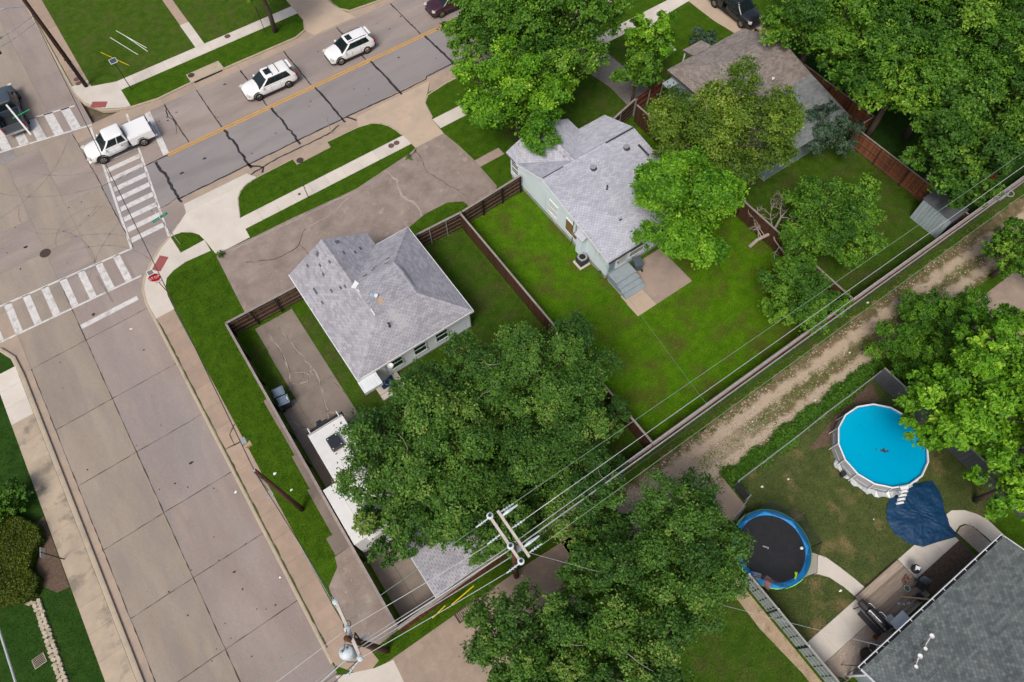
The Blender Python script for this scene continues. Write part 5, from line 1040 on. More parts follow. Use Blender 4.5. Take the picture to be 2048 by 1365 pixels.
def cabin(t, xb0, xb1, xr0, xr1, zb, zr, wb, wr, m, glass='glass', ngl=2, pillars=(), roofm=None, rear=.0):
    """dark glass house, body coloured roof skin and pillars; base x range [xb1 rear .. xb0 front], roof [xr1 .. xr0]"""
    def rr(x0, x1, w, n=5, rf=.22, rb=.16):             # rounded outline in plan, ccw from front right
        o = []
        for k in range(n + 1): a = math.pi / 2 * k / n; o.append((x0 - rf + rf * math.cos(a), w - rf + rf * math.sin(a)))
        for k in range(n + 1): a = math.pi / 2 * k / n; o.append((x1 + rb - rb * math.sin(a), w - rb + rb * math.cos(a)))
        return o + [(x, -y) for x, y in o[::-1]]
    N = 5; rings = []
    for k in range(N + 1):
        f = k / N; e = 1 - (1 - f) ** 1.25
        rings.append(([(x, y) for x, y in rr(xb0 + (xr0 - xb0) * e, xb1 + (xr1 - xb1) * e ** 1.3, wb + (wr - wb) * (f ** 1.5 * .75 + f * .25))], zb + (zr - .07 - zb) * f))
    K = len(rings[0][0]); b = MB()
    for pts, z in rings: b.v += [(x, y, z) for x, y in pts]
    b.f = [(j * K + i, j * K + (i + 1) % K, (j + 1) * K + (i + 1) % K, (j + 1) * K + i) for j in range(N) for i in range(K)] + [tuple(N * K + i for i in range(K))]
    b.build('windows', glass, t, smooth=True)
    top = rings[-1][0]; b = MB(); cx = (xr0 + xr1) / 2; prof = [(1.03, -.085), (1.035, -.05), (1.0, -.01), (.9, .012), (.6, .028), (.25, .034)]
    for f, dz in prof: b.v += [(cx + (x - cx) * (1 + (f - 1) * .75 if f > 1 else f), y * f, zr - .05 + dz + .02) for x, y in top]
    P = len(prof); b.f = [(j * K + i, j * K + (i + 1) % K, (j + 1) * K + (i + 1) % K, (j + 1) * K + i) for j in range(P - 1) for i in range(K)] + [tuple((P - 1) * K + i for i in range(K))]
    b.build('roof', roofm or m, t, smooth=True)
    def strip(i0, i1, mm, nm, out=.014):                # body strip following outline vertices i0..i1 from base to roof
        for sgn in (1, -1):
            b = MB()
            for pts, z in rings:
                for i in range(i0, i1 + 1):
                    x, y = pts[i]; b.v.append((x, sgn * (y + out * .9), z)) if i > 2 else b.v.append((x + out, sgn * y, z))
            w = i1 - i0 + 1; b.f = [(j * w + i, j * w + i + 1, (j + 1) * w + i + 1, (j + 1) * w + i) for j in range(N) for i in range(w - 1)]
            if sgn < 0: b.f = [f[::-1] for f in b.f]
            b.build(nm, mm, t, smooth=True)
    strip(3, 5, m, 'front_pillar')
    def side(f0, f1, mm, nm, out=.016, lo=0, hi=N):     # body strip between fractions of the side
        for sgn in (1, -1):
            b = MB(); js = list(range(lo, hi + 1))
            for j in js:
                pts, z = rings[j]; a, c = pts[5], pts[6]
                for f in (f0, f1): b.v.append((a[0] + (c[0] - a[0]) * f, sgn * (a[1] + (c[1] - a[1]) * f + out), z))
            b.f = [(2 * k, 2 * k + 1, 2 * k + 3, 2 * k + 2) for k in range(len(js) - 1)]
            if sgn < 0: b.f = [f[::-1] for f in b.f]
            b.build(nm, mm, t, smooth=True)
    for q in pillars: side(q - .018, q + .018, 'plastic_dark' if rear else m, 'pillar')
    if rear: side(1 - rear, 1.0, m, 'rear_quarter')
    strip(6, 9, m, 'rear_pillar'); side(0, 1, m, 'belt_line', .018, 0, 1)
def lights(t, xf, xr, w, zf, zr, hl=.34, ml='lamp_clear'):
    for s in (1, -1):
        MB().box((xf - .14, s * (w - .2), zf), (.3, hl, .12), rz=-s * .5).build('headlight', ml, t, bevel=.02)
        MB().box((xr + .06, s * (w - .12), zr), (.16, .2, .26)).build('tail_light', 'lamp_red', t, bevel=.02)
def mirrors(t, x, w, z, m):
    for s in (1, -1): MB().box((x, s * (w + .12), z), (.14, .22, .15)).build('mirror', m, t, bevel=.03)
def suv(label, loc, rz, m, L_=4.85, group=None, rack=False, rails=False, rim='rim', tall=1.70, clad=False):
    t = thing('car', label, 'car', loc, rz, group); k = L_ / 4.9; h = k * 2.45
    loft([(h, .62, .40, .62, .70), (h * .965, .80, .30, .76, .86), (h * .87, .91, .26, .86, .99), (h * .62, .95, .25, .94, 1.06), (h * .40, .95, .25, .98, 1.10), (0, .955, .25, 1.0, 1.10), (-h * .45, .955, .25, 1.02, 1.11), (-h * .78, .95, .28, 1.04, 1.12), (-h * .94, .91, .36, 1.02, 1.08), (-h, .80, .42, .90, .96)], m, 'body', t)
    cabin(t, h * .50, -h * .97, h * .12, -h * .80, 1.0, tall, .90, .70, m, pillars=(.36, .66), rear=.10)
    for x in (h * .59, -h * .565):
        for s in (1, -1): wheel(t, x, s * .84, .385, .25, rim)
    lights(t, h * .98, -h * .99, .92, .82, .98); mirrors(t, h * .36, .88, 1.08, m)
    MB().box((h * .985, 0, .5), (.1, 1.1, .2)).build('grille', 'plastic_dark', t, bevel=.02); MB().box((0, 0, .27), (L_ * .52, 1.89, .1)).build('sill_trim', 'plastic_dark', t)
    MB().box((h * .95, 0, .34), (.2, 1.5, .1)).build('front_bumper_trim', 'plastic_dark', t); MB().box((-h * .96, 0, .44), (.2, 1.6, .16)).build('rear_bumper_trim', 'plastic_dark', t)
    MB().box((-h * .06, 0, tall + .006), (.5, .74, .02)).build('sunroof', 'glass', t)
    MB().box((-h * .885, 0, tall - .06), (.22, 1.1, .04)).build('spoiler', m, t, bevel=.015)
    for z in (.45,):
        for s in (1, -1): b = MB(); b.box((.15, s * .957, .72), (.012, .012, .5)); b.box((-.75, s * .957, .72), (.012, .012, .5)); b.build('door_seam', 'plastic_dark', t); b = MB(); b.box((-.05, s * .965, .88), (.2, .03, .03)); b.box((-.95, s * .965, .88), (.2, .03, .03)); b.build('door_handle', m, t)
    for s in (1, -1):
        if rails: b = MB(); b.tube([(h * .1, s * .62, tall - .02), (0, s * .63, tall + .05), (-h * .6, s * .62, tall + .05), (-h * .72, s * .6, tall - .02)], .022); b.build('roof_rail', 'plastic_dark', t)
    if rack:
        for x in (-.42, -1.02): b = MB(); b.tube([(x, -.66, tall - .03), (x, -.6, tall + .06), (x, .6, tall + .06), (x, .66, tall - .03)], .028); b.build('roof_bar', 'dark', t)
    return t
def pickup(label, loc, rz, m, L_=5.75, cover=None, ext=True, rim='rim', roofm=None):
    t = thing('pickup_truck', label, 'pickup truck', loc, rz); h = L_ / 2
    loft([(h, .70, .45, .72, .84), (h - .1, .88, .38, .86, 1.0), (h - .4, .96, .34, .98, 1.12), (h - 1.0, .98, .34, 1.04, 1.18), (h - 1.5, .98, .34, 1.08, 1.20), (.3, .98, .34, 1.10, 1.16), (-.72, .98, .36, 1.12, 1.16)], m, 'body', t)
    x0, x1 = -.72, -h + .12                                            # bed
    b = MB()
    for s in (1, -1): b.box(((x0 + x1) / 2, s * .93, .84), (x0 - x1, .1, .72))
    b.box((x1 + .03, 0, .84), (.07, 1.84, .7)); b.box((x0 - .03, 0, .86), (.06, 1.84, .66)); b.box(((x0 + x1) / 2, 0, .56), (x0 - x1, 1.86, .08)); b.build('bed', m, t, bevel=.03)
    cabin(t, h - 1.22, -.70, h - 1.98, -.60, 1.10, 1.86, .92, .74, m, pillars=(.58,) if ext else (.5,))
    if cover: MB().box(((x0 + x1) / 2, 0, 1.235), (x0 - x1 + .02, 1.9, .09)).build('bed_cover', cover, t, bevel=.04)
    else: MB().box(((x0 + x1) / 2, 0, .604), (x0 - x1 - .1, 1.72, .01)).build('bed_floor', 'dark', t)
    for x in (h - 1.0, -h + 1.2):
        for s in (1, -1): wheel(t, x, s * .885, .40, .26, rim)
    lights(t, h, -h + .06, .98, .92, .9); mirrors(t, h - 1.55, .95, 1.16, m)
    MB().box((h - .02, 0, .62), (.1, 1.0, .26)).build('grille', 'plastic_dark', t); MB().box((-h + .02, 0, .5), (.2, 1.8, .16)).build('rear_bumper', 'chrome', t, bevel=.02); MB().box((h - .02, 0, .46), (.16, 1.6, .14)).build('front_bumper', m, t, bevel=.03)
    for s in (1, -1):
        b = MB(); b.box((.62, s * .985, .78), (.012, .012, .66)); b.box((-.2, s * .985, .78), (.012, .012, .66)); b.box((.2, s * .987, .62), (2.2, .014, .03)); b.build('door_seam', 'galv' if m == 'white_gloss' else 'plastic_dark', t)
        b = MB(); b.box((-.05, s * .99, 1.0), (.2, .03, .035)); b.build('door_handle', 'plastic_dark', t)
    MB().box((0, 0, .34), (2.4, 1.8, .12)).build('underbody', 'plastic_dark', t)
    return t
RZ = ROADZ
t = pickup('white extended cab pickup truck turning at the crossing', (-4.12, 53.25, RZ), R(179), 'white_gloss', 5.7, 'white_gloss')
suv('white suv with two dark roof bars behind the pickup', (9.25, 52.25, RZ), R(178.5), 'white_gloss', 4.9, rack=True, rim='rim_dark', tall=1.72)
suv('white suv with plain roof and bronze wheels', (17.2, 52.0, RZ), R(179), 'white_gloss', 4.6, rails=True, tall=1.66)
suv('dark plum suv cut by the top edge of the picture', (28.1, 52.1, RZ), R(179), 'paint_plum', 4.6, rim='rim')
suv('dark car following at the top edge', (31.2, 57.6 - 4.0, RZ), R(179), 'paint_black', 4.6) if 0 else None
t = pickup('black pickup truck at the left edge carrying a white plank', (-10.75, 62.7, RZ), R(86), 'paint_slate', 5.8, None)
for s in (-.2, .22): MB().disc((.18, s, 1.86), .07, 10, .05).build('roof_light', 'white_dull', t)
pk = thing('plank', 'long white plank sticking out of the black pickup bed', 'plank', (-10.35, 60.6, .9), R(-82))
MB().box((.6, 0, .28), (4.2, .14, .05), mtx=Matrix.Rotation(R(7), 4, 'Y')).build('board', 'white_dull', pk)
MB().box((0, .45, .22), (.08, 1.5, .03)).build('strap', 'strap_green', pk)
pickup('black pickup truck parked at the top right driveway', (49.2, 35.2, .02), R(-91), 'paint_black', 5.8, 'plastic_dark')
# ---------------------------------------------------------------- travel trailer
t = thing('travel_trailer', 'white travel trailer parked in the corner house driveway', 'trailer', (-1.62, 14.3, .02))
def tp(nm, m, boxes, bevel=0.0, par=None):
    b = MB()
    for q in boxes: bx(b, *q)
    return b.build(nm, m, par or t, bevel=bevel)
tp('body', 'white_dull', [(-1.18, -2.95, .55, 1.15, 4.7, 3.40)], .06); tp('roof', 'white_dull', [(-1.2, -2.97, 3.41, 1.17, 4.72, 3.48)], .05)
b = MB(); n = 7; vs = []
for k in range(n):
    a = k / (n - 1); y = 4.7 + .75 * math.sin(a * math.pi / 2); z = 3.44 - 2.2 * (1 - math.cos(a * math.pi / 2)) ** 1.0 * 1.0
    vs += [(-1.17 + .06 * a, y, z), (1.14 - .06 * a, y, z)]
vs += [(-1.1, 4.7, .7), (1.07, 4.7, .7)]
fs = [(2 * k, 2 * k + 1, 2 * k + 3, 2 * k + 2) for k in range(n - 1)] + [(2 * n - 2, 2 * n - 1, 2 * n + 1, 2 * n)] + [tuple([2 * k for k in range(n)] + [2 * n]), tuple([2 * k + 1 for k in range(n)][::-1] + [2 * n + 1])]
b.add(vs, fs); b.build('front_cap', 'rv_dark', t, smooth=True)
for x in (-1.0, .97): b = MB(); b.tube([(x, 4.66, 3.5), (x, 5.1, 3.42), (x, 5.3, 3.1)], .04); b.build('cap_trim', 'white_dull', t)
tp('front_edge', 'cap_grey', [(-1.19, 4.6, 3.485, 1.16, 4.66, 3.50)])
for s in (-1.22, 1.19): tp('marker_light', 'dark', [(s - .05, 4.9, 2.7, s + .05, 5.15, 2.95)])
ac = tp('air_conditioner', 'rv_dark', [(-.42, 2.75, 3.48, .35, 3.75, 3.78)], .08)
for p in ((-.3, 2.9), (-.3, 3.6), (.24, 2.9), (.24, 3.6)): tp('screw', 'white_dull', [(p[0] - .03, p[1] - .03, 3.782, p[0] + .03, p[1] + .03, 3.79)], par=ac)
b = MB(); b.cyl((.2, 2.45, 3.48), (.2, 2.45, 3.56), .06, n=10); b.build('roof_vent', 'galv', t); b = MB(); b.cyl((.2, 2.15, 3.48), (.2, 2.15, 3.58), .09, n=12); b.build('roof_vent', 'white_gloss', t)
h_ = tp('roof_hatch', 'cap_grey', [(.18, 1.3, 3.48, .62, 1.74, 3.53)]); tp('hatch_glass', 'glass', [(.22, 1.34, 3.531, .58, 1.7, 3.56)], par=h_)
h_ = tp('skylight', 'lumber', [(-.95, .65, 3.48, -.42, 1.5, 3.52)]); tp('skylight_glass', 'glass', [(-.88, .73, 3.521, -.49, 1.42, 3.55)], par=h_)
tp('slide_out', 'white_dull', [(-2.0, -2.65, .8, -1.19, 1.15, 3.3)], .04); tp('slide_roof', 'white_dull', [(-2.02, -2.67, 3.31, -1.215, 1.17, 3.36)], .02); tp('slide_seal', 'dark', [(-1.215, -2.67, 3.30, -1.19, 1.17, 3.345)])
tp('slide_out', 'rv_slate', [(1.16, 1.2, .8, 1.98, 4.4, 2.75)], .04)
tp('side_stripe', 'rv_slate', [(-1.19, 1.3, 1.1, -1.182, 4.6, 1.5)]); tp('underbody', 'dark', [(-1.0, -2.8, .35, 1.0, 4.6, .56)])
for y in (-1.6, -.7):
    for x in (-1.0, 1.0): wheel(t, x, y, .36, .22, 'rim', False)
b = MB(); b.box((0, 5.4, .9), (.35, 1.6, .25)); b.box((-.2, 5.8, 1.2), (.8, .55, .4)); b.box((-.35, 6.1, 1.22), (.35, .35, .3)); b.build('pin_box', 'rv_dark', t, bevel=.06)
for x in (-.7, .7): tp('leg', 'galv', [(x - .05, 4.5, 0, x + .05, 4.6, .7)])
tp('step_bracket', 'dark', [(1.7, 4.45, 2.0, 1.85, 4.85, 2.75)])
# ---------------------------------------------------------------- signs
def text_mesh(txt, size, name):
    cu = bpy.data.curves.new(name, 'FONT'); cu.body = txt; cu.size = size; cu.align_x = 'CENTER'; cu.align_y = 'CENTER'; cu.extrude = .004; cu.resolution_u = 3
    o = bpy.data.objects.new(name, cu); COL.objects.link(o); dg = bpy.context.evaluated_depsgraph_get(); me = bpy.data.meshes.new_from_object(o.evaluated_get(dg)); bpy.data.objects.remove(o); bpy.data.curves.remove(cu); me.name = name; return me
def letters(t, txt, size, m, mtx, name='lettering'):
    me = text_mesh(txt, size, name); me.materials.clear(); me.materials.append(MATS[m]); me.transform(mtx); o = bpy.data.objects.new(name, me); COL.objects.link(o); o.parent = t; return o
FACE_S = Matrix.Rotation(R(90), 4, 'X')      # text plane facing -Y
t = thing('stop_sign', 'red octagonal stop sign with solar panel on red post', 'stop sign', (-6.42, 36.5, 0), R(-6))
MB().cyl((0, 0, 0), (0, 0, 3.0), .032, n=8).build('post', 'post_red', t)
def octo(r, y, th, z): return MB().tube([(0, y, z), (0, y - th, z)], r, 8)
def octm(nm, r, y, m):
    b = MB(); pts = [(r * math.cos(R(22.5 + 45 * k)), y, 2.52 + r * math.sin(R(22.5 + 45 * k))) for k in range(8)]; b.add(pts + [(p[0], p[1] + .006, p[2]) for p in pts], [tuple(range(8)), tuple(range(15, 7, -1))] + [(i, 8 + i, 8 + (i + 1) % 8, (i + 1) % 8) for i in range(8)]); return b.build(nm, m, t)
octm('sign_border', .46, -.045, 'sign_white'); octm('sign_plate', .43, -.052, 'sign_red')
letters(t, 'STOP', .34, 'sign_white', Matrix.Translation((0, -.06, 2.52)) @ FACE_S @ Matrix.Scale(.95, 4, (1, 0, 0)))
pl = MB().box((.06, -.045, 1.98), (.52, .012, .15)).build('side_plate', 'sign_white', t); letters(t, 'ALL WAY', .11, 'sign_red', Matrix.Translation((.06, -.056, 1.98)) @ FACE_S)
def solar(t, z, s=.42, tilt=30):
    M_ = Matrix.Rotation(R(tilt), 4, 'X'); MB().box((0, -.02, z), (s, s * .8, .03), mtx=M_).build('solar_frame', 'sign_white', t); MB().box((0, -.03, z + .02), (s * .88, s * .68, .02), mtx=M_).build('solar_panel', 'solar', t)
solar(t, 3.12)
t = thing('street_sign', 'green street name sign on thin post', 'street sign', (-4.05, 40.55, 0), R(8))
MB().cyl((0, 0, 0), (0, 0, 3.2), .03, n=8).build('post', 'galv', t)
b = MB(); b.box((0, 0, 3.32), (1.25, .025, .24)); b.build('name_blade', 'sign_green', t, bevel=.01); letters(t, 'E University Dr', .15, 'sign_white', Matrix.Translation((0, -.02, 3.32)) @ FACE_S); MB().box((-.6, -.016, 3.32), (.05, .006, .05)).build('mark', 'sign_white', t)
MB().box((0, 0, 3.56), (.025, .7, .2)).build('cross_blade', 'sign_white', t)
t = thing('solar_sign', 'solar panel on a thin pole beyond the crossing', 'solar panel', (-1.1, 59.4, 0)); MB().cyl((0, 0, 0), (0, 0, 3.0), .035, n=8).build('post', 'dark', t); solar(t, 3.1, .6, 20)
for i, (x, y, h, lab) in enumerate(((11.02, 44.0, 1.7, 'thin grey sign post seen edge on at the kerb'), (6.2, 38.85, 1.3, 'short dark post beside the pale sidewalk'), (12.0, 59.3, 2.2, 'thin dark post near the far tree'))):
    t = thing('sign_post', lab, 'post', (x, y, 0)); MB().cyl((0, 0, 0), (0, 0, h), .03, n=8).build('post', 'galv' if i == 0 else 'dark', t)
    MB().box((0, 0, h + .2), (.02, .4, .45)).build('plate', 'galv' if i == 0 else 'dark', t)
t = thing('street_sign', 'grey sign on a post in the mulch bed', 'street sign', (-18.95, 22.2, 0), R(75)); MB().cyl((0, 0, 0), (0, 0, 2.3), .035, n=8).build('post', 'dark', t); MB().box((0, 0, 2.1), (.6, .03, .45)).build('plate', 'galv', t)
t = thing('meter_box', 'small grey and yellow box hanging on the verge wire', 'box', (-5.62, 19.0, 7.0)); MB().box((0, 0, 0), (.3, .4, .22)).build('case', 'galv', t); MB().box((.12, -.25, -.1), (.35, .25, .2)).build('tag', 'lumber', t)
# ---------------------------------------------------------------- bins
def bin_(label, loc, rz, lid, body, group=None):
    t = thing('wheelie_bin', label, 'bin', loc, rz, group)
    b = MB(); vs = [(sx * w, sy * d, z) for z, w, d in ((.06, .24, .27), (.95, .31, .36)) for sx, sy in ((-1, -1), (1, -1), (1, 1), (-1, 1))]; b.add(vs, [(3, 2, 1, 0), (4, 5, 6, 7), (0, 1, 5, 4), (1, 2, 6, 5), (2, 3, 7, 6), (3, 0, 4, 7)]); b.build('body', body, t, bevel=.04)
    l = MB().box((0, 0, 1.0), (.66, .80, .07)).build('lid', lid, t, bevel=.03); MB().box((0, -.02, 1.045), (.44, .5, .03)).build('lid_panel', lid, l, bevel=.02); MB().box((0, .36, 1.03), (.4, .06, .06)).build('handle', body, l)
    for s in (-1, 1): b = MB(); b.cyl((s * .27, .33, .12), (s * .33, .33, .12), .12, n=14); b.build('wheel', 'rubber', t)
    return t
bin_('blue grey bin by the side fence, the one farther from the trailer', (-3.22, 24.15, .0), R(82), 'bin_blue', 'bin_dark', None)
t = bin_('blue grey bin by the side fence, the one nearer the trailer', (-3.22, 23.38, .02), R(82), 'bin_blue', 'bin_dark'); MB().box((.0, -.3, 1.062), (.24, .05, .01)).build('label', 'sign_white', t)
bin_('dark grey bin beside the grey wooden steps', (23.1, 18.2, .03), R(160), 'bin_grey', 'bin_grey')
# ---------------------------------------------------------------- air conditioner by house B
t = thing('air_conditioner', 'grey outdoor air conditioner at the pale blue wall', 'air conditioner', (20.1, 21.0, 0))
MB().box((0, 0, .04), (.95, .95, .08)).build('base_slab', 'walk_new', t)
b = MB(); b.box((0, 0, .45), (.68, .68, .74)); b.build('case', 'ac_grey', t, bevel=.06)
for k in range(9): MB().box((0, 0, .16 + k * .075), (.70, .70, .018)).build('louvre', 'dark', t)
b = MB(); b.lathe([(.36, .82), (.36, .86), (.25, .87), (.25, .82)], n=20, a0=.1); b.build('top_ring', 'ac_top', t); MB().disc((0, 0, .835), .26, 20).build('fan_well', 'black', t)
for k in range(4): MB().box((.11 * math.cos(k * 1.571), .11 * math.sin(k * 1.571), .845), (.2, .09, .01), rz=k * 1.571).build('fan_blade', 'dark', t)
# ---------------------------------------------------------------- pool
PC = (26.45, -1.55); PR = 2.72; NS = 16
t = thing('swimming_pool', 'round blue above ground pool with grey wall', 'pool', (PC[0], PC[1], 0), R(8))
def ring(r): return [(r * math.cos(2 * math.pi * k / NS), r * math.sin(2 * math.pi * k / NS)) for k in range(NS)]
b = MB(); o_, i_ = ring(PR), ring(PR - .04); vs = [(x, y, 0.02) for x, y in ring(PR * 1.0)] + [(x, y, 1.2) for x, y in o_] + [(x, y, 1.2) for x, y in i_] + [(x, y, .03) for x, y in i_]
b.add(vs, [(k + NS * j, (k + 1) % NS + NS * j, (k + 1) % NS + NS * (j + 1), k + NS * (j + 1)) for j in range(3) for k in range(NS)] + [tuple(3 * NS + k for k in range(NS))]); w_ = b.build('wall', 'pool_wall', t)
b = MB(); vs = [(x, y, .9) for x, y in ring(PR - .045)] + [(x, y, .06) for x, y in ring(PR - .3)]; b.add(vs, [(k, NS + k, NS + (k + 1) % NS, (k + 1) % NS) for k in range(NS)] + [tuple(NS + k for k in range(NS))]); vs2 = [(x, y, 1.19) for x, y in ring(PR - .045)] + [(x, y, .9) for x, y in ring(PR - .046)]; b.add(vs2, [(k, NS + k, NS + (k + 1) % NS, (k + 1) % NS) for k in range(NS)]); b.build('liner', 'pool_blue', t)
m = bpy.data.materials.new('pool_water'); m.use_nodes = True; MATS['pool_water'] = m; q = m.node_tree; pb = q.nodes['Principled BSDF']; pb.inputs['Base Color'].default_value = (.0, .42, .74, 1); pb.inputs['Roughness'].default_value = .12; pb.inputs['Transmission Weight'].default_value = .25; pb.inputs['IOR'].default_value = 1.33; pb.inputs['Specular IOR Level'].default_value = .18
n3 = q.nodes.new('ShaderNodeTexNoise'); n3.inputs['Scale'].default_value = .55; n3.inputs['Detail'].default_value = 4; cr = q.nodes.new('ShaderNodeValToRGB'); cr.color_ramp.elements[0].position = .3; cr.color_ramp.elements[0].color = (.0, .43, .78, 1); cr.color_ramp.elements[1].position = .7; cr.color_ramp.elements[1].color = (.0, .56, .84, 1); q.links.new(n3.outputs[0], cr.inputs[0]); q.links.new(cr.outputs[0], pb.inputs['Base Color'])
nz = q.nodes.new('ShaderNodeTexNoise'); nz.inputs['Scale'].default_value = 5; bn = q.nodes.new('ShaderNodeBump'); bn.inputs['Distance'].default_value = .01; q.links.new(nz.outputs[0], bn.inputs['Height']); q.links.new(bn.outputs[0], pb.inputs['Normal'])
b = MB(); b.add([(x, y, 1.03) for x, y in ring(PR - .05)], [tuple(range(NS))]); b.build('water', 'pool_water', t)
for p, s in (((-.2, -.25), .16), ((-.05, -.45), .09), ((-.45, .1), .06), ((1.1, 1.2), .03), ((.6, -1.4), .04), ((1.9, -.6), .03), ((-1.5, .6), .03), ((.2, 1.7), .035), ((-1.0, -1.3), .03)): b = MB(); b.add([(p[0] + s * (1 + .5 * math.sin(k * 2.3)) * math.cos(k * .7), p[1] + s * (1 + .5 * math.cos(k * 1.7)) * math.sin(k * .7), 1.034) for k in range(9)], [tuple(range(9))]); b.build('debris', 'vent_teal' if 0 else 'solar', t)
for k in range(NS):
    a, c = ring(PR + .03)[k], ring(PR + .03)[(k + 1) % NS]; b = MB(); b.tube([(a[0], a[1], 1.22), (c[0], c[1], 1.22)], .05, 8); b.build('top_rail', 'pool_white', t)
    b = MB(); d = (a[0] * 1.045, a[1] * 1.045); b.tube([(a[0], a[1], 1.2), (d[0], d[1], .03)], .028, 6); b.build('leg', 'pool_white', t)
    e = (c[0] * 1.02, c[1] * 1.02); f = (a[0] * 1.02, a[1] * 1.02); b = MB(); b.beam((f[0] * .85 + e[0] * .15, f[1] * .85 + e[1] * .15, .62), (f[0] * .15 + e[0] * .85, f[1] * .15 + e[1] * .85, .62), .012, .05); b.build('strap', 'pool_white', t)
b = MB()
for k in range(40):
    a = R(150 + k * 4.2); r0 = PR + .1 + .18 * abs(math.sin(k * .9)) + (.12 if 12 < k < 26 else 0); z = .04 + .10 * abs(math.sin(k * 1.7))
    b.add([((PR + .02) * math.cos(a), (PR + .02) * math.sin(a), .25 + .1 * math.sin(k)), (r0 * math.cos(a), r0 * math.sin(a), z)], [])
b.f = [(2 * k, 2 * k + 2, 2 * k + 3, 2 * k + 1) for k in range(39)]; b.build('ground_sheet', 'plastic_film', t)
# ladder
t2 = thing('pool_ladder', 'white ladder leaning on the pool edge', 'ladder', (PC[0] - 1.18, PC[1] - 2.58, 0), R(-24.6))
for s in (-.22, .22):
    b = MB(); b.tube([(s, -.75, .02), (s, -.1, 1.35), (s, .1, 1.35), (s, .55, .1)], .025); b.build('side_rail', 'galv', t2)
for k in range(4): MB().box((0, -.66 + k * .16, .22 + k * .31), (.5, .13, .04)).build('rung', 'pool_white', t2)
MB().box((0, 0, 1.36), (.5, .2, .04)).build('top_step', 'pool_white', t2)
t = thing('pool_pump', 'small dark pump beside the pool wall', 'pump', (23.55, -1.45, 0)); b = MB(); b.cyl((0, 0, 0), (0, 0, .35), .16, n=12); b.build('filter', 'plastic_dark', t); MB().box((.22, .05, .12), (.3, .2, .22)).build('motor', 'plastic_dark', t, bevel=.03)
# ---------------------------------------------------------------- tarp
ctl = [(25.5, -4.0), (26.5, -4.3), (27.9, -5.0), (27.5, -6.0), (26.95, -6.6), (26.45, -7.45), (26.3, -8.1), (25.0, -7.6), (24.1, -7.3), (23.6, -6.7), (23.35, -5.8), (23.6, -5.0), (24.3, -4.4)]
from mathutils import noise as mnoise
cx, cy = 25.4, -5.8; b = MB(); NRing = 22; pts = []
for i in range(len(ctl)):
    for k in range(9): pts.append(lerp(ctl[i], ctl[(i + 1) % len(ctl)], k / 9))
n = len(pts)
def tz(x, y, f):
    v = Vector((x, y, 0)); q = .045 + .20 * (1 - f ** 3) + .09 * mnoise.noise(v * 1.7) + .07 * abs(mnoise.noise(v * 3.4)) + .045 * mnoise.noise(Vector((x * 9 + y * 3, y * 5, 1)))
    return max(.035, q)
for j in range(1, NRing + 1):
    f = j / NRing
    for i, p in enumerate(pts):
        x, y = cx + (p[0] - cx) * f, cy + (p[1] - cy) * f; b.v.append((x, y, tz(x, y, f)))
b.v.append((cx, cy, tz(cx, cy, 0))); c0 = len(b.v) - 1
b.f += [(c0, i, (i + 1) % n) for i in range(n)] + [(j * n + i, (j + 1) * n + i, (j + 1) * n + (i + 1) % n, j * n + (i + 1) % n) for j in range(NRing - 1) for i in range(n)]
o = b.build('tarp', 'tarp', smooth=True); tag(o, 'crumpled blue tarp over a heap beside the pool', 'tarp')
# ---------------------------------------------------------------- trampoline
TC = (16.35, -2.1); TR = 2.28
t = thing('trampoline', 'round black trampoline with blue edge pad and net', 'trampoline', (TC[0], TC[1], 0))
MB().disc((0, 0, .86), TR - .32, 48, .012).build('jumping_mat', 'tramp_mat', t)
seg = 8
for k in range(seg):
    b = MB(); m_ = 6; vs = []
    for j in range(m_ + 1):
        a = 2 * math.pi * (k + j / m_ * .985) / seg
        for r_, z in ((TR - .34, .87), (TR - .30, .92), (TR - .04, .92), (TR, .86), (TR, .80)): vs.append((r_ * math.cos(a), r_ * math.sin(a), z))
    b.add(vs, [(j * 5 + i, j * 5 + i + 1, (j + 1) * 5 + i + 1, (j + 1) * 5 + i) for j in range(m_) for i in range(4)]); b.build('edge_pad', 'tramp_blue', t, smooth=True)
b = MB(); b.lathe([(TR + .005, .80), (TR + .035, .81), (TR + .03, .87), (TR - .01, .89)], n=48); b.build('pad_piping', 'tramp_lime', t)
b = MB(); b.lathe([(TR - .05, .72), (TR + .0, .72), (TR + .0, .79), (TR - .05, .79)], n=40); b.build('frame', 'galv', t)
for k in range(8):
    a = 2 * math.pi * (k + .25) / 8; x, y = math.cos(a), math.sin(a); b = MB(); b.tube([(x * TR, y * TR, 0), (x * TR, y * TR, .8)], .03); b.build('leg', 'galv', t)
    b = MB(); b.tube([(x * (TR + .06), y * (TR + .06), .3), (x * (TR + .08), y * (TR + .08), 1.6), (x * (TR + .10), y * (TR + .10), 2.45)], .022); b.build('net_pole', 'dark' if k % 2 else 'galv', t)
for k in range(8):
    if k in (3,): continue
    a0, a1 = 2 * math.pi * (k + .25) / 8, 2 * math.pi * (k + 1.25) / 8; b = MB(); q = [(r_ * math.cos(a), r_ * math.sin(a), z) for a, r_, z in ((a0, TR - .1, .92), (a1, TR - .1, .92), (a1, TR + .1, 2.45), (a0, TR + .1, 2.45))]
    mid0 = ((q[0][0] + q[1][0]) / 2 * .97, (q[0][1] + q[1][1]) / 2 * .97, .92); mid1 = ((q[2][0] + q[3][0]) / 2 * .97, (q[2][1] + q[3][1]) / 2 * .97, 2.3); b.add([q[0], mid0, q[1], q[2], mid1, q[3]], [(0, 1, 4, 5), (1, 2, 3, 4)]); nn = b.build('safety_net', 'net', t)
    b = MB(); b.tube([q[3], mid1, q[2]], .012, 5); b.build('net_edge', 'dark', nn)
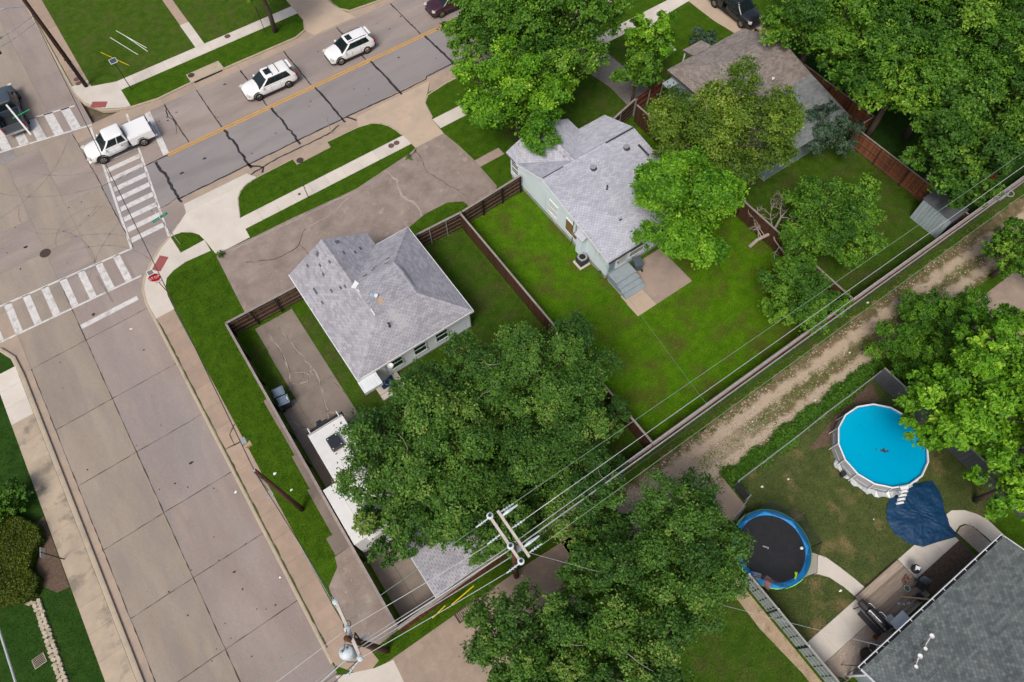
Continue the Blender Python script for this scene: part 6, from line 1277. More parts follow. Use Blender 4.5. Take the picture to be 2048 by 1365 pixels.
letters(t, 'Fzone', .16, 'sign_white', Matrix.Translation((-.25, .25, .862)) @ Matrix.Rotation(R(128), 4, 'Z') @ Matrix.Scale(.9, 4, (1, 0, 0)))
def cushion(label, x, y, rz, m, w, d):
    b = MB(); n = 8; b.v = [(w * (i / n - .5), d * (j / n - .5), .08 * math.sin(math.pi * i / n) * math.sin(math.pi * j / n) + .02 + .02 * math.sin(i * 2 + j)) for j in range(n + 1) for i in range(n + 1)]; k = n + 1
    b.f = [(j * k + i, j * k + i + 1, (j + 1) * k + i + 1, (j + 1) * k + i) for j in range(n) for i in range(n)]; o = b.build('cushion', m, smooth=True); o.location = (x, y, .865); o.rotation_euler = (0, 0, rz); tag(o, label, 'cushion')
cushion('grey cloth on the trampoline edge', 14.42, -2.75, R(40), 'cloth_grey', .55, .55); cushion('dusty pink folded cloth on the trampoline', 14.75, -3.35, R(10), 'cloth_pink', .65, .55)
t = thing('toy', 'lime green toy lying on the trampoline', 'toy', (16.3, -4.05, .87), R(30)); MB().box((0, 0, .03), (.3, .1, .05)).build('blade', 'toy_green', t, bevel=.02); MB().box((.2, .03, .04), (.16, .16, .07)).build('grip', 'toy_green', t, bevel=.03)
t = thing('toy_ball', 'white and black ball on the trampoline edge', 'ball', (17.75, -3.1, .87)); b = MB(); b.lathe([(.1 * math.sin(math.pi * k / 8), .1 - .1 * math.cos(math.pi * k / 8)) for k in range(9)], n=12); b.build('ball', 'trash_white', t, smooth=True); MB().box((.1, -.12, .04), (.16, .12, .06)).build('shoe', 'dark', t, bevel=.02)
# ---------------------------------------------------------------- deck and things on it
t = thing('deck', 'weathered plank deck beside the slate roofed house', 'deck', (20.4, -8.1, 0))
for k in range(17): MB().box((0, 1.12 - k * .142, .16), (3.62 + random.uniform(-.02, .02), .135, .04)).build('plank', 'deck_wood', t)
for x in (-1.78, 1.78): MB().box((x, 0, .08), (.06, 2.3, .12)).build('joist', 'rail', t)
MB().box((0, 1.2, .08), (3.6, .04, .14)).build('edge_board', 'rail', t)
t = thing('smoker_grill', 'long black barrel smoker at the deck edge', 'grill', (18.35, -8.0, 0), R(-88))
b = MB(); b.cyl((-.35, 0, .95), (.95, 0, .95), .3, n=18); b.build('barrel', 'paint_black', t); b = MB(); b.cyl((-.9, 0, .85), (-.37, 0, .85), .22, n=16); b.build('firebox', 'plastic_dark', t)
b = MB(); b.box((.3, .0, 1.17), (1.2, .34, .1)); b.build('lid', 'plastic_dark', t, bevel=.03); b = MB(); b.box((.02, 0, 1.23), (.03, .36, .01)); b.box((.55, .0, 1.23), (.03, .36, .01)); b.build('hinge', 'black', t)
MB().box((.2, -.48, .8), (1.5, .32, .03)).build('shelf', 'dark', t); b = MB(); b.tube([(.1, .33, 1.05), (.15, .4, 1.1), (.5, .4, 1.1), (.55, .33, 1.05)], .02); b.tube([(-.55, .26, .95), (-.5, .32, 1.0), (-.2, .32, 1.0), (-.15, .26, .95)], .02); b.build('handle', 'sign_white', t)
b = MB(); b.cyl((.85, 0, 1.2), (.85, 0, 1.7), .06, n=10); b.build('chimney', 'black', t)
for x in (-.7, .8):
    for y in (-.28, .28): b = MB(); b.tube([(x, y * .6, .8), (x, y, 0)], .025); b.build('leg', 'black', t)
b = MB(); b.disc((.1, .05, 1.226), .05, 10, .01); b.build('thermometer', 'galv', t)
t = thing('folding_table', 'white folding table by the house gutter', 'table', (19.3, -9.1, 0), R(1)); MB().box((0, 0, .98), (1.12, .66, .05)).build('top', 'pool_white', t, bevel=.015)
for x in (-.48, .48):
    for y in (-.25, .25): b = MB(); b.cyl((x, y, .15), (x, y, .96), .018, n=6); b.build('leg', 'galv', t)
MB().box((-.3, .42, .5), (.5, .25, .6)).build('crate', 'blind', t)
t = thing('kettle_grill', 'black kettle grill with white top at the deck corner', 'grill', (22.35, -7.75, 0)); b = MB(); b.lathe([(.0, .55), (.2, .58), (.28, .75), (.24, .92), (.0, 1.0)], n=16); b.build('bowl', 'paint_black', t, smooth=True)
for k in range(3): a = k * 2.09; b = MB(); b.tube([(.15 * math.cos(a), .15 * math.sin(a), .6), (.3 * math.cos(a), .3 * math.sin(a), 0)], .02); b.build('leg', 'galv', t)
MB().box((.03, 0, 1.01), (.2, .26, .02), rz=.5).build('cover_plate', 'trash_white', t)
t = thing('patio_chair', 'black metal patio chairs heaped at the deck end', 'chair', (21.95, -8.55, .18), R(20))
MB().box((0, 0, .45), (.5, .5, .04)).build('seat', 'plastic_dark', t); MB().box((.28, 0, .75), (.05, .5, .6), mtx=Matrix.Rotation(R(14), 4, 'Y')).build('backrest', 'bin_grey', t)
for x in (-.22, .22):
    for y in (-.22, .22): b = MB(); b.tube([(x, y, .45), (x * 1.15, y * 1.15, 0)], .018); b.build('leg', 'black', t)
for y in (-.27, .27): b = MB(); b.tube([(-.22, y, .45), (-.22, y, .68), (.26, y, .68)], .018); b.build('armrest', 'black', t)
t = thing('stool', 'dark stool under the eave beside the chairs', 'stool', (21.35, -8.95, .18)); MB().disc((0, 0, .5), .24, 16, .05).build('seat', 'plastic_dark', t)
for k in range(4): a = k * 1.571 + .4; b = MB(); b.tube([(.14 * math.cos(a), .14 * math.sin(a), .47), (.24 * math.cos(a), .24 * math.sin(a), 0)], .018); b.build('leg', 'black', t)
o = MB().beam((20.75, -8.4, .22), (21.6, -9.45, 1.6), .09, .045).build('plank', 'lumber'); tag(o, 'pale timber leaning from deck to eave', 'plank')
def pot(label, x, y, r, h, m, z=0, rim=True, plant=None):
    t = thing('plant_pot', label, 'pot', (x, y, z)); b = MB(); b.lathe([(0, .01), (r * .7, .01), (r, h), (r * 1.12, h), (r * 1.12, h * 1.08), (r * .92, h * 1.08), (r * .88, h * .9), (0, h * .88)], n=16); b.build('pot', m, t, smooth=False); MB().disc((0, 0, h * .93), r * .86, 14, .02).build('soil', 'mulch', t)
    return t
pot('left clay pot at the deck end', 21.5, -7.95, .12, .2, 'clay', .18); pot('right clay pot at the deck end', 21.75, -7.9, .13, .24, 'clay', .18); pot('pale green glass pot on the deck', 21.3, -8.25, .17, .2, 'vent_teal', .18)
pot('orange pot beside the smoker', 17.85, -9.0, .15, .25, 'orange'); pot('grey round pot on the gravel', 17.3, -9.25, .24, .3, 'blind'); pot('small clay pot beside the fire pit', 16.35, -9.42, .1, .15, 'clay')
t = thing('fire_pit', 'dark round fire pit on the gravel', 'fire pit', (16.75, -9.35, .02)); b = MB(); b.lathe([(.1, .12), (.3, .14), (.36, .34), (.40, .34), (.34, .08), (.1, .04)], n=20); b.build('bowl', 'iron', t); MB().disc((0, 0, .2), .3, 16, .03).build('ash', 'bark', t)
for k in range(3): a = k * 2.09; b = MB(); b.tube([(.2 * math.cos(a), .2 * math.sin(a), .12), (.3 * math.cos(a), .3 * math.sin(a), -.02)], .02); b.build('leg', 'iron', t)
t = thing('tripod_stand', 'thin black tripod stand on the gravel corner', 'stand', (15.75, -9.35, .02)); b = MB(); b.tube([(0, 0, .9), (-.5, .45, .05)], .018); b.tube([(0, 0, .9), (.35, -.25, .0)], .018); b.tube([(0, 0, .9), (-.4, -.1, 0)], .018); b.build('leg', 'black', t); MB().box((.15, -.1, .95), (.25, .2, .25)).build('head', 'trash_white', t, bevel=.04)
for i, (x, y, s, lab) in enumerate(((20.3, -8.55, .16, 'first white cup standing on the deck'), (20.5, -8.75, .14, 'second white cup standing on the deck'), (20.75, -8.85, .2, 'pale square tub on the deck'), (21.4, -9.2, .14, 'pink bottle under the eave'))):
    t = thing('cup' if i < 2 else 'tub', lab, 'container', (x, y, .18)); b = MB(); b.lathe([(0, .0), (s * .35, 0), (s * .45, s), (s * .38, s), (s * .3, .02), (0, .02)], n=10 if i != 2 else 4, a0=.6); b.build('cup', 'trash_white' if i < 3 else 'cloth_pink', t)
# ---------------------------------------------------------------- small litter, pipes, stones
for i, (a, c, m, lab) in enumerate((((-1.72, 65.9), (-.2, 62.6), 'yellow_tube', 'yellow marker pipe on the far lawn'), ((-.3, 67.4), (1.0, 63.5), 'flag_white', 'left white pipe lying on the far lawn'), ((.85, 67.1), (1.9, 63.4), 'flag_white', 'middle white pipe lying on the far lawn'), ((.5, 68.0), (2.0, 63.9), 'flag_white', 'right white pipe lying on the far lawn'))):
    b = MB(); b.tube([(a[0], a[1], .04), (c[0], c[1], .04)], .03, 7); o = b.build('pipe', m); tag(o, lab, 'pipe')
rn = random.Random(8)
LIT = [(29.2, 3.0, 'by the alley bend'), (26.0, 3.1, 'beside the hedge weeds'), (25.2, 2.8, 'under the chain link weeds'), (21.5, 4.4, 'on the gravel alley'), (30.6, 4.2, 'near the alley hedge'), (18.9, .9, 'on the dry lawn corner'), (20.6, .3, 'on the pool lawn'), (23.0, -4.5, 'near the tarp'), (-8.6, 20.0, 'in the side road gutter'), (-8.55, 13.6, 'by the low brown sidewalk'), (-6.0, 19.6, 'in the verge above the pole'), (-5.6, 18.0, 'in the verge beside the pole'), (18.2, -6.2, 'in the small green lawn'), (34.7, 6.2, 'under the alley fence'), (-9.9, 35.6, 'on the side road')]
for x, y, lab in LIT:
    s = rn.uniform(.06, .12); n = 7; b = MB(); zz = -.11 if x < -8.2 else .02
    b.v = [(s * (1 + rn.uniform(-.4, .4)) * math.cos(2 * math.pi * k / n), s * .7 * (1 + rn.uniform(-.4, .4)) * math.sin(2 * math.pi * k / n), .01 + rn.uniform(0, .03)) for k in range(n)] + [(0, 0, .05)]; b.f = [(k, (k + 1) % n, n) for k in range(n)]
    o = b.build('litter', 'trash_white'); o.location = (x, y, zz); tag(o, 'scrap of white litter ' + lab, 'litter', 'litter scraps')
t = thing('stone_border', 'row of tan edging stones in the left garden', 'stone border', (-21.2, 20.7, 0))
st_m = []
for v in range(4):
    b = MB(); n = 7; top = [(.15 * (1 + rn.uniform(-.25, .25)) * math.cos(2 * math.pi * k / n), .12 * (1 + rn.uniform(-.25, .25)) * math.sin(2 * math.pi * k / n), .12) for k in range(n)]; b.v = [(x * 1.15, y * 1.15, 0) for x, y, z in top] + top; b.f = [tuple(range(n, 2 * n))] + [(k, (k + 1) % n, n + (k + 1) % n, n + k) for k in range(n)]; me = b.mesh('stone'); me.materials.append(MATS['stone']); st_m.append(me)
for i in range(34):
    for j in range(2):
        o = bpy.data.objects.new('stone', st_m[rn.randrange(4)]); COL.objects.link(o); o.parent = t; o.location = (rn.uniform(-.02, .02) + j * .24, -i * .25 + rn.uniform(-.03, .03), rn.uniform(-.02, .02)); o.rotation_euler = (0, 0, rn.uniform(0, 6.28))
for i in range(10):
    o = bpy.data.objects.new('stone', st_m[rn.randrange(4)]); COL.objects.link(o); o.parent = t; o.location = (-.2 - i * .2, .15 + i * .16, 0); o.rotation_euler = (0, 0, rn.uniform(0, 6.28))
t = thing('vent_grate', 'black grate in the grass at the lower left', 'grate', (-21.9, 17.4, .01), R(4)); MB().box((0, 0, .02), (.7, .6, .03)).build('frame', 'stone', t)
for k in range(6): MB().box((0, -.22 + k * .09, .042), (.6, .05, .015)).build('bar', 'black', t)
b = MB()
for i in range(4200):
    x = rn.uniform(9, 46); y = 4.3 + rn.uniform(-1.7, 1.5); s = rn.uniform(.02, .055) * (1.5 if rn.random() < .06 else 1); z = .02
    if x > 24 and rn.random() < .6: continue
    b.add([(x - s, y - s * .7, z), (x + s, y - s * .8, z), (x + s * .8, y + s, z), (x - s * .9, y + s * .8, z), (x + rn.uniform(-.3, .3) * s, y, z + s * .9)], [(0, 1, 4), (1, 2, 4), (2, 3, 4), (3, 0, 4)])
o = b.build('alley_gravel', 'gravel'); tag(o, 'loose pale stones on the gravel alley', 'gravel', kind='stuff')
b = MB()
for i in range(5200):
    if i % 4: x = rn.uniform(14.2, 18.7); y = rn.uniform(-9.6, -8.4)
    else: x = rn.uniform(26.6, 27.6); y = rn.uniform(-9.4, -8.0)
    s = rn.uniform(.015, .035); z = .022
    b.add([(x - s, y - s * .7, z), (x + s, y - s * .8, z), (x + s * .8, y + s, z), (x - s * .9, y + s * .8, z), (x, y, z + s * .9)], [(0, 1, 4), (1, 2, 4), (2, 3, 4), (3, 0, 4)])
o = b.build('pea_gravel', 'gravel'); tag(o, 'pea gravel by the slate roofed house', 'gravel', kind='stuff')
# ---------------------------------------------------------------- foliage
def leaf_mesh(name, pos, size, tint, mname, rng, up=.55, aspect=.6, droop=None, outward=None):
    n = len(pos)
    nr = rng.normal(size=(n, 3)); nr[:, 2] = np.abs(nr[:, 2]) + up
    if outward is not None: nr += outward * .9
    nr /= np.linalg.norm(nr, axis=1, keepdims=True)
    a = rng.normal(size=(n, 3)); a -= nr * (a * nr).sum(1, keepdims=True); a /= np.linalg.norm(a, axis=1, keepdims=True); b = np.cross(nr, a)
    s = size * rng.uniform(.65, 1.35, (n, 1)); wd = s * aspect * .5
    v = np.empty((n, 4, 3)); v[:, 0] = pos - a * s * .5; v[:, 1] = pos + b * wd - a * s * .05 + nr * s * .08; v[:, 2] = pos + a * s * .5 - nr * s * .1; v[:, 3] = pos - b * wd - a * s * .05 + nr * s * .08
    me = bpy.data.meshes.new(name); me.vertices.add(4 * n); me.vertices.foreach_set('co', v.reshape(-1)); me.loops.add(6 * n); me.polygons.add(2 * n)
    base = np.arange(n)[:, None] * 4; idx = np.concatenate([base + np.array([0, 1, 2]), base + np.array([0, 2, 3])], 1).reshape(-1)
    me.loops.foreach_set('vertex_index', idx.astype(np.int32)); me.polygons.foreach_set('loop_start', np.arange(0, 6 * n, 3, dtype=np.int32)); 
    me.update(calc_edges=True); me.validate()
    at = me.attributes.new('tint', 'FLOAT', 'POINT'); at.data.foreach_set('value', np.repeat(np.clip(tint, 0, 1), 4).astype(np.float32))
    me.materials.append(MATS[mname]); return me
def crown_points(rng, rx, ry, rz, n, nl, lr, rag=.25, flat=.0, ncl=None, cr=.16):
    """clumped leaf positions about the crown centre; returns pos, tint, outward, lobe centres"""
    R3 = np.array([rx, ry, rz]); th = rng.uniform(0, 2 * math.pi, nl); cz = rng.uniform(-.55, .95, nl); rr = np.sqrt(1 - np.clip(cz, -1, 1) ** 2)
    # spread lobes evenly with a golden spiral plus jitter
    k = np.arange(nl); cz = -.45 + 1.4 * (k + .5) / nl; cz = np.clip(cz + rng.normal(0, .08, nl), -.6, .97); th = k * 2.39996 + rng.normal(0, .35, nl); rr = np.sqrt(np.clip(1 - cz ** 2, .02, 1))
    ext = rng.uniform(.50, .95, nl); lc = np.stack([rr * np.cos(th) * ext, rr * np.sin(th) * ext, cz * ext], 1) * R3
    ls = lr * rng.uniform(.65, 1.2, nl)
    ncl = ncl or max(40, n // 45)
    w = ls ** 2; li = rng.choice(nl, ncl, p=w / w.sum()); d = rng.normal(size=(ncl, 3)); d[:, 2] = d[:, 2] * .8 + .4; d /= np.linalg.norm(d, axis=1, keepdims=True)
    rad = (ls[li] * (1 + rag * rng.normal(size=ncl)) * rng.uniform(.72, 1.06, ncl))[:, None]; cc = lc[li] + d * rad * np.array([1, 1, .78])
    ct = np.clip(.45 + .17 * rng.normal(size=ncl) + .20 * rng.normal(size=nl)[li], 0, .95)
    ci = rng.integers(0, ncl, n); cs = cr * (rx + ry) / 2 * .5
    pos = cc[ci] + rng.normal(size=(n, 3)) * cs * np.array([1, 1, .6]) * rng.uniform(.5, 1.1, (ncl, 1))[ci]
    nf = n // 9; g = rng.normal(size=(nf, 3)); g /= np.linalg.norm(g, axis=1, keepdims=True); pos[:nf] = g * R3 * rng.uniform(.2, .62, (nf, 1))     # sparse inner leaves
    tint = ct[ci] + .10 * rng.normal(size=n); tip = rng.random(n) < .02; tint[tip] += .35
    return pos, tint, d[ci], lc
def tree(label, x, y, zc, r, rz, m, n, leaf=.22, seed=0, nl=16, lr=.36, bark='bark', trunk=.2, cat='tree', name='tree', rxy=None, rag=.22, bare=0, base=None, group=None, cr=.16, z0=0.0):
    rng = np.random.default_rng(seed + 100); rn = random.Random(seed)
    rx, ry = rxy or (r, r)
    bxp = base or (x, y); t = thing(name, label, cat, (bxp[0], bxp[1], z0), group=group); off = np.array([x - bxp[0], y - bxp[1], zc - z0])
    nl = int(nl * 1.15); lr = lr * .74; n = int(n * 1.2); leaf = leaf * .86; rag = rag * .6
    pos, tint, outw, lc = crown_points(rng, rx, ry, rz, n, nl, lr * r, rag, cr=cr * .58)
    keep = pos[:, 2] + off[2] > .15; pos, tint, outw = pos[keep], tint[keep], outw[keep]
    me = leaf_mesh('crown', pos + off, leaf, tint, m, rng, outward=outw); link('crown', me, None, t)
    # trunk with limbs
    b = MB(); fork = Vector((off[0] * .35, off[1] * .35, max(.6, (zc - z0 - rz * .55)))); b.tube([(0, 0, -.05), tuple(fork * .5 + Vector((rn.uniform(-.1, .1), rn.uniform(-.1, .1), 0))), tuple(fork), tuple(Vector(off) * .8)], [trunk * 1.25, trunk, trunk * .8, trunk * .35], 9); b.build('trunk', bark, t, smooth=True)
    lb = MB()
    for c in lc:
        e = Vector(c) + Vector(off); mid = fork.lerp(e, .5) + Vector((rn.uniform(-.3, .3), rn.uniform(-.3, .3), rn.uniform(0, .4))) * .5; lb.tube([tuple(fork), tuple(mid), tuple(e)], [trunk * .5, trunk * .3, trunk * .1], 6, caps=False)
        for q in range(3):
            f = mid.lerp(e, rn.uniform(.2, .9)); g = f + Vector((rn.gauss(0, 1), rn.gauss(0, 1), rn.gauss(.3, .6))).normalized() * lr * r * rn.uniform(.6, 1.1); lb.tube([tuple(f), tuple(f.lerp(g, .5) + Vector((0, 0, .06))), tuple(g)], [trunk * .14, trunk * .09, trunk * .03], 4, caps=False)
    lb.build('limbs', bark, t, smooth=True)
    if bare:
        db = MB()
        for q in range(bare):
            c = Vector(lc[rn.randrange(len(lc))]) + Vector(off); d = Vector((rn.gauss(0, 1), rn.gauss(0, 1), abs(rn.gauss(.6, .4)))).normalized(); p = c
            path = [tuple(p)]
            for s in range(4): p = p + d * lr * r * .45; d = (d + Vector((rn.gauss(0, .35), rn.gauss(0, .35), rn.gauss(0, .25)))).normalized(); path.append(tuple(p))
            db.tube(path, [.035, .028, .02, .014, .006], 4, caps=False)
        db.build('bare_twigs', 'deadwood', t)['kind'] = 'stuff'
    return t
GT = 'large trees'
tree('big dark tree over the white trailer', 2.6, 13.3, 5.6, 4.5, 3.3, 'leaf_dark', 42000, .19, 1, 24, .34, trunk=.28, bare=7, base=(4.2, 12.5))
tree('dark tree beside the dividing fence, north of the big one', 11.2, 13.2, 5.2, 4.0, 3.2, 'leaf_dark', 34000, .18, 2, 20, .36, trunk=.24, base=(10.6, 12.6))
tree('dark tree over the alley fence, right of the twin crossarms', 8.4, 8.4, 4.8, 3.7, 2.9, 'leaf_dark', 28000, .18, 3, 18, .36, trunk=.22, bare=6, base=(7.4, 9.0))
tree('dark tree filling the middle of the back garden', 6.8, 14.6, 5.2, 3.2, 2.7, 'leaf_dark', 22000, .18, 4, 16, .36, trunk=.2, bare=8)
tree('dark tree behind the corner house', 4.6, 16.4, 4.4, 2.2, 2.0, 'leaf_dark', 12000, .17, 5, 12, .38, trunk=.15, bare=3)
tree('dark tree over the trailer rear end', -.3, 11.1, 4.6, 2.6, 2.0, 'leaf_dark', 15000, .18, 71, 14, .36, trunk=.16, base=(1.9, 12.0))
tree('dark tree over the grey shed', 3.0, 9.2, 4.6, 3.0, 2.2, 'leaf_dark', 20000, .18, 70, 16, .36, trunk=.18, bare=3, base=(3.6, 10.6))
tree('dark undergrowth behind the twin crossarm pole', 5.4, 8.0, 2.2, 2.1, 1.6, 'leaf_dark', 9000, .17, 73, 12, .4, trunk=.1, name='bush', cat='bush')
tree('dark undergrowth in the back garden fence corner', 12.2, 9.6, 2.6, 2.0, 1.9, 'leaf_dark', 9000, .17, 74, 12, .4, trunk=.1, name='bush', cat='bush')
tree('dark undergrowth between alley concrete and bottom trees', 8.6, 3.9, 1.8, 1.7, 1.2, 'leaf_dark', 7000, .17, 75, 10, .4, trunk=.08, name='bush', cat='bush')
tree('dark tree left of the trampoline', 10.4, .9, 5.6, 3.8, 2.8, 'leaf_dark', 34000, .17, 6, 22, .34, trunk=.24, base=(9.6, .4))
tree('dark tree hiding the alley bend', 6.8, 2.6, 4.4, 2.4, 2.2, 'leaf_dark', 15000, .17, 7, 15, .36, trunk=.2, bare=3, base=(6.6, 1.2))
tree('dark tree at the bottom edge right of the drain', 1.6, 1.9, 4.6, 3.1, 2.6, 'leaf_dark', 24000, .17, 8, 18, .36, trunk=.22, base=(2.2, .3), bare=4)
tree('dark tree in the bottom middle of the picture', 5.4, -1.4, 5.2, 3.4, 2.7, 'leaf_dark', 29000, .17, 9, 20, .35, trunk=.24, bare=4)
tree('dark tree cut by the bottom edge', .6, -2.6, 5.0, 3.4, 2.6, 'leaf_dark', 18000, .18, 10, 16, .36, trunk=.22)
tree('bright green tree in front of the pale blue house', 23.4, 34.0, 5.0, 5.2, 3.2, 'leaf_bright', 34000, .26, 12, 26, .26, trunk=.22, rag=.3, cr=.13)
tree('dark leafy tree at the top middle', 29.0, 37.0, 6.4, 5.6, 4.0, 'leaf_mid', 38000, .26, 13, 24, .34, trunk=.3)
tree('second dark tree at the top middle beside the road', 26.5, 41.0, 5.6, 4.4, 3.6, 'leaf_mid', 24000, .26, 14, 18, .36, trunk=.26)
tree('small light green tree before the brown roof', 36.6, 33.3, 4.2, 2.4, 2.2, 'leaf_bright', 9500, .24, 15, 14, .30, trunk=.12)
tree('small light green tree beside the gravel driveway', 33.8, 31.6, 3.6, 2.3, 1.9, 'leaf_mid', 8500, .24, 16, 12, .34, trunk=.12)
tree('olive green tree between the pale blue and brown roofs', 33.4, 21.9, 5.0, 5.2, 3.5, 'leaf_olive', 46000, .21, 17, 26, .31, trunk=.28, bare=22, rag=.25)
tree('bright maple over the pale blue house patio', 26.3, 17.8, 5.2, 4.1, 3.3, 'leaf_bright', 34000, .25, 18, 18, .36, trunk=.24, base=(27.2, 16.8))
tree('shrubby tree hiding the dark side fence', 32.6, 11.6, 2.2, 2.0, 1.7, 'leaf_mid', 9000, .19, 72, 12, .34, trunk=.1)
tree('bushy tree against the alley fence corner', 29.4, 9.0, 2.6, 2.8, 2.0, 'leaf_mid', 18000, .19, 19, 14, .36, trunk=.14)
tree('loose feathery tree in the far back lawn', 35.2, 12.0, 3.2, 3.9, 2.2, 'leaf_mid', 23000, .20, 20, 26, .25, trunk=.12, rag=.35, bare=4)
tree('tree over the far right end of the brown roof', 46.8, 25.2, 6.0, 4.6, 3.6, 'leaf_mid', 24000, .27, 21, 18, .36, trunk=.26)
NE = [('rounded tree right of the brown roofed house', 46.6, 17.0, 6.6, 5.0, 3.8, 'leaf_mid', 30000), ('tall tree in the top right corner', 55.0, 16.6, 7.0, 5.0, 4.0, 'leaf_mid', 24000), ('rounded tree above the alley fence at the right', 45.6, 10.9, 5.8, 4.3, 3.4, 'leaf_mid', 26000),
      ('tree cut by the top right edge', 51.4, 22.3, 6.8, 4.6, 3.8, 'leaf_mid', 22000), ('tree at the right edge below the corner', 52.0, 11.0, 6.4, 4.3, 3.6, 'leaf_mid', 22000), ('low tree over the pale blue shed roof', 44.4, 8.0, 4.4, 2.3, 1.9, 'leaf_mid', 10000), ('dark tree behind the rusty fence', 48.2, 20.9, 5.0, 3.6, 3.0, 'leaf_mid', 16000), ('tree beyond the top right gap', 60.0, 20.0, 7, 5.0, 4, 'leaf_mid', 16000), ('far tree past the parked black pickup', 54.0, 30.0, 6.5, 4.8, 3.8, 'leaf_mid', 18000), ('tree past the right edge of the picture', 58, 9, 6.4, 4.8, 3.8, 'leaf_mid', 14000), ('dark tree low behind the rusty fence corner', 49.5, 15.2, 4.4, 3.2, 2.6, 'leaf_dark', 14000)]
for i, (lab, x, y, zc, r, rz, m, n) in enumerate(NE): tree(lab, x, y, zc, r * .92, rz * (1.0, .9, 1.1)[i % 3], ('leaf_mid', 'leaf_mid', 'leaf_deep')[i % 3] if m != 'leaf_dark' else m, n, .25, 30 + i, 18, .36, trunk=.24, group='trees of the top right corner')
tree('bluish feathery bush at the brown roofed house corner', 42.6, 18.4, 2.2, 2.5, 1.7, 'leaf_blue', 12000, .17, 45, 14, .34, trunk=.1, name='bush', cat='bush')
tree('tree at the right edge beside the alley', 43.8, 2.5, 3.2, 2.6, 2.4, 'leaf_mid', 13000, .2, 46, 14, .36, trunk=.16)
tree('tall fine leaved shrub by the right driveway', 36.0, 1.6, 1.9, 2.7, 1.9, 'leaf_fine', 24000, .15, 47, 16, .40, trunk=.1, name='bush', cat='bush')
tree('green shrub between alley and ribbed metal fence', 32.6, 2.0, 1.7, 2.3, 1.6, 'leaf_fine', 17000, .16, 48, 12, .40, trunk=.1, name='bush', cat='bush')
tree('bright loose tree overhanging the pool', 29.9, -2.6, 5.0, 4.2, 2.6, 'leaf_bright', 24000, .27, 49, 26, .22, trunk=.2, rag=.35, cr=.11, base=(31.0, -3.0))
tree('bright loose tree at the right edge', 34.4, -2.0, 5.2, 3.8, 2.6, 'leaf_bright', 19000, .27, 50, 22, .23, trunk=.2, rag=.35, cr=.11)
tree('bright tree filling the right edge below the shrubs', 32.6, -6.0, 5.0, 3.4, 2.4, 'leaf_bright', 16000, .27, 76, 22, .24, trunk=.18, rag=.35, cr=.11)
tree('bright small tree over the curved path', 29.0, -7.3, 4.4, 2.7, 2.0, 'leaf_bright', 8000, .27, 51, 18, .22, trunk=.14, rag=.35, cr=.11)
tree('dark green tree at the far kerb by the driveway', 12.8, 58.8, 5.6, 3.2, 2.3, 'leaf_mid', 16000, .24, 52, 14, .36, trunk=.2)
tree('dark shrub at the left edge', -20.6, 27.3, .9, 1.5, .9, 'leaf_mid', 6000, .17, 53, 10, .42, trunk=.06, name='bush', cat='bush')
tree('small scrub bush on the front lawn of the brown roofed house', 43.4, 33.2, .9, 1.3, .9, 'leaf_blue', 4500, .15, 54, 8, .4, trunk=.05, name='bush', cat='bush')
tree('low vine bush at the metal gate', 14.6, 2.4, .9, 1.1, .7, 'leaf_dark', 4500, .15, 55, 8, .42, trunk=.05, name='bush', cat='bush')
tree('red leaved shrub at the right edge of the alley', 47.0, 8.0, 3.4, 1.0, .9, 'leaf_red', 1800, .2, 56, 7, .4, trunk=.06, name='bush', cat='bush')
for i, (x, y, r, lab) in enumerate(((21.0, 22.2, .3, 'weed clump at the pale blue wall corner'), (-1.9, 37.75, .35, 'weed clump at the parking pad corner'), (14.9, 37.6, .3, 'weed clump at the parking pad far corner'), (20.6, 19.4, .3, 'dry weeds near the grey steps'), (14.6, -9.6, .4, 'small plant at the slate fence foot'))):
    tree(lab, x, y, .18, r, .18, 'leaf_mid', 300, .12, 60 + i, 5, .5, trunk=.012, name='weed', cat='weed')
# trimmed hedge at the left: dense mass with a clipped wavy outline
rng = np.random.default_rng(5); HP = [(-24, 27.5), (-21.6, 27.2), (-20.2, 26.0), (-19.5, 24.9), (-19.55, 24.0), (-20.2, 23.5), (-20.7, 22.7), (-20.4, 21.7), (-20.9, 21.0), (-21.6, 21.0), (-24, 22.2)]
def inside(px, py, poly):
    c = np.zeros(len(px), bool); j = len(poly) - 1
    for i in range(len(poly)):
        xi, yi = poly[i]; xj, yj = poly[j]
        if yi != yj: c ^= ((yi > py) != (yj > py)) & (px < (xj - xi) * (py - yi) / (yj - yi) + xi)
        j = i
    return c
def mass(poly, n, zfun, leaf, m, label, name, cat, kind=None, seed=1, body=None):
    rng = np.random.default_rng(seed); xs = [p[0] for p in poly]; ys = [p[1] for p in poly]
    px = rng.uniform(min(xs), max(xs), n * 3); py = rng.uniform(min(ys), max(ys), n * 3); k = inside(px, py, poly); px, py = px[k][:n], py[k][:n]
    z = zfun(px, py, rng); pos = np.stack([px, py, z], 1); tint = np.clip(.45 + .2 * np.sin(px * 2.1 + 1) * np.sin(py * 1.7) + .15 * rng.normal(size=len(px)), 0, 1)
    me = leaf_mesh('foliage', pos, leaf, tint, m, rng); t = thing(name, label, cat, (sum(xs) / len(xs), sum(ys) / len(ys), 0)); link('foliage', me, None, t, world=True)
    return t
t = mass(HP, 34000, lambda x, y, r: .62 + .06 * np.sin(x * 1.3) + r.normal(0, .05, len(x)), .12, 'leaf_yellow', 'clipped yellow green hedge with wavy edge at the left', 'hedge', 'hedge')
b = MB(); b.prism([(p[0] + .05 * (-22 - p[0]), p[1] + .05 * (24 - p[1])) for p in HP], 0, .55); b.build('stems', 'lawn_dark', t, world=True)
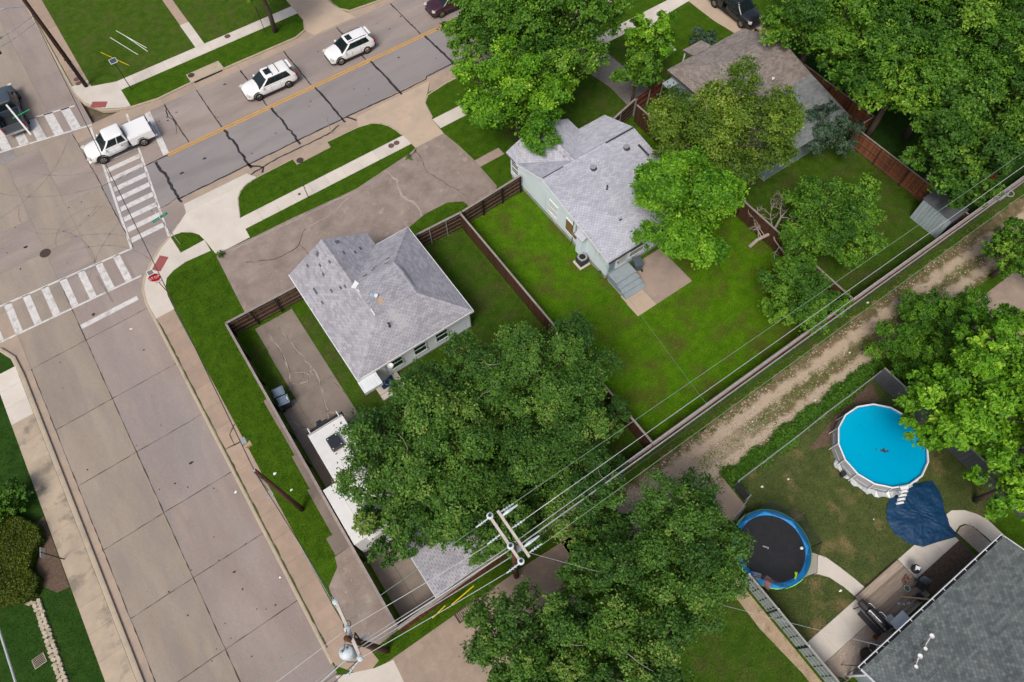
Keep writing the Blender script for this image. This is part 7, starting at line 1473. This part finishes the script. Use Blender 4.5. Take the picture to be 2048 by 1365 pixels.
# side skirts of the hedge
rng = np.random.default_rng(9); sx = []
for i in range(len(HP)):
    a, c = HP[i], HP[(i + 1) % len(HP)]; L_ = math.hypot(a[0] - c[0], a[1] - c[1]); q = rng.uniform(0, 1, int(900 * L_)); sx.append(np.stack([a[0] + (c[0] - a[0]) * q, a[1] + (c[1] - a[1]) * q, rng.uniform(.02, .62, len(q))], 1))
sx = np.concatenate(sx); sx[:, :2] += rng.normal(0, .03, (len(sx), 2)); link('side_foliage', leaf_mesh('side_foliage', sx, .12, np.clip(.35 + .15 * rng.normal(size=len(sx)), 0, 1), 'leaf_yellow', rng), None, t, world=True)
# weedy growth along the chain link fence
rng = np.random.default_rng(21); n = 30000; x = rng.uniform(17.3, 31.5, n); lump = np.clip(.45 + .35 * np.sin(x * 1.9) * np.sin(x * .73 + 1) + .3 * np.sin(x * 3.7 + 2) * np.sin(x * 1.3), .05, 1); y = 2.4 + rng.normal(0, .12, n) * (1 + 2.2 * lump) + .12 * np.sin(x * 1.1); h = (.12 + .62 * lump) * np.clip(1 - ((y - 2.45) / .75) ** 2, .05, 1); z = h * rng.uniform(.2, 1.05, n)
o = link('fence_weeds', leaf_mesh('fence_weeds', np.stack([x, y, z], 1), .15, np.clip(.4 + .2 * (lump - .5) + .16 * rng.normal(size=n), 0, 1), 'leaf_mid', rng), None); tag(o, 'tangled green weeds along the chain link fence', 'weeds', kind='stuff')
# low tufts in the alley
n = 7000; x = rng.uniform(14, 50, n); y = np.where(rng.random(n) < .55, 4.15 + rng.normal(0, .3, n), np.where(rng.random(n) < .5, 5.95 + rng.normal(0, .25, n), 2.75 + rng.normal(0, .25, n))); kk = rng.random(n) < .4 + .6 * (np.sin(x * .9) * np.sin(x * .37) > -.1); x, y = x[kk], y[kk]
o = link('alley_weeds', leaf_mesh('alley_weeds', np.stack([x, y, rng.uniform(.02, .1, len(x))], 1), .10, rng.uniform(.2, .8, len(x)), 'leaf_olive', rng), None); tag(o, 'low weeds between the alley wheel tracks', 'weeds', kind='stuff')
# fallen dead tree limb on the fence
t = thing('fallen_branch', 'bare dead branch collapsed over the dark side fence', 'dead branch', (31.4, 14.6, 0)); rn = random.Random(4); b = MB(); b.tube([(-.2, .1, .15), (.5, .1, .5), (1.5, -.3, 1.1), (2.6, .2, 1.5), (3.6, .4, 1.7)], [.17, .15, .12, .08, .04], 8); b.build('trunk', 'deadwood', t, smooth=True)
for (p0, d0, L_, r0) in (((.8, 0, .65), (.3, 1, .2), 2.0, .06), ((1.5, -.3, 1.1), (-.8, -1, .05), 3.6, .07), ((1.5, -.3, 1.1), (.5, .9, .3), 2.4, .05), ((2.6, .2, 1.5), (.8, -.6, .1), 1.8, .05), ((2.6, .2, 1.5), (.6, .7, .2), 1.7, .04), ((.6, .1, .55), (.7, .8, .2), 1.6, .05), ((1.0, -.1, .8), (-.1, 1, .4), 1.4, .04)):
    b = MB()
    def grow(p, d, L_, r, dep):
        path = [tuple(p)]; n = 5
        for s in range(n):
            p = p + d * (L_ / n); d = (d + Vector((rn.gauss(0, .22), rn.gauss(0, .22), rn.gauss(0, .15)))).normalized(); path.append(tuple(p))
            if dep < 2 and s >= 1:
                for q in range(2): grow(p.copy(), (d + Vector((rn.gauss(0, .7), rn.gauss(0, .7), rn.gauss(0, .4)))).normalized(), L_ * .38, r * .5, dep + 1)
        b.tube(path, [r * (1 - .16 * k) for k in range(n + 1)], 5, caps=False)
    grow(Vector(p0), Vector(d0).normalized(), L_, r0, 0); b.build('limb', 'deadwood', t)
# ---------------------------------------------------------------- grass blades over the lawns
LAWNS = [(blkN, 34), (blkN2, 20), ([(-6.64, 12.8), (-4.7, 12.8), (-4.0, 24.6), (-3.98, 30.6), (-2.6, 32.2), (-2.2, 38.0), (-6.3, 38), (-6.62, 36)], 120), (rect(.7, 37.4, 16, 43.2), 90), (rect(18.8, 29.6, 33, 43.2), 55), (rect(33, 29.6, 50, 43.2), 30), (rect(14.65, 6.9, 32.4, 28.9), 105), (rect(-3.7, 6.9, 14.3, 30.3), 80), (rect(32.7, 6.9, 45, 30), 45), (rect(14.1, -8.8, 31.8, 1.9), 100), (rect(7.9, 29.5, 16.2, 31.9), 80), (rect(0, -8, 13.1, 1.4), 55), (rect(3, 5.75, 45, 6.6), 70), (rect(-23.5, 12, -19.2, 21), 60), (rect(-22, 27, -19.2, 40), 50), (rect(-5.8, 5.9, -4.1, 6.9), 120), (rect(-4, 5.9, 3, 6.6), 90), (rect(-4.4, 39.8, -2.5, 41.6), 90), (rect(12, 2.2, 32, 3.1), 60)]
HOUSES = [rect(1.8, 21.4, 10.2, 29.2), rect(1.8, 29.2, 7.5, 30.6), rect(20.6, 18.8, 28.8, 29.6), rect(20.6, 29.6, 26.2, 31), rect(36.7, 18.7, 44.6, 30.4), [(PC[0] + 3.0 * math.cos(k * .6283), PC[1] + 3.0 * math.sin(k * .6283)) for k in range(10)]]
rng = np.random.default_rng(77); PX = []; 
for poly, dens in LAWNS:
    xs = [p[0] for p in poly]; ys = [p[1] for p in poly]; x0, x1, y0, y1 = min(xs), max(xs), min(ys), min(max(ys), 80)
    x1 = min(x1, 60); n = int((x1 - x0) * (y1 - y0) * dens); px = rng.uniform(x0, x1, n); py = rng.uniform(y0, y1, n); k = inside(px, py, poly)
    dd = np.sqrt(px ** 2 + py ** 2); k &= rng.random(n) < np.clip(45 / (dd + 8), .25, 1)
    for pv in PAVED + HOUSES:
        xs2 = [p[0] for p in pv]; ys2 = [p[1] for p in pv]; bb = k & (px > min(xs2)) & (px < max(xs2)) & (py > min(ys2)) & (py < max(ys2))
        if bb.any(): ii = np.nonzero(bb)[0]; k[ii[inside(px[ii], py[ii], pv)]] = False
    PX.append(np.stack([px[k], py[k]], 1))
PX = np.concatenate(PX); n = len(PX); print('grass blades', n)
h = rng.uniform(.035, .085, n); an = rng.uniform(0, 2 * math.pi, n); wd = rng.uniform(.014, .03, n); ln = rng.normal(0, .035, (n, 2))
v = np.empty((n, 3, 3)); ca, sa = np.cos(an) * wd, np.sin(an) * wd
v[:, 0] = np.stack([PX[:, 0] - ca, PX[:, 1] - sa, np.full(n, .003)], 1); v[:, 1] = np.stack([PX[:, 0] + ca, PX[:, 1] + sa, np.full(n, .003)], 1); v[:, 2] = np.stack([PX[:, 0] + ln[:, 0], PX[:, 1] + ln[:, 1], h], 1)
me = bpy.data.meshes.new('grass'); me.vertices.add(3 * n); me.vertices.foreach_set('co', v.reshape(-1)); me.loops.add(3 * n); me.polygons.add(n); me.loops.foreach_set('vertex_index', np.arange(3 * n, dtype=np.int32)); me.polygons.foreach_set('loop_start', np.arange(0, 3 * n, 3, dtype=np.int32)); me.update(calc_edges=True)
# blades take the colour of the lawn they stand in
def zone(x, y):
    z = np.zeros(len(x), np.int32)
    z[(x > 14.6) & (x < 32.5) & (y > 6.8) & (y < 29.3)] = 1; z[(x > -3.8) & (x < 14.45) & (y > 6.8) & (y < 29.4)] = 2; z[(x > 32.5) & (x < 46) & (y > 5.6) & (y < 31)] = 2
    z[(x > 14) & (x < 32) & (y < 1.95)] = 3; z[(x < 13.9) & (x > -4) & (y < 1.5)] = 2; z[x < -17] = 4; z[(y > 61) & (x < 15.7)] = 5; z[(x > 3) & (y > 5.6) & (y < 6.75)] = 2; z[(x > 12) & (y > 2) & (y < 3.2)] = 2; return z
for nm in ('lawn_front', 'lawn_bright', 'lawn_yard', 'lawn_dry', 'lawn_dark', 'lawn_far'): me.materials.append(MATS[nm])
me.polygons.foreach_set('material_index', zone(PX[:, 0], PX[:, 1]))
o = link('grass', me, None); tag(o, 'short grass blades covering the lawns', 'grass', kind='stuff')
print('objects', len(bpy.data.objects), 'triangles', sum(len(me.loops) - 2 * len(me.polygons) for me in bpy.data.meshes))
